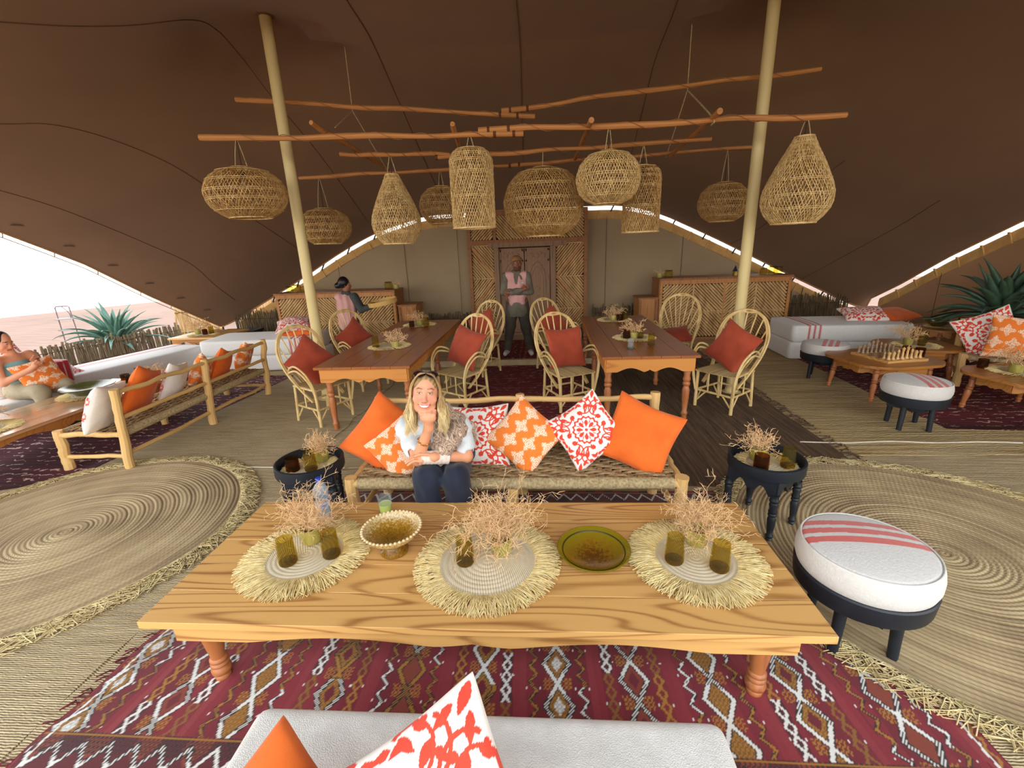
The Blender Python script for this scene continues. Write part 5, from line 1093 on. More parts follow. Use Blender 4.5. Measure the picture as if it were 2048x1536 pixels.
reed_screen('low reed fence outside beyond the striped floor sofa', (-9.1, 7.0), (-8.3, 9.75), .52, 5, .02, .034, None, -.05); reed_screen('pale reed fence section beside the large agave outside', (-8.9, 10.4), (-8.2, 10.9), .9, 6, .02, .034, M_REED, -.05); reed_screen('pale reed windbreak standing out on the sand', (-10.4, 14.2), (-8.9, 14.6), 1.1, 7, .02, .035, M_REED, -.08)
# ------------------------------------------------------------------ striped mattresses
RS = np.array(srgb(190, 50, 62)); MW = np.array(srgb(228, 227, 224))
M_MATT = vcol('striped_mattress', .9, 160, .3, .2, .003)
def mattress_mesh(x, y, z, stripes, r=.06, axis=0, col=MW, sc_=RS):
    """rounded slab with fine skin; stripes: list of (centre, half width) along axis in metres from centre"""
    n = 64; segs = []
    def ring(zz, inset): return inset
    prof = [(-1, r), (-.98, r*.35), (-.9, r*.08), (-.6, 0), (0, 0), (.6, 0), (.9, r*.08), (.98, r*.35), (1, r)]
    m = 60; tt = np.linspace(0, 1, m, endpoint=False)
    def per(hx, hy, rc):
        pts = []; k = 14
        for cx_, cy_, a0 in ((hx-rc, hy-rc, 0), (-hx+rc, hy-rc, PI/2), (-hx+rc, -hy+rc, PI), (hx-rc, -hy+rc, 1.5*PI)):
            for a in np.linspace(a0, a0+PI/2, 6): pts.append((cx_+rc*math.cos(a), cy_+rc*math.sin(a)))
            nx = {0: 60, 1: 24, 2: 60, 3: 24}[int(round(a0/(PI/2)))]
            e = pts[-1]; 
            nxt = {0: (-hx+rc, hy), 1: (-hx, -hy+rc), 2: (hx-rc, -hy), 3: (hx, hy-rc)}[int(round(a0/(PI/2)))]
            for s in np.linspace(0, 1, nx+2)[1:-1]: pts.append((e[0]+(nxt[0]-e[0])*s, e[1]+(nxt[1]-e[1])*s))
        return np.array(pts)
    rows = [np.column_stack([per(x/2-i, y/2-i, max(.02, r*1.3-i*.5)), np.full(len(per(x/2, y/2, r*1.3)), z/2+z/2*q)]) for q, i in prof]
    P = np.array(rows); m_, k_ = P.shape[:2]; V = [P.reshape(-1, 3)]; Q = [np.array([(i*k_+j, i*k_+(j+1) % k_, (i+1)*k_+(j+1) % k_, (i+1)*k_+j) for i in range(m_-1) for j in range(k_)])]
    g = np.linspace(-1, 1, 100); a, b = np.meshgrid(g, np.linspace(-1, 1, 20), indexing='ij'); hx, hy = x/2-r, y/2-r; top = np.stack([a*(hx+.004), b*(hy+.004), np.full(a.shape, z)+.012*(1-a**4)*(1-b**4)], -1).reshape(-1, 3)
    V.append(top); Q.append(gridq(100, 20)+m_*k_); V = np.concatenate(V); Q = np.concatenate(Q); c = np.repeat(col[None], len(V), 0)
    for cc, hw in stripes: c[np.abs(V[:, axis]-cc) < hw] = sc_
    return fast_mesh('mattress', V, Q, True, 60, col=c)
GM = 'striped floor mattresses'
def mattress(label, loc, rz, x, y, z, stripes, axis=0, tilt=0, group=GM, r=.06): return tag(obj('mattress', mattress_mesh(x, y, z, stripes, r, axis), M_MATT, loc=loc, rot=(0, tilt, rz)), label, 'mattress', group)
S3 = [(-.55, .02), (-.48, .02), (-.41, .02)]
# stack by the four panel counter
mattress('lower striped white mattress of the stack by the four panel counter', (4.84, 7.72, .015), R(-3), 1.75, .95, .27, [(-.64, .02), (-.56, .02), (-.48, .02)])
mattress('upper striped white mattress of the stack carrying two cushions', (4.88, 7.72, .285), R(-4), 1.75, .95, .27, [(-.64, .02), (-.56, .02), (-.48, .02)])
cushion('white and red floral cushion lying flat on the stacked mattresses', (5.28, 7.75, .64), (-.1, -.25, 1), R(10), 'suzani', .62, .5, t=.2, seed=51, n=80)
cushion('plain orange cushion lying flat on the stacked mattresses', (5.72, 7.72, .63), (.05, -.1, 1), R(-4), 'orange', .66, .5, t=.2, seed=52)
# open side lounge: mattresses along the edge
mattress('striped floor sofa mattress beside the large agave', (-6.55, 6.55, .02), R(78), 2.1, .80, .42, [(0.1, .012), (.16, .012), (.22, .012)], 1, group='striped floor sofa of the open side')
mattress('plain grey floor sofa base below the visitor', (-6.62, 4.5, .02), R(84), 1.7, .9, .36, [], 0, group='striped floor sofa of the open side')
mattress('block mattress with broad red stripes behind the visitor', (-6.62, 5.08, .38), R(84), .9, .5, .30, [(.30, .035), (.38, .035), (.455, .025)], 0, group='striped floor sofa of the open side')
mattress('lower striped white mattress of the stack on the open side', (-4.85, 7.62, .02), R(4), 1.9, .9, .27, [(.62, .02), (.70, .02), (.78, .02)], group='stack of mattresses by the waitress counter')
mattress('upper striped white mattress of the stack on the open side', (-4.9, 7.62, .29), R(4), 1.9, .9, .27, [(.62, .02), (.70, .02), (.78, .02)], group='stack of mattresses by the waitress counter')
cushion('white and red floral cushion lying on the orange one near the waitress counter', (-4.35, 7.6, .76), (.08, -.3, 1), R(8), 'suzani', .6, .48, t=.18, seed=53, n=70); cushion('plain orange cushion lying below the floral one near the waitress counter', (-4.25, 7.62, .62), (0, -.05, 1), R(5), 'orange', .55, .45, t=.14, seed=54)
cushion('white cushion with red corner print on the striped block mattress', (-6.68, 5.0, .80), (.5, -.6, .75), R(30), 'suzani', .46, t=.16, seed=55, n=60, back=wht); cushion('small floral cushion wedged between the floor sofa parts', (-6.6, 5.62, .46), (.5, -.2, 1), R(20), 'suzani', .34, t=.1, seed=56, n=50)
o = thing('storage_box', 'black lidded storage box beside the canopy corner', 'box', (-6.38, 9.05, .0), R(6)); MB().box((0, 0, .2), (.72, .42, .38)).build('box_body', M_BLACK, o); MB().box((0, 0, .41), (.76, .46, .05)).build('lid', M_BLACK, o)
# ------------------------------------------------------------------ low table of the open side
LT2 = table('low_table', 'long low varnished table beside the weathered log bench, shining with sky light', 'table', -5.72, -4.92, 2.9, 5.4, .42, .034, 4, 'Y', wood('gloss_table', srgb(190, 150, 110), srgb(130, 90, 54), 'Y', 8, 4.5, .12, coat=.6), M_PINE_DK, M_TURN, .05, [(-.95, -1), (.95, -1), (-.95, 1), (.95, 1)], (.05, .1), (.11, .05))
GL = 'straw mats on the open side tables'
placemat('S', (-5.32, 3.62, .42), 'fringed straw mat with squat olive jar on the shining low table', GL, 0, 1.1); placemat('S', (-5.34, 4.72, .42), 'fringed straw mat under the olive platter', GL, 1, 1.15)
o = thing('serving_platter', 'wide olive glazed platter on the shining low table', 'platter', (-5.34, 4.72, .43)); MB().lathe([(.001, .005), (.12, .005), (.14, .03), (.22, .075), (.26, .095), (.255, .1), (.2, .085), (.12, .05), (.001, .04)], 40, capb=False, capt=False).build('platter', glaze('platter_glaze', srgb(96, 96, 30), srgb(70, 74, 26), srgb(60, 60, 24), 30), o)
jr = thing('glass_jar', 'squat amber olive jar on the mat at the end of the shining low table', 'jar', (-5.32, 3.6, .432), 0, 'jars on the open side tables'); obj('jar_body', JAR, M_OLIVE, jr).scale = (1.3, 1.3, 1.1)
vase((-5.46, 3.74, .432), 'spread of dry twigs behind the squat amber jar', 4, 'twig vases on the open side', .8, M_OLIVE, 1.3)
placemat('S', (-5.2, 5.22, .42), 'fringed straw mat crowded with glasses on the shining low table', GL, 2, 1.0)
for k, (dx, dy, m_, s_) in enumerate(((-.10, -.05, M_OLIVE, True), (.02, -.1, M_AMBER, True), (-.02, .08, M_OLIVE, False), (.14, .02, M_SMOKE, False))): tumbler((-5.2+dx, 5.22+dy, .43), ['squat olive glass on the crowded mat', 'dark amber glass on the crowded mat', 'tall olive glass on the crowded mat', 'smoky tall glass on the crowded mat'][k], 'glasses on the crowded mat', m_, s_, 1.1)
vase((-5.02, 5.3, .43), 'small dry twig pot beside the crowded mat', 4, 'twig vases on the open side', .8, M_OLIVE, 1.)
ST = table('square_table', 'taller square wooden table by the large agave with twig pot', 'table', -6.9, -5.9, 7.75, 8.65, .52, .03, 4, 'X', M_PINE, M_PINE_DK, M_TURN, .04, [(-.95, -.95), (.95, -.95), (-.95, .95), (.95, .95)], (.05, .05), (.1, .05), prof=slim_turned)
placemat('S', (-6.45, 8.1, .52), 'fringed straw mat on the square table by the agave', GL, 1); vase((-6.6, 8.15, .53), 'olive pot of brown twigs on the square table by the agave', 4, 'twig vases on the open side', 1., M_OLIVE, 1.5); tumbler((-6.38, 8.05, .53), 'dark glass on the square table by the agave', 'glasses on the square table', M_AMBER, True); tumbler((-6.3, 8.12, .53), 'olive glass on the square table by the agave', 'glasses on the square table', M_OLIVE)
# ------------------------------------------------------------------ agaves
def agave(label, loc, n, L, wmax, seed, mat=None, zmin=.1, base_h=.12):
    rs = np.random.RandomState(seed); o = thing('agave_plant', label, 'plant', loc); mat = mat or simple('agave_leaf', srgb(92, 128, 110), srgb(48, 84, 70), .45, 6, (1, 1, .4), spec=.5)
    for k in range(n):
        f = (k+.5)/n; az = k*2.39996+.2*rs.randn(); el = R(82)*(1-f)**.75+R(6)*f+.08*rs.randn(); l = L*(.75+.3*f)*(1+.12*rs.randn())*(1-(.52*max(0., math.cos(az))*math.cos(el) if loc[0] > 0 else 0.)); m = 12; s = np.linspace(0, 1, m)
        e = el-(.35+.7*f+.2*rs.randn())*s**1.6; dr = np.cos(e)*l/m; dzv = np.sin(e)*l/m; rr = .03+np.cumsum(dr)-dr[0]; zz = base_h*(1-f)*.6+.05+np.cumsum(dzv)-dzv[0]; zz = np.maximum(zz, .015-.0*s)
        w_ = wmax*np.clip(np.sin(np.clip(s*.83+.17, 0, 1)*PI)**.8, .02, 1)*(1-s*.35); w_[-1] = .002
        c, sn = math.cos(az), math.sin(az); tw = .25*rs.randn()*s
        rows = []
        for i in range(m):
            t2 = np.array([c*math.cos(e[i]), sn*math.cos(e[i]), math.sin(e[i])]); sd = np.array([-sn, c, 0.]); up = np.cross(t2, sd)*-1; up = up*np.sign(up[2]+1e-6); ctr = np.array([rr[i]*c, rr[i]*sn, zz[i]])
            th = .018*(1-s[i])+.002; rows.append([ctr-sd*w_[i]+up*w_[i]*.45, ctr-sd*w_[i]*.5+up*.08*w_[i], ctr, ctr+sd*w_[i]*.5+up*.08*w_[i], ctr+sd*w_[i]+up*w_[i]*.45, ctr+sd*w_[i]*.45-up*th, ctr-up*th*1.3, ctr-sd*w_[i]*.45-up*th])
        P = np.array(rows).transpose(1, 0, 2); mb = MB().grid(P, True); mb.build('leaf', mat, o, angle=0)
    return o
agave('large blue green agave outside beyond the striped floor sofa', (-9.1, 8.95, .16), 52, 1.08, .066, 1); agave('small agave outside beside the canopy corner', (-7.75, 9.6, -.08), 12, .6, .03, 2)
agave('huge dark agave in front of the brown side wall', (6.15, 6.42, .70), 44, .98, .088, 3, simple('agave_dark', srgb(84, 112, 88), srgb(44, 70, 52), .45, 6, (1, 1, .4), spec=.5)); agave('small dark agave behind the stacked mattresses', (6.25, 8.75, .0), 12, .62, .04, 4, simple('agave_dark', (0, 0, 0)))
for lab, lo in (('clay planter holding the huge agave', (6.15, 6.42, .012)), ('low clay planter hidden under the large agave outside', (-9.1, 8.95, -.08))):
    p = thing('clay_planter', lab, 'planter', lo); p.scale = (1, 1, 1 if lo[0] > 0 else .36); MB().lathe([(.16, 0), (.22, .1), (.25, .5), (.26, .72), (.23, .73), (.21, .68)], 24, capt=False).build('pot', simple('clay', srgb(150, 96, 66), srgb(120, 74, 48), .85), p); MB().lathe([(.001, .675), (.215, .67)], 24, capb=False, capt=False).build('soil', simple('soil', srgb(70, 54, 40), None, .95), p)
# ------------------------------------------------------------------ lantern stands outside
def lantern_stand(lab, loc, rz=0):
    o = thing('lantern_stand', lab, 'lantern stand', loc, rz); m_ = simple('thin_metal', srgb(120, 100, 100), None, .5, metal=.4)
    for x_ in (-.14, .14): MB().tube([(x_, 0, 0), (x_*.9, 0, 1.05)], .012, 6).build('upright', m_, o)
    for z_ in (.55, .8): MB().box((0, 0, z_), (.30, .2, .025)).build('shelf', simple('grey_shelf', srgb(150, 146, 146), None, .6), o)
    MB().tube([(-.13, 0, 1.05), (-.1, 0, 1.08), (.1, 0, 1.08), (.13, 0, 1.05)], .012, 6).build('crossbar', m_, o); MB().tube(spline([(0, 0, 1.07), (.05, 0, 1.0), (.1, 0, .9), (.1, 0, .8)], 12), .008, 5).build('hook', m_, o)
    return o
q = onz(145, 680, -.05); lantern_stand('thin metal lantern stand with two shelves outside beside the agave', (-10.75, 9.5, -.08), .4); lantern_stand('thin metal lantern stand with two shelves on the sand behind the visitor', (-10.9, 7.1, -.08), .3)
# ------------------------------------------------------------------ chess corner
def round_low_table(lab, loc, rx, ry, h, rz=0, n=8, legs=4, sides=None):
    o = thing('octagonal_table', lab, 'table', loc, rz, 'low octagonal tables of the chess corner'); poly = []
    for k in range(48):
        a = 2*PI*k/48; q = 1/ (abs(math.cos(a))**5+abs(math.sin(a))**5)**(1/5); q = min(q, 1.16); poly.append((rx*q*math.cos(a)*.93, ry*q*math.sin(a)*.93))
    t_ = MB().prism(poly, h-.03, h).build('table_top', M_PINE_DK, o, angle=30)
    k8 = [(rx*.86*math.cos(a), ry*.86*math.sin(a)) for a in np.linspace(0, 2*PI, 9)+PI/8]
    for a, b in zip(k8[:-1], k8[1:]): apron(MB(), b, a, .022, h-.03, .095, .078, 0).build('apron', M_PINE_DK, o, angle=20)
    lg = MB().lathe(slim_turned(h-.04, .032), 16).mesh('leg', 50)
    for k in range(legs): a = PI/4+k*2*PI/legs; obj('leg', lg, M_TURN, o, (rx*.92*math.cos(a), ry*.92*math.sin(a), 0), (.12*math.sin(a), -.12*math.cos(a), 0))
    return o
OZ = .45
round_low_table('octagonal low table carrying the chess board', (4.15, 5.62, .012), .55, .51, .44, R(8)); round_low_table('octagonal low table with twig pot behind the chess board', (5.02, 6.26, .012), .46, .42, .44, R(-10)); round_low_table('octagonal low table beside the chess table carrying three glasses', (5.08, 4.80, .012), .58, .46, .44, R(12)); round_low_table('octagonal low table farthest from the chess board near the small agave', (6.05, 7.15, .012), .36, .36, .50, R(5))
# chess board and pieces
CBZ = .012+.44; cb = thing('chess_board', 'wooden chess board on the octagonal table', 'chess board', (4.20, 5.60, CBZ), R(10)); MB().box((0, 0, .014), (.52, .52, .028)).build('board', M_PINE, cb)
la, da = simple('light_square', srgb(214, 180, 130), None, .5), simple('dark_square', srgb(150, 110, 76), None, .5); sq = MB().box((0, 0, 0), (.057, .057, .004)).mesh('square')
for i in range(8):
    for j in range(8):
        m_ = sq.copy(); o = obj('square', m_, la if (i+j) % 2 else da, cb, (-.203+i*.058, -.203+j*.058, .030))
PW = {'pawn': ([(.018, 0), (.019, .008), (.011, .02), (.008, .045), (.013, .05), (.008, .054), (.0125, .064), (.009, .075), (.0005, .08)]), 'rook': ([(.02, 0), (.021, .01), (.014, .022), (.012, .06), (.018, .07), (.018, .085), (.012, .085), (.012, .078), (.0005, .078)]), 'bishop': ([(.02, 0), (.021, .01), (.012, .025), (.009, .07), (.015, .076), (.009, .08), (.013, .095), (.006, .112), (.0005, .118)]), 'queen': ([(.022, 0), (.023, .01), (.013, .028), (.010, .09), (.017, .096), (.012, .1), (.018, .125), (.012, .13), (.005, .138), (.0005, .142)]), 'king': ([(.022, 0), (.023, .01), (.013, .028), (.011, .1), (.018, .106), (.012, .11), (.018, .135), (.008, .14), (.004, .145), (.004, .165), (.0005, .166)])}
PM = {k: MB().lathe(v, 14, capt=False).mesh(k, 50) for k, v in PW.items()}
kn = MB().lathe([(.02, 0), (.021, .01), (.014, .022), (.013, .03)], 14); hd = [(-.014, .028), (.016, .028), (.012, .05), (.018, .062), (.02, .074), (.012, .078), (.006, .092), (-.004, .096), (-.014, .084), (-.016, .06)]; kn.prism(hd, -.008, .008, Matrix(((1, 0, 0, 0), (0, 0, 1, 0), (0, 1, 0, 0), (0, 0, 0, 1)))); PM['knight'] = kn.mesh('knight', 30)
mL = simple('boxwood', srgb(224, 186, 128), srgb(200, 158, 98), .4); mD = simple('grey_boxwood', srgb(176, 150, 118), srgb(140, 114, 88), .45); order = ['rook', 'knight', 'bishop', 'queen', 'king', 'bishop', 'knight', 'rook']
cc, ss = math.cos(R(10)), math.sin(R(10))
for side, rows in ((0, (0, 1)), (1, (7, 6))):
    for r_i, j in enumerate(rows):
        for i in range(8):
            kd = order[i] if r_i == 0 else 'pawn'; lx, ly = -.203+i*.058, -.203+j*.058; me = PM[kd].copy(); me.materials.clear()
            w_ = ('pale', 'greyish')[side]
            files = ['first', 'second', 'third', 'fourth', 'fifth', 'sixth', 'seventh', 'eighth'][i]
            o = obj('chess_piece', me, mL if side == 0 else mD, None, (4.20+lx*cc-ly*ss, 5.60+lx*ss+ly*cc, CBZ+.032), (0, 0, R(10)+PI*side)); tag(o, f'{w_} wooden chess {kd} on the {files} file of the chess board', 'chess piece', 'chess pieces on the board')
# mats and glasses of the chess corner
GX_ = 'straw mats of the chess corner'; a_ = (4.98, 6.2); placemat('S', (a_[0], a_[1], .452), 'fringed straw mat on the table behind the chess board', GX_); vase((a_[0]-.1, a_[1]+.02, .462), 'dark olive pot of dry twigs behind the chess board', 4, 'twig vases of the chess corner', 1., M_SMOKE, 1.4)
GY_ = 'glasses of the chess corner'
tumbler((a_[0]+.02, a_[1]-.05, .462), 'dark amber glass beside the twig pot behind the chess board', GY_, M_AMBER); tumbler((a_[0]+.16, a_[1]+.1, .462), 'smoky glass at the back of the mat behind the chess board', GY_, M_AMBER)
tumbler((4.52, 5.76, .452), 'short black amber glass beside the chess board', GY_, M_AMBER, True); tumbler((4.56, 5.60, .452), 'squat olive glass beside the chess board', GY_, M_OLIVE, True, 1.1)
b_ = (5.02, 4.88); placemat('S', (b_[0], b_[1], .452), 'fringed straw mat on the table with three glasses', GX_, 1, 1.05); vase((b_[0]-.1, b_[1]-.05, .462), 'pale olive pot of dry twigs beside three glasses', 4, 'twig vases of the chess corner', 1.1, M_OLIVE, 1.4); tumbler((b_[0]+.05, b_[1], .462), 'tall smoky glass beside the pale twig pot', GY_, M_SMOKE); tumbler((b_[0]+.13, b_[1]-.1, .462), 'dark amber glass at the outer edge of the three glass mat', GY_, M_AMBER)
tumbler((4.80, 5.06, .452), 'clear glass standing off the mat near the pale twig pot', GY_, M_CLEAR, True)
placemat('S', (6.05, 7.15, .512), 'fringed straw mat on the table farthest from the chess board', GX_, 2, .8); o = thing('glazed_bowl', 'wide olive bowl on the table farthest from the chess board', 'bowl', (6.0, 7.18, .522)); MB().lathe([(.001, .002), (.07, .002), (.13, .05), (.17, .085), (.165, .088), (.12, .058), (.001, .02)], 30, capb=False, capt=False).build('bowl', glaze('bowl_glaze', srgb(110, 90, 30), srgb(96, 80, 26), srgb(70, 56, 20), 40), o)
tumbler((6.2, 7.03, .522), 'amber glass beside the wide olive bowl', GY_, M_AMBER)
# log chair with cushions at the edge of the picture
lc = bench('rope_bench', 'log framed rope bench with printed cushions beside the huge agave', (5.76, 5.72, .012), R(-35), .95, .5, .38, .78, (-.48, .48), ((.72, .024), (.5, .02)), 8, False)
cushion('white and crimson floral cushion on the bench beside the huge agave', tuple(ony(1978, 668, 5.85)), (-.55, -.75, .35), R(28), 'suzani', .56, t=.16, seed=61, n=110); cushion('orange lace cushion on the bench beside the huge agave', tuple(ony(2034, 678, 5.52)), (-.5, -.78, .35), R(-6), 'damask', .52, t=.16, seed=62, n=110)
# ------------------------------------------------------------------ signed distance bodies
def cone(a, b, ra, rb=None, k=.02): return ('c', np.array(a, np.float32), np.array(b, np.float32), ra, ra if rb is None else rb, k, 1)
def ell(c, r, Rm=None, k=.02, sub=False): return ('e', np.array(c, np.float32), np.array(r, np.float32), None if Rm is None else np.array(Rm, np.float32), 0, k, -1 if sub else 1)
def chain(pts, rad, k=.02): return [cone(pts[i], pts[i+1], rad[i], rad[i+1], k) for i in range(len(pts)-1)]
def sdf_mesh(name, prims, h, disp=None, zmin=None):
    lo = np.full(3, 9.); hi = np.full(3, -9.)
    for p in prims:
        if p[6] < 0: continue
        if p[0] == 'c': r = max(p[3], p[4]); lo = np.minimum(lo, np.minimum(p[1], p[2])-r); hi = np.maximum(hi, np.maximum(p[1], p[2])+r)
        else: r = p[2].max(); lo = np.minimum(lo, p[1]-r); hi = np.maximum(hi, p[1]+r)
    if zmin is not None: lo[2] = max(lo[2], zmin)
    lo -= 3*h; hi += 3*h; n = np.ceil((hi-lo)/h).astype(int)+1; D = np.full(n, .15, np.float32)
    ax = [(lo[i]+h*np.arange(n[i])).astype(np.float32) for i in range(3)]
    for p in prims:
        k = p[5]
        if p[0] == 'c': r = max(p[3], p[4]); a, b = np.minimum(p[1], p[2])-r, np.maximum(p[1], p[2])+r
        else: r = p[2].max(); a, b = p[1]-r, p[1]+r
        m = k+2.5*h; s = [slice(max(0, int((a[i]-m-lo[i])/h)), min(n[i], int((b[i]+m-lo[i])/h)+2)) for i in range(3)]
        if any(q.stop <= q.start for q in s): continue
        X, Y, Z = np.meshgrid(ax[0][s[0]], ax[1][s[1]], ax[2][s[2]], indexing='ij', sparse=True)
        if p[0] == 'c':
            d = p[2]-p[1]; L2 = max(float(d@d), 1e-9); t = np.clip(((X-p[1][0])*d[0]+(Y-p[1][1])*d[1]+(Z-p[1][2])*d[2])/L2, 0, 1)
            dd = np.sqrt((X-p[1][0]-t*d[0])**2+(Y-p[1][1]-t*d[1])**2+(Z-p[1][2]-t*d[2])**2)-(p[3]+(p[4]-p[3])*t)
        else:
            x, y, z = X-p[1][0], Y-p[1][1], Z-p[1][2]
            if p[3] is not None: M = p[3]; x, y, z = x*M[0][0]+y*M[0][1]+z*M[0][2], x*M[1][0]+y*M[1][1]+z*M[1][2], x*M[2][0]+y*M[2][1]+z*M[2][2]
            r = p[2]; k0 = np.sqrt((x/r[0])**2+(y/r[1])**2+(z/r[2])**2); k1 = np.sqrt((x/r[0]**2)**2+(y/r[1]**2)**2+(z/r[2]**2)**2)+1e-9; dd = k0*(k0-1)/k1
        S = D[s[0], s[1], s[2]]
        if p[6] > 0: hh = np.clip(k-np.abs(S-dd), 0, None)/k; D[s[0], s[1], s[2]] = np.minimum(S, dd)-hh*hh*k*.25
        else: hh = np.clip(k-np.abs(S+dd), 0, None)/k; D[s[0], s[1], s[2]] = np.maximum(S, -dd)+hh*hh*k*.25
    if disp is not None:
        near = np.abs(D) < .03; i, j, k_ = np.nonzero(near); D[near] += disp(ax[0][i], ax[1][j], ax[2][k_]).astype(np.float32)
    # surface nets
    sg = D < 0; c = np.zeros(n-1, np.int8)
    for a in (0, 1):
        for b in (0, 1):
            for e in (0, 1): c += sg[a:n[0]-1+a, b:n[1]-1+b, e:n[2]-1+e]
    act = (c > 0) & (c < 8); I = np.argwhere(act); idx = np.full(act.shape, -1, np.int32); idx[act] = np.arange(len(I)); acc = np.zeros((len(I), 3)); cnt = np.zeros(len(I))
    for axis in range(3):
        o1, o2 = [q for q in range(3) if q != axis]
        for u in (0, 1):
            for v in (0, 1):
                A = I.copy(); A[:, o1] += u; A[:, o2] += v; B = A.copy(); B[:, axis] += 1
                da, db = D[tuple(A.T)], D[tuple(B.T)]; m = (da < 0) != (db < 0); t = np.where(m, da/(da-db+1e-12), 0); P = A.astype(float); P[:, axis] += t; acc[m] += P[m]; cnt[m] += 1
    V = lo+h*(acc/np.maximum(cnt, 1)[:, None]); F = []
    for axis in range(3):
        o1, o2 = [(1, 2), (2, 0), (0, 1)][axis]; sl0 = [slice(None)]*3; sl1 = [slice(None)]*3; sl0[axis] = slice(0, -1); sl1[axis] = slice(1, None)
        s0, s1 = sg[tuple(sl0)], sg[tuple(sl1)]; E = np.argwhere(s0 != s1); fl = s0[tuple(E.T)]
        ok = (E[:, o1] > 0) & (E[:, o2] > 0) & (E[:, o1] < n[o1]-1) & (E[:, o2] < n[o2]-1); E, fl = E[ok], fl[ok]; q = []
        for d1, d2 in ((-1, -1), (0, -1), (0, 0), (-1, 0)):
            G = E.copy(); G[:, o1] += d1; G[:, o2] += d2; q.append(idx[tuple(G.T)])
        q = np.stack(q, -1); q[~fl] = q[~fl][:, ::-1]; F.append(q)
    F = np.concatenate(F); F = F[(F >= 0).all(1)]
    return V, F
def body_obj(name, prims, h, mat, parent, col=None, disp=None, zmin=None, smooth=1, keep=True):
    V, F = sdf_mesh(name, prims, h, disp, zmin); lab = np.arange(len(V))
    for it in range(400):         # keep the largest connected surface
        m = lab[F].min(1); new = lab.copy(); [np.minimum.at(new, F[:, q], m) for q in range(4)]; new = new[new]
        if (new == lab).all(): break
        lab = new
    if keep:
        big = np.bincount(lab).argmax(); ok = lab == big; re_ = np.cumsum(ok)-1; F = re_[F[ok[F[:, 0]]]]; V = V[ok]
    for it in range(smooth):      # light relaxation
        S = np.zeros_like(V); N = np.zeros(len(V))
        for a, b in ((0, 1), (1, 2), (2, 3), (3, 0)):
            np.add.at(S, F[:, a], V[F[:, b]]); np.add.at(S, F[:, b], V[F[:, a]]); np.add.at(N, F[:, a], 1); np.add.at(N, F[:, b], 1)
        V = .5*V+.5*S/np.maximum(N, 1)[:, None]
    me = fast_mesh(name, V, F); 
    if col is not None: set_col(me, col(V))
    return obj(name, me, mat, parent)
def skin_mat(name):
    t = NT(name); a = t.n('VertexColor'); a.layer_name = 'Col'; v = t.coord(); c = t.mix(.12, a.outputs[0], t.ramp(t.noise(v, 35, 3), [(.3, (.72, .62, .58)), (.7, (1, 1, 1))]), 'MULTIPLY')
    t.P(Base_Color=c, Roughness=.5); t.p.inputs['Subsurface Weight'].default_value = .08; t.p.inputs['Subsurface Radius'].default_value = (.012, .005, .003); t.p.inputs['Subsurface Scale'].default_value = 1.
    t.p.inputs['Specular IOR Level'].default_value = .35; return t.m
M_SKIN = skin_mat('skin')
def frame(fwd, roll=0, up=(0, 0, 1)):
    f = np.array(fwd, float); f /= np.linalg.norm(f); r = np.cross(f, up); r /= np.linalg.norm(r); r = -r; u = np.cross(f, r)*1.
    if u[2] < 0: u = -u
    c, s = math.cos(roll), math.sin(roll); return c*r+s*u, c*u-s*r, f
def head_prims(C, X, U, Fw, s=1.):
    C = np.array(C, float); Rm = np.array([X, U, Fw]); P = lambda x, y, z: C+s*(x*X+y*U+z*Fw); e = lambda p, r, k, sub=False: ell(P(*p), np.array(r)*s, Rm, k*s, sub)
    q = [e((0, .035, -.02), (.077, .09, .096), .02), e((0, -.028, .018), (.069, .084, .07), .03), e((0, -.098, .05), (.030, .022, .028), .03), e((-.035, -.088, .02), (.03, .03, .03), .03), e((.035, -.088, .02), (.03, .03, .03), .03)]
    for sx in (-1, 1):
        q += [e((sx*.040, -.030, .054), (.031, .027, .026), .02), e((sx*.032, .016, .096), (.020, .011, .014), .012, True), e((sx*.031, .012, .070), (.0155, .0145, .0155), .003), e((sx*.079, -.004, -.012), (.010, .03, .019), .008), e((sx*.032, .034, .076), (.024, .007, .010), .012), e((sx*.011, -.034, .092), (.009, .008, .010), .008)]
    q += [cone(P(0, .018, .080), P(0, -.026, .102), .0085*s, .0125*s, .014*s), e((0, -.030, .102), (.0125, .010, .010), .008), e((0, -.064, .078), (.028, .017, .014), .02)]
    return q
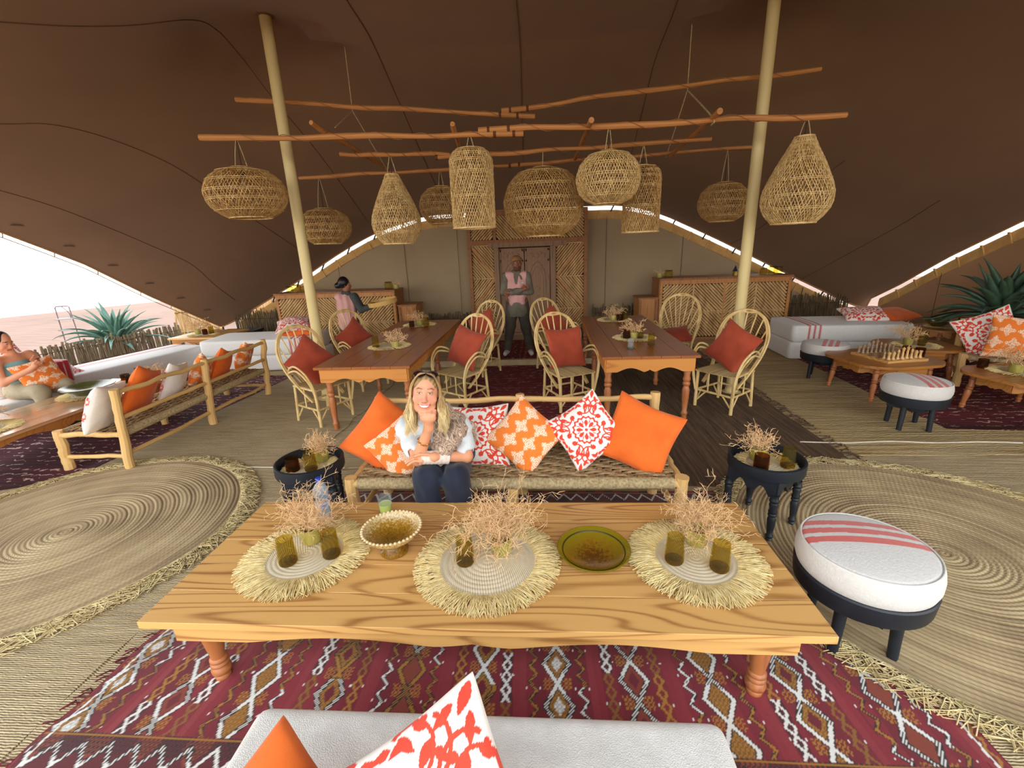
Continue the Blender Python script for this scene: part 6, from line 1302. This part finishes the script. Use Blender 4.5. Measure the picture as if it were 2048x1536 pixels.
def face_paint(V, C, X, U, Fw, s, base, lip, blush, brow, iris, smile=True, lash=(.05, .03, .02)):
    L = (V-np.array(C))/s; x, y, z = L@X, L@U, L@Fw; col = np.repeat(np.array(base)[None], len(V), 0); fr = (z > .03) & (np.abs(x) < .08) & (np.abs(y) < .13)
    def put(m, c): col[m] = c
    ch = np.exp(-(((np.abs(x)-.038)/.022)**2+((y+.022)/.02)**2))*fr; ns = np.exp(-((x/.014)**2+((y+.026)/.014)**2))*fr; w = np.clip(ch*.55+ns*.4, 0, 1)[:, None]; col = col*(1-w)+np.array(blush)*w
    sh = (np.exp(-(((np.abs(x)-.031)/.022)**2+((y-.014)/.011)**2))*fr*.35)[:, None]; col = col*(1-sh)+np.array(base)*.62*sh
    ax_ = np.abs(x); yb = .036+.005*np.clip((ax_-.012)/.025, 0, 1)-.012*np.clip((ax_-.038)/.02, 0, 1); put(fr & (ax_ > .012) & (ax_ < .055) & (np.abs(y-yb) < .0024), brow)
    ex = (ax_-.031); ey = y-.0125; ho = .0040*np.clip(1-(ex/.0165)**2, 0, 1); eye = fr & (np.abs(ey) < ho); put(fr & (np.abs(ex) < .0175) & (ey < ho+.0030) & (ey > ho-.0012) & (ho > .0005), lash)
    put(eye, (.52, .44, .40)); put(eye & (np.hypot(ex, ey) < .0055), iris); put(eye & (np.hypot(ex, ey) < .0028), (.02, .02, .02))
    if smile:
        ym = -.066+6.5*x**2; up = ym+.0068*np.clip(1-(x/.031)**2, 0, 1); dn = ym-.0075*np.clip(1-(x/.031)**2, 0, 1)
        put(fr & (np.abs(x) < .034) & (y < up+.0042) & (y > dn-.0052), lip); put(fr & (np.abs(x) < .028) & (y < up-.0004) & (y > dn+.001), (.86, .84, .8)); put(fr & (np.abs(np.abs(x)-.035) < .0022) & (np.abs(y-ym-.002) < .0045), tuple(np.array(lip)*.5))
        fo = (np.abs(np.abs(x)-(.033+.25*(-.035-y))) < .0016) & (y < -.036) & (y > -.064) & fr; put(fo, tuple(np.array(base)*.7))
    else:
        ym = -.064-1.0*x**2; put(fr & (np.abs(x) < .025) & (np.abs(y-ym) < .007), lip); put(fr & (np.abs(x) < .026) & (np.abs(y-ym) < .0014), tuple(np.array(lip)*.35))
    no = fr & (np.hypot((ax_-.007)/1.2, y+.040) < .0032) & (z > .085); put(no, tuple(np.array(base)*.3)); return col
# ------------------------------------------------------------------ seated woman
def pp(x, y, Y): q = ony(x, y, Y); return np.array((q.x, q.y, q.z))
WO = thing('person', 'seated woman in white shirt and navy trousers resting chin on fist, long blond hair', 'person', (0, 0, 0))
HC = pp(851, 785, 2.48); fw = np.array([0, 0, HCAM])-HC; fw = fw/np.linalg.norm(fw); fw = fw*.8+np.array([.05, -.62, -.10]); HX, HU, HF = frame(fw, R(-7))
HX = HX if HX[0] > 0 else -HX; HU = np.cross(HX, -HF)*-1; HU = HU if HU[2] > 0 else -HU; HS = .97
NB_ = np.array([-.69, 2.66, .885]); SR = pp(812, 856, 2.68); SL = pp(922, 853, 2.68); ER = pp(836, 918, 2.50); WR = pp(858, 855, 2.43); EL = pp(932, 912, 2.60); WL = pp(868, 914, 2.46); HLp = pp(812, 918, 2.42)
PEL = np.array([-.70, 2.86, .53]); CH = np.array([-.71, 2.74, .74])
hand = []
KN = pp(856, 829, 2.395); side_ = HX
wk = WR*.25+KN*.75
hand += [cone(WR, wk, .026, .030, .02), cone(wk-side_*.022, wk+side_*.022, .024, .024, .015)]
for i, dx in enumerate((-.034, -.012, .010, .031)):
    k0 = KN+side_*dx*1.05+np.array([0, .0, .004-.004*abs(i-1.2)]); k1 = k0+np.array([0, .030, .016]); k2 = k1+np.array([0, .012, -.022])
    hand += [cone(wk+side_*dx*.8, k0, .0125, .0118, .008), cone(k0, k1, .0112, .0105, .004), cone(k1, k2, .0102, .009, .004)]
hand += [cone(wk-side_*.034+np.array([0, .0, -.008]), KN-side_*.048+np.array([0, .014, .004]), .0125, .0105, .006), cone(KN-side_*.048+np.array([0, .014, .004]), KN-side_*.036+np.array([0, .034, .018]), .0105, .009, .005)]
lh = []; dL = (HLp-WL)/np.linalg.norm(HLp-WL); upv = np.array([0, -.25, .97]); acr = np.cross(dL, upv); acr /= np.linalg.norm(acr); pal = WL+dL*.075
lh += [cone(WL, pal, .026, .028, .02), cone(pal-acr*.022, pal+acr*.022, .019, .019, .015)]
for i, (dx, ln) in enumerate(((-.030, .062), (-.010, .072), (.010, .069), (.029, .055))):
    b0 = pal+acr*dx+dL*.008; b1 = b0+dL*ln*.5+np.array([0, -.002, .006]); b2 = b1+dL*ln*.38+np.array([0, -.003, -.010]); b3 = b2+dL*ln*.28+np.array([0, -.002, -.014]); lh += [cone(b0, b1, .0105, .0098, .005), cone(b1, b2, .0096, .0088, .003), cone(b2, b3, .0086, .0075, .003)]
th0 = WL+dL*.03+np.array([0, -.012, .024]); lh += [cone(th0, th0+dL*.045+np.array([0, -.014, .012]), .0125, .0105, .006), cone(th0+dL*.045+np.array([0, -.014, .012]), th0+dL*.075+np.array([0, -.014, .002]), .0102, .0085, .003)]
torso = [ell(CH, (.155, .105, .17), None, .06), cone(PEL+np.array([-.06, 0, 0]), PEL+np.array([.06, 0, 0]), .13, .13, .06), cone(CH, PEL, .12, .13, .06), cone(SR+np.array([.03, .0, 0]), SL-np.array([.03, 0, 0]), .058, .058, .05)]
armsR = [cone(SR, ER, .052, .042, .03), cone(ER, WR, .042, .026, .02)]; armsL = [cone(SL, EL, .052, .042, .03), cone(EL, WL, .041, .027, .02)]
neck = [cone(NB_, HC-HU*.06*HS-HF*.02, .058, .05, .03)]
prims = torso+neck+armsR+armsL+head_prims(HC, HX, HU, HF, HS)+hand+lh
def wcol(V):
    col = face_paint(V, HC, HX, HU, HF, HS, srgb(222, 158, 126), srgb(196, 98, 92), srgb(222, 122, 102), srgb(150, 108, 78), srgb(112, 118, 108), lash=srgb(110, 70, 52))
    arm = (V[:, 2] < HC[2]-.12); col[arm] = col[arm]*np.array([1.0, .97, .88]); return col
body_obj('body', prims, .0031, M_SKIN, WO, wcol, zmin=.5, smooth=2)
# white t-shirt
M_TEE = vcol('white_tee', .9, 120, .3, .1, .003); cw = np.array(srgb(214, 220, 224))
tee = [ell(CH, (.172, .124, .185), None, .06), cone(CH, PEL+np.array([0, -.0, .02]), .135, .15, .06), cone(SR+np.array([.02, 0, .0]), SL-np.array([.02, 0, 0]), .070, .070, .05), cone(SR, SR*.30+ER*.70, .066, .066, .04), cone(SL, SL*.30+EL*.70, .066, .066, .04)]
def folds(x, y, z): return .0035*np.sin(60*x+35*z+8*np.sin(20*z))+.003*np.sin(48*z-30*x+22*y)
teesub = [cone(SR*.22+ER*.78, ER*1.15-SR*.15, .047, .05, .004), cone(SL*.30+EL*.70, EL*1.15-SL*.15, .048, .052, .004), ell(NB_+np.array([0, -.05, .05]), (.062, .085, .055), None, .008)]
teesub = [(p[0], p[1], p[2], p[3], p[4], p[5], -1) for p in teesub]
body_obj('shirt', tee+teesub, .0052, M_TEE, WO, lambda V: np.repeat(cw[None], len(V), 0), folds, smooth=1)
# navy trousers
def knee(px_, Y, z): q = pp(px_, 940, Y); return np.array((q[0], Y, z))
kR, kL = knee(852, 2.47, .535), knee(912, 2.47, .535); tr = [cone(PEL+np.array([-.085, -.02, -.01]), kR, .105, .085, .04), cone(PEL+np.array([.085, -.02, -.01]), kL, .105, .085, .04), cone(kR, kR+np.array([0, -.02, -.42]), .084, .075, .03), cone(kL, kL+np.array([.01, -.02, -.42]), .084, .075, .03), cone(PEL+np.array([-.07, .02, 0]), PEL+np.array([.07, .02, 0]), .135, .135, .05)]
M_NAVY = simple('navy_trousers', srgb(26, 36, 56), srgb(18, 26, 44), .8, 5, (1, 1, 1), .2, 160, .002, sheen=.15)
body_obj('trousers', tr, .0065, M_NAVY, WO, None, lambda x, y, z: .005*np.sin(34*z+22*x+26*y+2*np.sin(30*x))+.003*np.sin(80*x+25*z), smooth=1)
for kk in (kR, kL): 
    f0 = kk+np.array([.0, -.03, -.43]); V, F = sdf_mesh('shoe', [cone(f0*[1, 1, 0]+[0, 0, .05], f0*[1, 1, 0]+[0, -.16, .04], .042, .036, .02)], .008); obj('shoe', fast_mesh('shoe', V, F), simple('dark_shoe', srgb(40, 36, 34), None, .6), WO)
# scarf over her shoulder
M_SCARF = vcol('paisley_scarf', .9, 90, .5, .2, .005)
s0 = NB_+np.array([.02, -.03, .07]); sc_ = chain([NB_+np.array([-.05, .03, .04]), s0+np.array([.05, -.0, -.01]), SL+np.array([-.035, -.015, .055]), pp(918, 858, 2.60), pp(902, 882, 2.54), pp(886, 905, 2.52), pp(880, 920, 2.53)], [.030, .036, .045, .05, .052, .046, .036], .03)+chain([SL+np.array([.0, -.01, .055]), SL+np.array([.045, .03, -.02]), SL+np.array([.06, .05, -.12])], [.036, .036, .028], .03)+chain([s0, pp(880, 862, 2.57), pp(872, 895, 2.54)], [.03, .034, .03], .03)
def scol(V):
    a, b, c_ = np.array(srgb(172, 148, 126)), np.array(srgb(122, 98, 82)), np.array(srgb(206, 186, 164)); f = np.sin(95*V[:, 0]+9*np.sin(45*V[:, 2]))*np.sin(80*V[:, 2]+7*np.sin(60*V[:, 0]+40*V[:, 1])); o = np.repeat(a[None], len(V), 0); o[f > .35] = b; o[f < -.55] = c_; return o
body_obj('scarf', sc_, .0042, M_SCARF, WO, scol, lambda x, y, z: .004*np.sin(130*x+30*z+3*np.sin(25*z)), smooth=1)
# bandage and bracelet
bt = EL*.42+WL*.58; dd_ = (WL+dL*.085-bt); n_ = 40; P = np.array([bt+dd_*s for s in np.linspace(0, 1, n_)])
mb = MB().tube(P, .047+(.040-.047)*np.linspace(0, 1, n_)+.0007*np.sin(np.linspace(0, 45, n_)), 20); mb.build('bandage', simple('bandage_cloth', srgb(226, 214, 204), srgb(206, 192, 182), .9, 30, (1, 1, 1), .3, 150), WO)
bz = ER*.42+WR*.58; ad = (WR-ER)/np.linalg.norm(WR-ER); e1 = np.cross(ad, [0, 1, 0]); e1 /= np.linalg.norm(e1); e2 = np.cross(ad, e1); th = np.linspace(0, 2*PI, 49)
mb = MB(); 
for k in range(16):
    a = k*2*PI/16; c = bz+.037*(e1*math.cos(a)+e2*math.sin(a)); t1 = -e1*math.sin(a)+e2*math.cos(a); t2 = ad if k % 2 else np.cross(ad, t1); mb.tube([c+.0095*t1*math.cos(q)+.0055*t2*math.sin(q) for q in np.linspace(0, 2*PI, 11)], .0019, 5, False)
mb.build('bracelet', simple('gold', srgb(226, 178, 84), srgb(200, 150, 60), .25, metal=.9), WO)
# hair: cap and strands
M_HAIR = vcol('blond_hair', .5, 60, .1, .1); rs = np.random.RandomState(11); Rm = np.array([HX, HU, HF])
cap = [ell(HC+HS*(HU*.04-HF*.026), np.array((.083, .093, .101))*HS, Rm, .02), ell(HC+HS*(-HU*.045-HF*.04), np.array((.083, .10, .075))*HS, Rm, .03), ell(HC+HS*(-HU*.025+HF*.095), np.array((.067, .122, .094))*HS, Rm, .006, True)]
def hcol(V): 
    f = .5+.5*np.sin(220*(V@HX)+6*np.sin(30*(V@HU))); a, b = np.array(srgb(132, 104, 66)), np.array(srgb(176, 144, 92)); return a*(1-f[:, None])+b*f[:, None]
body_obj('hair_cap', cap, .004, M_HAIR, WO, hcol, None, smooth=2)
C, cols = [], []; ncl = 44; cl = [(rs.rand(), rs.randn(), rs.randn(), rs.rand(), rs.rand()) for _ in range(ncl*2)]
for k in range(1900):
    s = -1 if k % 2 else 1; ci = rs.randint(ncl)+(ncl if s > 0 else 0); f, w1_, w2_, tl, cc0 = cl[ci]; f = np.clip(f+.05*rs.randn(), 0, 1); zf = .066-.17*f; yt = .130-.012*f-.25*max(0, f-.7)
    jit = lambda q: q*rs.randn(); root = np.array([s*.003, yt, zf]); outw = .080+.010*rs.rand(); fz = .030-.11*f
    L1 = [root, (s*.045, yt-.014+jit(.002), zf*.98), (s*(outw-.004), .050-.02*f+jit(.004), fz*.95+.010), (s*(outw+.004), -.02+jit(.005), fz)]
    W4 = [HC+HS*(p[0]*HX+p[1]*HU+p[2]*HF) for p in map(np.array, L1)]
    sdv = s*HX; base = W4[-1]; ln = (.150+.085*tl+.012*rs.randn()) if s < 0 else (.145+.075*tl+.012*rs.randn()); dep = np.array([0, -.05+.07*f, 0.]); fl = .004+.016*rs.rand(); amp = .011+.006*abs(w1_)
    for t_ in (.25, .5, .75, 1.):
        off = amp*math.sin(t_*5.2+w1_*2.5)*(.4+t_); ofy = .008*math.sin(t_*4.5+w2_*3)
        W4.append(base+sdv*(fl*min(1, t_*1.6)-.012*max(0, t_-.6)+off+jit(.0035)*(1-.6*t_))+np.array([0, ofy+jit(.003), -t_*ln])+dep*t_)
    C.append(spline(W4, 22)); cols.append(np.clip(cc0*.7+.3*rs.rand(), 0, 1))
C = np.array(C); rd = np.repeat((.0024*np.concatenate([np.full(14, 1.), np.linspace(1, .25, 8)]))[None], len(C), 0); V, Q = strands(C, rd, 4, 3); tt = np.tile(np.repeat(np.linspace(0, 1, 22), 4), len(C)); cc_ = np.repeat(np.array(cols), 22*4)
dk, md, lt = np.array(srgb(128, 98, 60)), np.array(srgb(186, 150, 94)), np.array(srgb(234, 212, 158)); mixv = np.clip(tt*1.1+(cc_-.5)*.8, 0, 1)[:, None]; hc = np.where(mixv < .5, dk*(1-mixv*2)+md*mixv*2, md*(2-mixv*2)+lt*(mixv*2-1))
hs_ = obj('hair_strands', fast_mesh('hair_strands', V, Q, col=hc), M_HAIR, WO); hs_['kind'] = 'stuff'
# sunglasses pushed up on the head
SG = obj('sunglasses', None, None, WO); M_SG = simple('tortoise_frame', srgb(44, 24, 18), srgb(24, 14, 10), .25)
c0 = HC+HS*(HU*.118+HF*.038); gu = HU*.55+HF*.83; gu /= np.linalg.norm(gu); gf = np.cross(HX, gu); gf = gf if gf@HU > 0 else -gf
for s in (-1, 1):
    ce = c0+s*HX*.037; P = []; ring = []
    for a in np.linspace(0, 2*PI, 25)[:-1]: ring.append(ce+.031*math.cos(a)*HX*(1.0)+.021*math.sin(a)*gf*(1+.12*math.cos(a)*s))
    MB().tube(ring+[ring[0]], .0038, 6).build('rim', M_SG, SG); mb = MB(); mb.add(ring+[r_+.003*gu for r_ in ring], [tuple(range(24)), tuple(range(47, 23, -1))]+[(i, (i+1) % 24, 24+(i+1) % 24, 24+i) for i in range(24)]); mb.build('lens', simple('dark_lens', srgb(40, 22, 22), None, .1, spec=.7), SG)
    MB().tube(spline([ce+s*HX*.031, ce+s*HX*.045-HF*.05-HU*.02, ce+s*HX*.046-HF*.10-HU*.05], 10), .0032, 6).build('temple', M_SG, SG)
MB().tube([c0-HX*.008, c0+gf*.003, c0+HX*.008], .0032, 6).build('bridge', M_SG, SG)
# ------------------------------------------------------------------ standing man by the door
MN = thing('person', 'man in pink vest over grey tunic standing with folded arms before the carved door', 'person', (0, 0, 0))
x0, y0, zf = -.41, 7.62, .128; mh = lambda x, y, z: np.array((x0+x, y0+y, zf+z))
mc = mh(.015, -.03, 1.515); fm = np.array([.10, -1, .10]); MX, MU, MF = frame(fm, R(4)); MX = MX if MX[0] > 0 else -MX; ms = .95
M_TUN = simple('grey_tunic', srgb(112, 106, 92), srgb(92, 86, 74), .85, 5, (1, 1, 1), .2, 120); M_VEST = simple('pink_vest', srgb(206, 158, 152), srgb(186, 136, 132), .85, 5, (1, 1, 1), .2, 120); M_TROU = simple('dark_grey_trousers', srgb(84, 78, 66), srgb(62, 58, 50), .85, 5)
shR, shL = mh(-.19, 0, 1.315), mh(.19, 0, 1.315); elR, elL = mh(-.225, -.08, 1.06), mh(.225, -.08, 1.06); wrR, wrL = mh(.09, -.215, 1.10), mh(-.09, -.23, 1.07)
mb_ = [ell(mh(0, 0, 1.15), (.155, .10, .22), None, .06), cone(mh(0, 0, 1.3), mh(.01, -.01, 1.42), .06, .055, .03), cone(mh(-.06, 0, .9), mh(.06, 0, .9), .12, .12, .05), cone(mh(0, 0, 1.1), mh(0, 0, .9), .12, .13, .05)]+head_prims(mc, MX, MU, MF, ms)
mb_ += [cone(shR, elR, .05, .042, .03), cone(elR, wrR, .04, .028, .02), cone(shL, elL, .05, .042, .03), cone(elL, wrL, .04, .028, .02)]
for w_, d_ in ((wrR, np.array([.105, .03, .055])), (wrL, np.array([-.10, .02, -.012]))):
    mb_ += [cone(w_, w_+d_*.5, .028, .032, .015)]; ac = np.cross(d_, [0, 1, 0]); ac /= np.linalg.norm(ac)
    for i in range(4): mb_ += [cone(w_+d_*.5+ac*(i-1.5)*.02, w_+d_*1.1+ac*(i-1.5)*.022+np.array([0, .01, 0]), .0115, .009, .004)]
    mb_ += [cone(w_+d_*.3+ac*.03, w_+d_*.6+ac*.055, .012, .010, .005)]
for sx in (-1, 1): mb_ += [cone(mh(sx*.085, 0, .88), mh(sx*.13, 0, .48), .085, .06, .03), cone(mh(sx*.13, 0, .48), mh(sx*.20, .0, .06), .055, .042, .02)]
def mcol(V):
    c = face_paint(V, mc, MX, MU, MF, ms, srgb(128, 82, 58), srgb(120, 70, 60), srgb(140, 84, 62), srgb(30, 22, 18), srgb(40, 26, 18), False); L = (V-mc)/ms; bd = ((L@MU) < -.052) & ((L@MF) > .01) & ((L@MU) > -.14); c[bd] = c[bd]*.55; return c
body_obj('body', mb_, .0075, M_SKIN, MN, mcol, smooth=1)
tun = [ell(mh(0, 0, 1.16), (.168, .115, .23), None, .06), cone(mh(0, 0, 1.1), mh(0, 0, .80), .135, .16, .05), cone(mh(-.05, 0, .80), mh(-.06, 0, .55), .125, .125, .06), cone(mh(.05, 0, .80), mh(.06, 0, .55), .125, .125, .06), cone(shR+[.03, 0, 0], shL-[.03, 0, 0], .065, .065, .05), cone(shR, elR, .06, .054, .03), cone(elR, wrR-[.02, 0, 0], .052, .042, .02), cone(shL, elL, .06, .054, .03), cone(elL, wrL+[.02, 0, 0], .052, .042, .02), cone(mh(-.03, 0, 1.37), mh(.03, 0, 1.37), .06, .06, .02), ell(mh(0, -.0, 1.53), (.075, .09, .12), None, .01, True), ell(mh(0, 0, .36), (.6, .6, .30), None, .004, True)]
body_obj('tunic', tun, .0085, M_TUN, MN, None, lambda x, y, z: .004*np.sin(50*x+20*z), smooth=1)
ve = [ell(mh(0, 0, 1.14), (.182, .128, .235), None, .05), cone(mh(0, 0, 1.1), mh(0, 0, .88), .148, .165, .05), cone(shR+[.05, 0, .005], shL-[.05, 0, -.005], .074, .074, .04), ell(mh(0, -.18, 1.40), (.045, .16, .22), None, .01, True), ell(mh(0, -.18, .70), (.12, .3, .20), None, .01, True), ell(mh(0, 0, 1.55), (.09, .12, .14), None, .01, True), cone(mh(-.3, 0, 1.2), mh(-.215, 0, 1.25), .075, .075, .01), cone(mh(.3, 0, 1.2), mh(.215, 0, 1.25), .075, .075, .01)]
ve = ve[:-2]+[(p[0], p[1], p[2], p[3], p[4], p[5], -1) for p in ve[-2:]]
body_obj('vest', ve, .0085, M_VEST, MN, None, lambda x, y, z: .003*np.sin(60*x+10*z), smooth=1)
trp = []
for sx in (-1, 1): trp += [cone(mh(sx*.085, 0, .86), mh(sx*.13, 0, .48), .11, .09, .03), cone(mh(sx*.13, 0, .48), mh(sx*.20, 0, .10), .085, .066, .02)]
body_obj('trousers', trp, .0085, M_TROU, MN, None, lambda x, y, z: .004*np.sin(40*z+30*x), smooth=1)
for sx in (-1, 1): V, F = sdf_mesh('shoe', [cone(mh(sx*.20, .03, .045), mh(sx*.225, -.15, .035), .048, .040, .02)], .008, zmin=zf-.01); obj('shoe', fast_mesh('shoe', V, F), simple('grey_white_shoe', srgb(206, 202, 194), None, .7), MN)
body_obj('cap', [ell(mc+MU*.065-MF*.02, (.088, .1, .068), None, .02), ell(mc-MU*.03+MF*.03, (.09, .10, .085), None, .005, True)], .007, simple('tan_cap', srgb(150, 110, 70), srgb(120, 84, 50), .9), MN, smooth=1)
o = MB().box(tuple(mh(.085, -.135, 1.215)), (.07, .006, .018)).build('name_badge', simple('badge', srgb(230, 228, 224), srgb(20, 20, 20), .4, 22), MN)
# ------------------------------------------------------------------ waitress with a tray
WT = thing('person', 'waitress with black bun and pink vest carrying a round tray before the reed counter', 'person', (0, 0, 0))
wx, wy = -3.29, 7.45; wh = lambda x, y, z: np.array((wx+x, wy+y, z+.008)); wc = wh(.035, -.02, 1.40); fm = np.array([.86, .42, -.08]); QX, QU, QF = frame(fm, 0)
a_, b_ = wh(-.13, -.05, 1.20), wh(.14, .06, 1.20); eR, eL = wh(.27, -.07, .98), wh(.20, .16, .97); wR_, wL_ = wh(.43, .02, 1.03), wh(.42, .16, 1.03)
wb_ = [ell(wh(0, 0, 1.06), (.13, .095, .2), None, .05), cone(wh(.0, 0, 1.2), wh(.03, -.01, 1.32), .048, .045, .03), cone(wh(0, 0, 1.), wh(0, 0, .82), .11, .13, .05)]+head_prims(wc, QX, QU, QF, .92)+[cone(b_*[1, 1, 1]+[0, -.08, 0], eR, .045, .038, .03), cone(eR, wR_, .036, .025, .02), cone(b_, eL, .045, .038, .03), cone(eL, wL_, .036, .025, .02)]
for w_ in (wR_, wL_):
    wb_ += [cone(w_, w_+np.array([.06, 0, -.005]), .024, .026, .01)]
    for i in range(4): wb_ += [cone(w_+np.array([.06, (i-1.5)*.018, -.008]), w_+np.array([.125, (i-1.5)*.02, .0]), .0098, .008, .003)]
    wb_ += [cone(w_+np.array([.02, .03, .0]), w_+np.array([.06, .05, .015]), .0105, .009, .004)]
for sx in (-1, 1): wb_ += [cone(wh(sx*.07, 0, .8), wh(sx*.075, 0, .42), .08, .058, .03), cone(wh(sx*.075, 0, .42), wh(sx*.075, 0, .05), .05, .04, .02)]
body_obj('body', wb_, .0075, M_SKIN, WT, lambda V: face_paint(V, wc, QX, QU, QF, .92, srgb(150, 98, 72), srgb(140, 76, 66), srgb(160, 100, 76), srgb(30, 22, 18), srgb(40, 26, 18), False), smooth=1)
body_obj('vest', [ell(wh(0, 0, 1.07), (.165, .125, .21), None, .05), cone(wh(0, 0, 1.05), wh(0, .0, .76), .15, .175, .05), cone(a_+[.03, 0, 0], b_-[.02, 0, 0], .066, .066, .04), ell(wh(.03, 0, 1.36), (.075, .08, .10), None, .01, True), ell(wh(0, 0, .60), (.3, .3, .06), None, .01, True)], .008, M_VEST, WT, None, lambda x, y, z: .006*np.sin(55*x+30*y), smooth=1)
M_SLV = simple('slate_sleeve', srgb(70, 76, 74), srgb(54, 60, 58), .85, 5)
body_obj('sleeves', [cone(b_+[.01, -.09, -.0], eR, .06, .055, .03), cone(eR, wR_, .053, .046, .02), cone(b_, eL, .06, .055, .03), cone(eL, wL_, .053, .046, .02), cone(wh(.0, -.02, 1.255), wh(.05, -.02, 1.255), .056, .056, .02), ell(wh(.03, 0, 1.37), (.06, .06, .10), None, .01, True)], .008, M_SLV, WT, smooth=1, keep=False)
body_obj('trousers', [cone(wh(-.07, 0, .80), wh(-.08, 0, .40), .105, .09, .03), cone(wh(-.08, 0, .4), wh(-.08, 0, .07), .085, .07, .02), cone(wh(.07, 0, .80), wh(.08, 0, .40), .105, .09, .03), cone(wh(.08, 0, .4), wh(.08, 0, .07), .085, .07, .02)], .0085, M_TROU, WT, smooth=1)
for sx in (-1, 1): V, F = sdf_mesh('shoe', [cone(wh(sx*.08, 0, .045), wh(sx*.08+.13, .06, .035), .046, .038, .02)], .009, zmin=0); obj('shoe', fast_mesh('shoe', V, F), simple('dark_shoe', (0, 0, 0)), WT)
M_BHAIR = simple('black_hair', srgb(24, 20, 20), srgb(14, 12, 12), .4, 30, (1, 1, 1), .3, 90)
body_obj('hair', [ell(wc+QU*.035-QF*.025, (.092, .095, .098), None, .02), ell(wc-QF*.115-QU*.02, (.055, .055, .05), None, .03), ell(wc-QU*.05+QF*.075, (.075, .09, .10), None, .01, True)], .0065, M_BHAIR, WT, smooth=1)
TR = thing('basket_tray', 'round shallow bentwood tray held by the waitress', 'tray', tuple(wh(.60, .09, 1.045)), 0); TR.rotation_euler = (R(4), R(-9), 0); MB().lathe([(.001, .0), (.24, .0), (.245, .004), (.247, .075), (.238, .077), (.236, .012), (.001, .01)], 36, capb=False, capt=False).build('tray_rim', simple('bentwood', srgb(214, 178, 104), srgb(190, 150, 80), .5, 6, (1, 1, .2)), TR); MB().box((.25, .02, .045), (.035, .09, .05)).build('tray_handle', M_FRAME_D, TR)
# ------------------------------------------------------------------ visitor at the picture edge
VS = thing('person', 'visitor in pale blue sleeveless top on the grey floor sofa hugging an orange cushion', 'person', (0, 0, 0))
vx, vy = -6.24, 4.80; vh = lambda x, y, z: np.array((vx+x, vy+y, z)); vc = vh(-.02, -.05, 1.06); fm = np.array([.75, .1, -.35]); VX, VU, VF = frame(fm, 0)
s1, s2 = vh(-.02, -.19, .86), vh(-.02, .17, .86); e1_, e2_ = vh(.06, -.24, .62), vh(.10, .25, .66); w1, w2 = vh(.26, -.08, .74), vh(.27, .02, .78)
vb = [ell(vh(-.03, 0, .68), (.11, .155, .2), None, .05), cone(vh(-.02, 0, .85), vh(-.01, -.02, .98), .05, .046, .03), cone(vh(-.03, -.07, .48), vh(-.03, .07, .48), .12, .12, .05), cone(s1, e1_, .05, .043, .03), cone(e1_, w1, .041, .028, .02), cone(s2, e2_, .05, .043, .03), cone(e2_, w2, .041, .028, .02), cone(s1, s2, .05, .05, .05)]+head_prims(vc, VX, VU, VF, .95)
for w_, d_ in ((w1, np.array([.05, .05, .06])), (w2, np.array([.02, -.06, .07]))):
    vb += [cone(w_, w_+d_*.6, .027, .03, .012)]; ac = np.cross(d_, [1, 0, 0]); ac /= np.linalg.norm(ac)
    for i in range(4): vb += [cone(w_+d_*.6+ac*(i-1.5)*.019, w_+d_*1.3+ac*(i-1.5)*.02, .010, .0085, .003)]
    vb += [cone(w_+d_*.3+ac*.03, w_+d_*.7+ac*.05, .011, .009, .004)]
body_obj('body', vb, .0075, M_SKIN, VS, lambda V: face_paint(V, vc, VX, VU, VF, .95, srgb(226, 160, 126), srgb(190, 100, 92), srgb(226, 140, 116), srgb(60, 40, 30), srgb(60, 40, 30), False), zmin=.4, smooth=1)
body_obj('top', [ell(vh(-.03, 0, .68), (.128, .172, .19), None, .05), cone(vh(-.03, 0, .62), vh(-.03, 0, .50), .135, .14, .05), cone(vh(-.03, -.10, .85), vh(-.03, .10, .85), .058, .058, .03), ell(vh(-.0, 0, .95), (.075, .08, .09), None, .01, True)], .008, simple('pale_blue_top', srgb(150, 196, 198), srgb(126, 176, 180), .85, 6), VS, smooth=1)
body_obj('trousers', [cone(vh(-.03, -.09, .48), vh(.36, -.14, .48), .105, .085, .03), cone(vh(-.03, .09, .48), vh(.36, .14, .48), .105, .085, .03), cone(vh(.36, -.14, .48), vh(.38, -.16, .06), .08, .06, .03), cone(vh(.36, .14, .48), vh(.38, .16, .06), .08, .06, .03)], .009, simple('khaki_trousers', srgb(176, 164, 138), srgb(150, 138, 112), .85, 6), VS, smooth=1)
body_obj('hair', [ell(vc+VU*.03-VF*.03, (.09, .092, .096), None, .02), ell(vc-VF*.1+VU*.03, (.05, .05, .05), None, .03), ell(vc-VU*.05+VF*.085, (.075, .09, .10), None, .01, True)], .0065, simple('dark_plum_hair', srgb(48, 26, 34), srgb(34, 18, 24), .45, 30), VS, smooth=1)
cushion('orange lace cushion hugged on the visitor\'s lap', tuple(vh(.24, .02, .63)), (.8, -.3, .45), R(10), 'damask', .42, t=.13, seed=71, n=60)
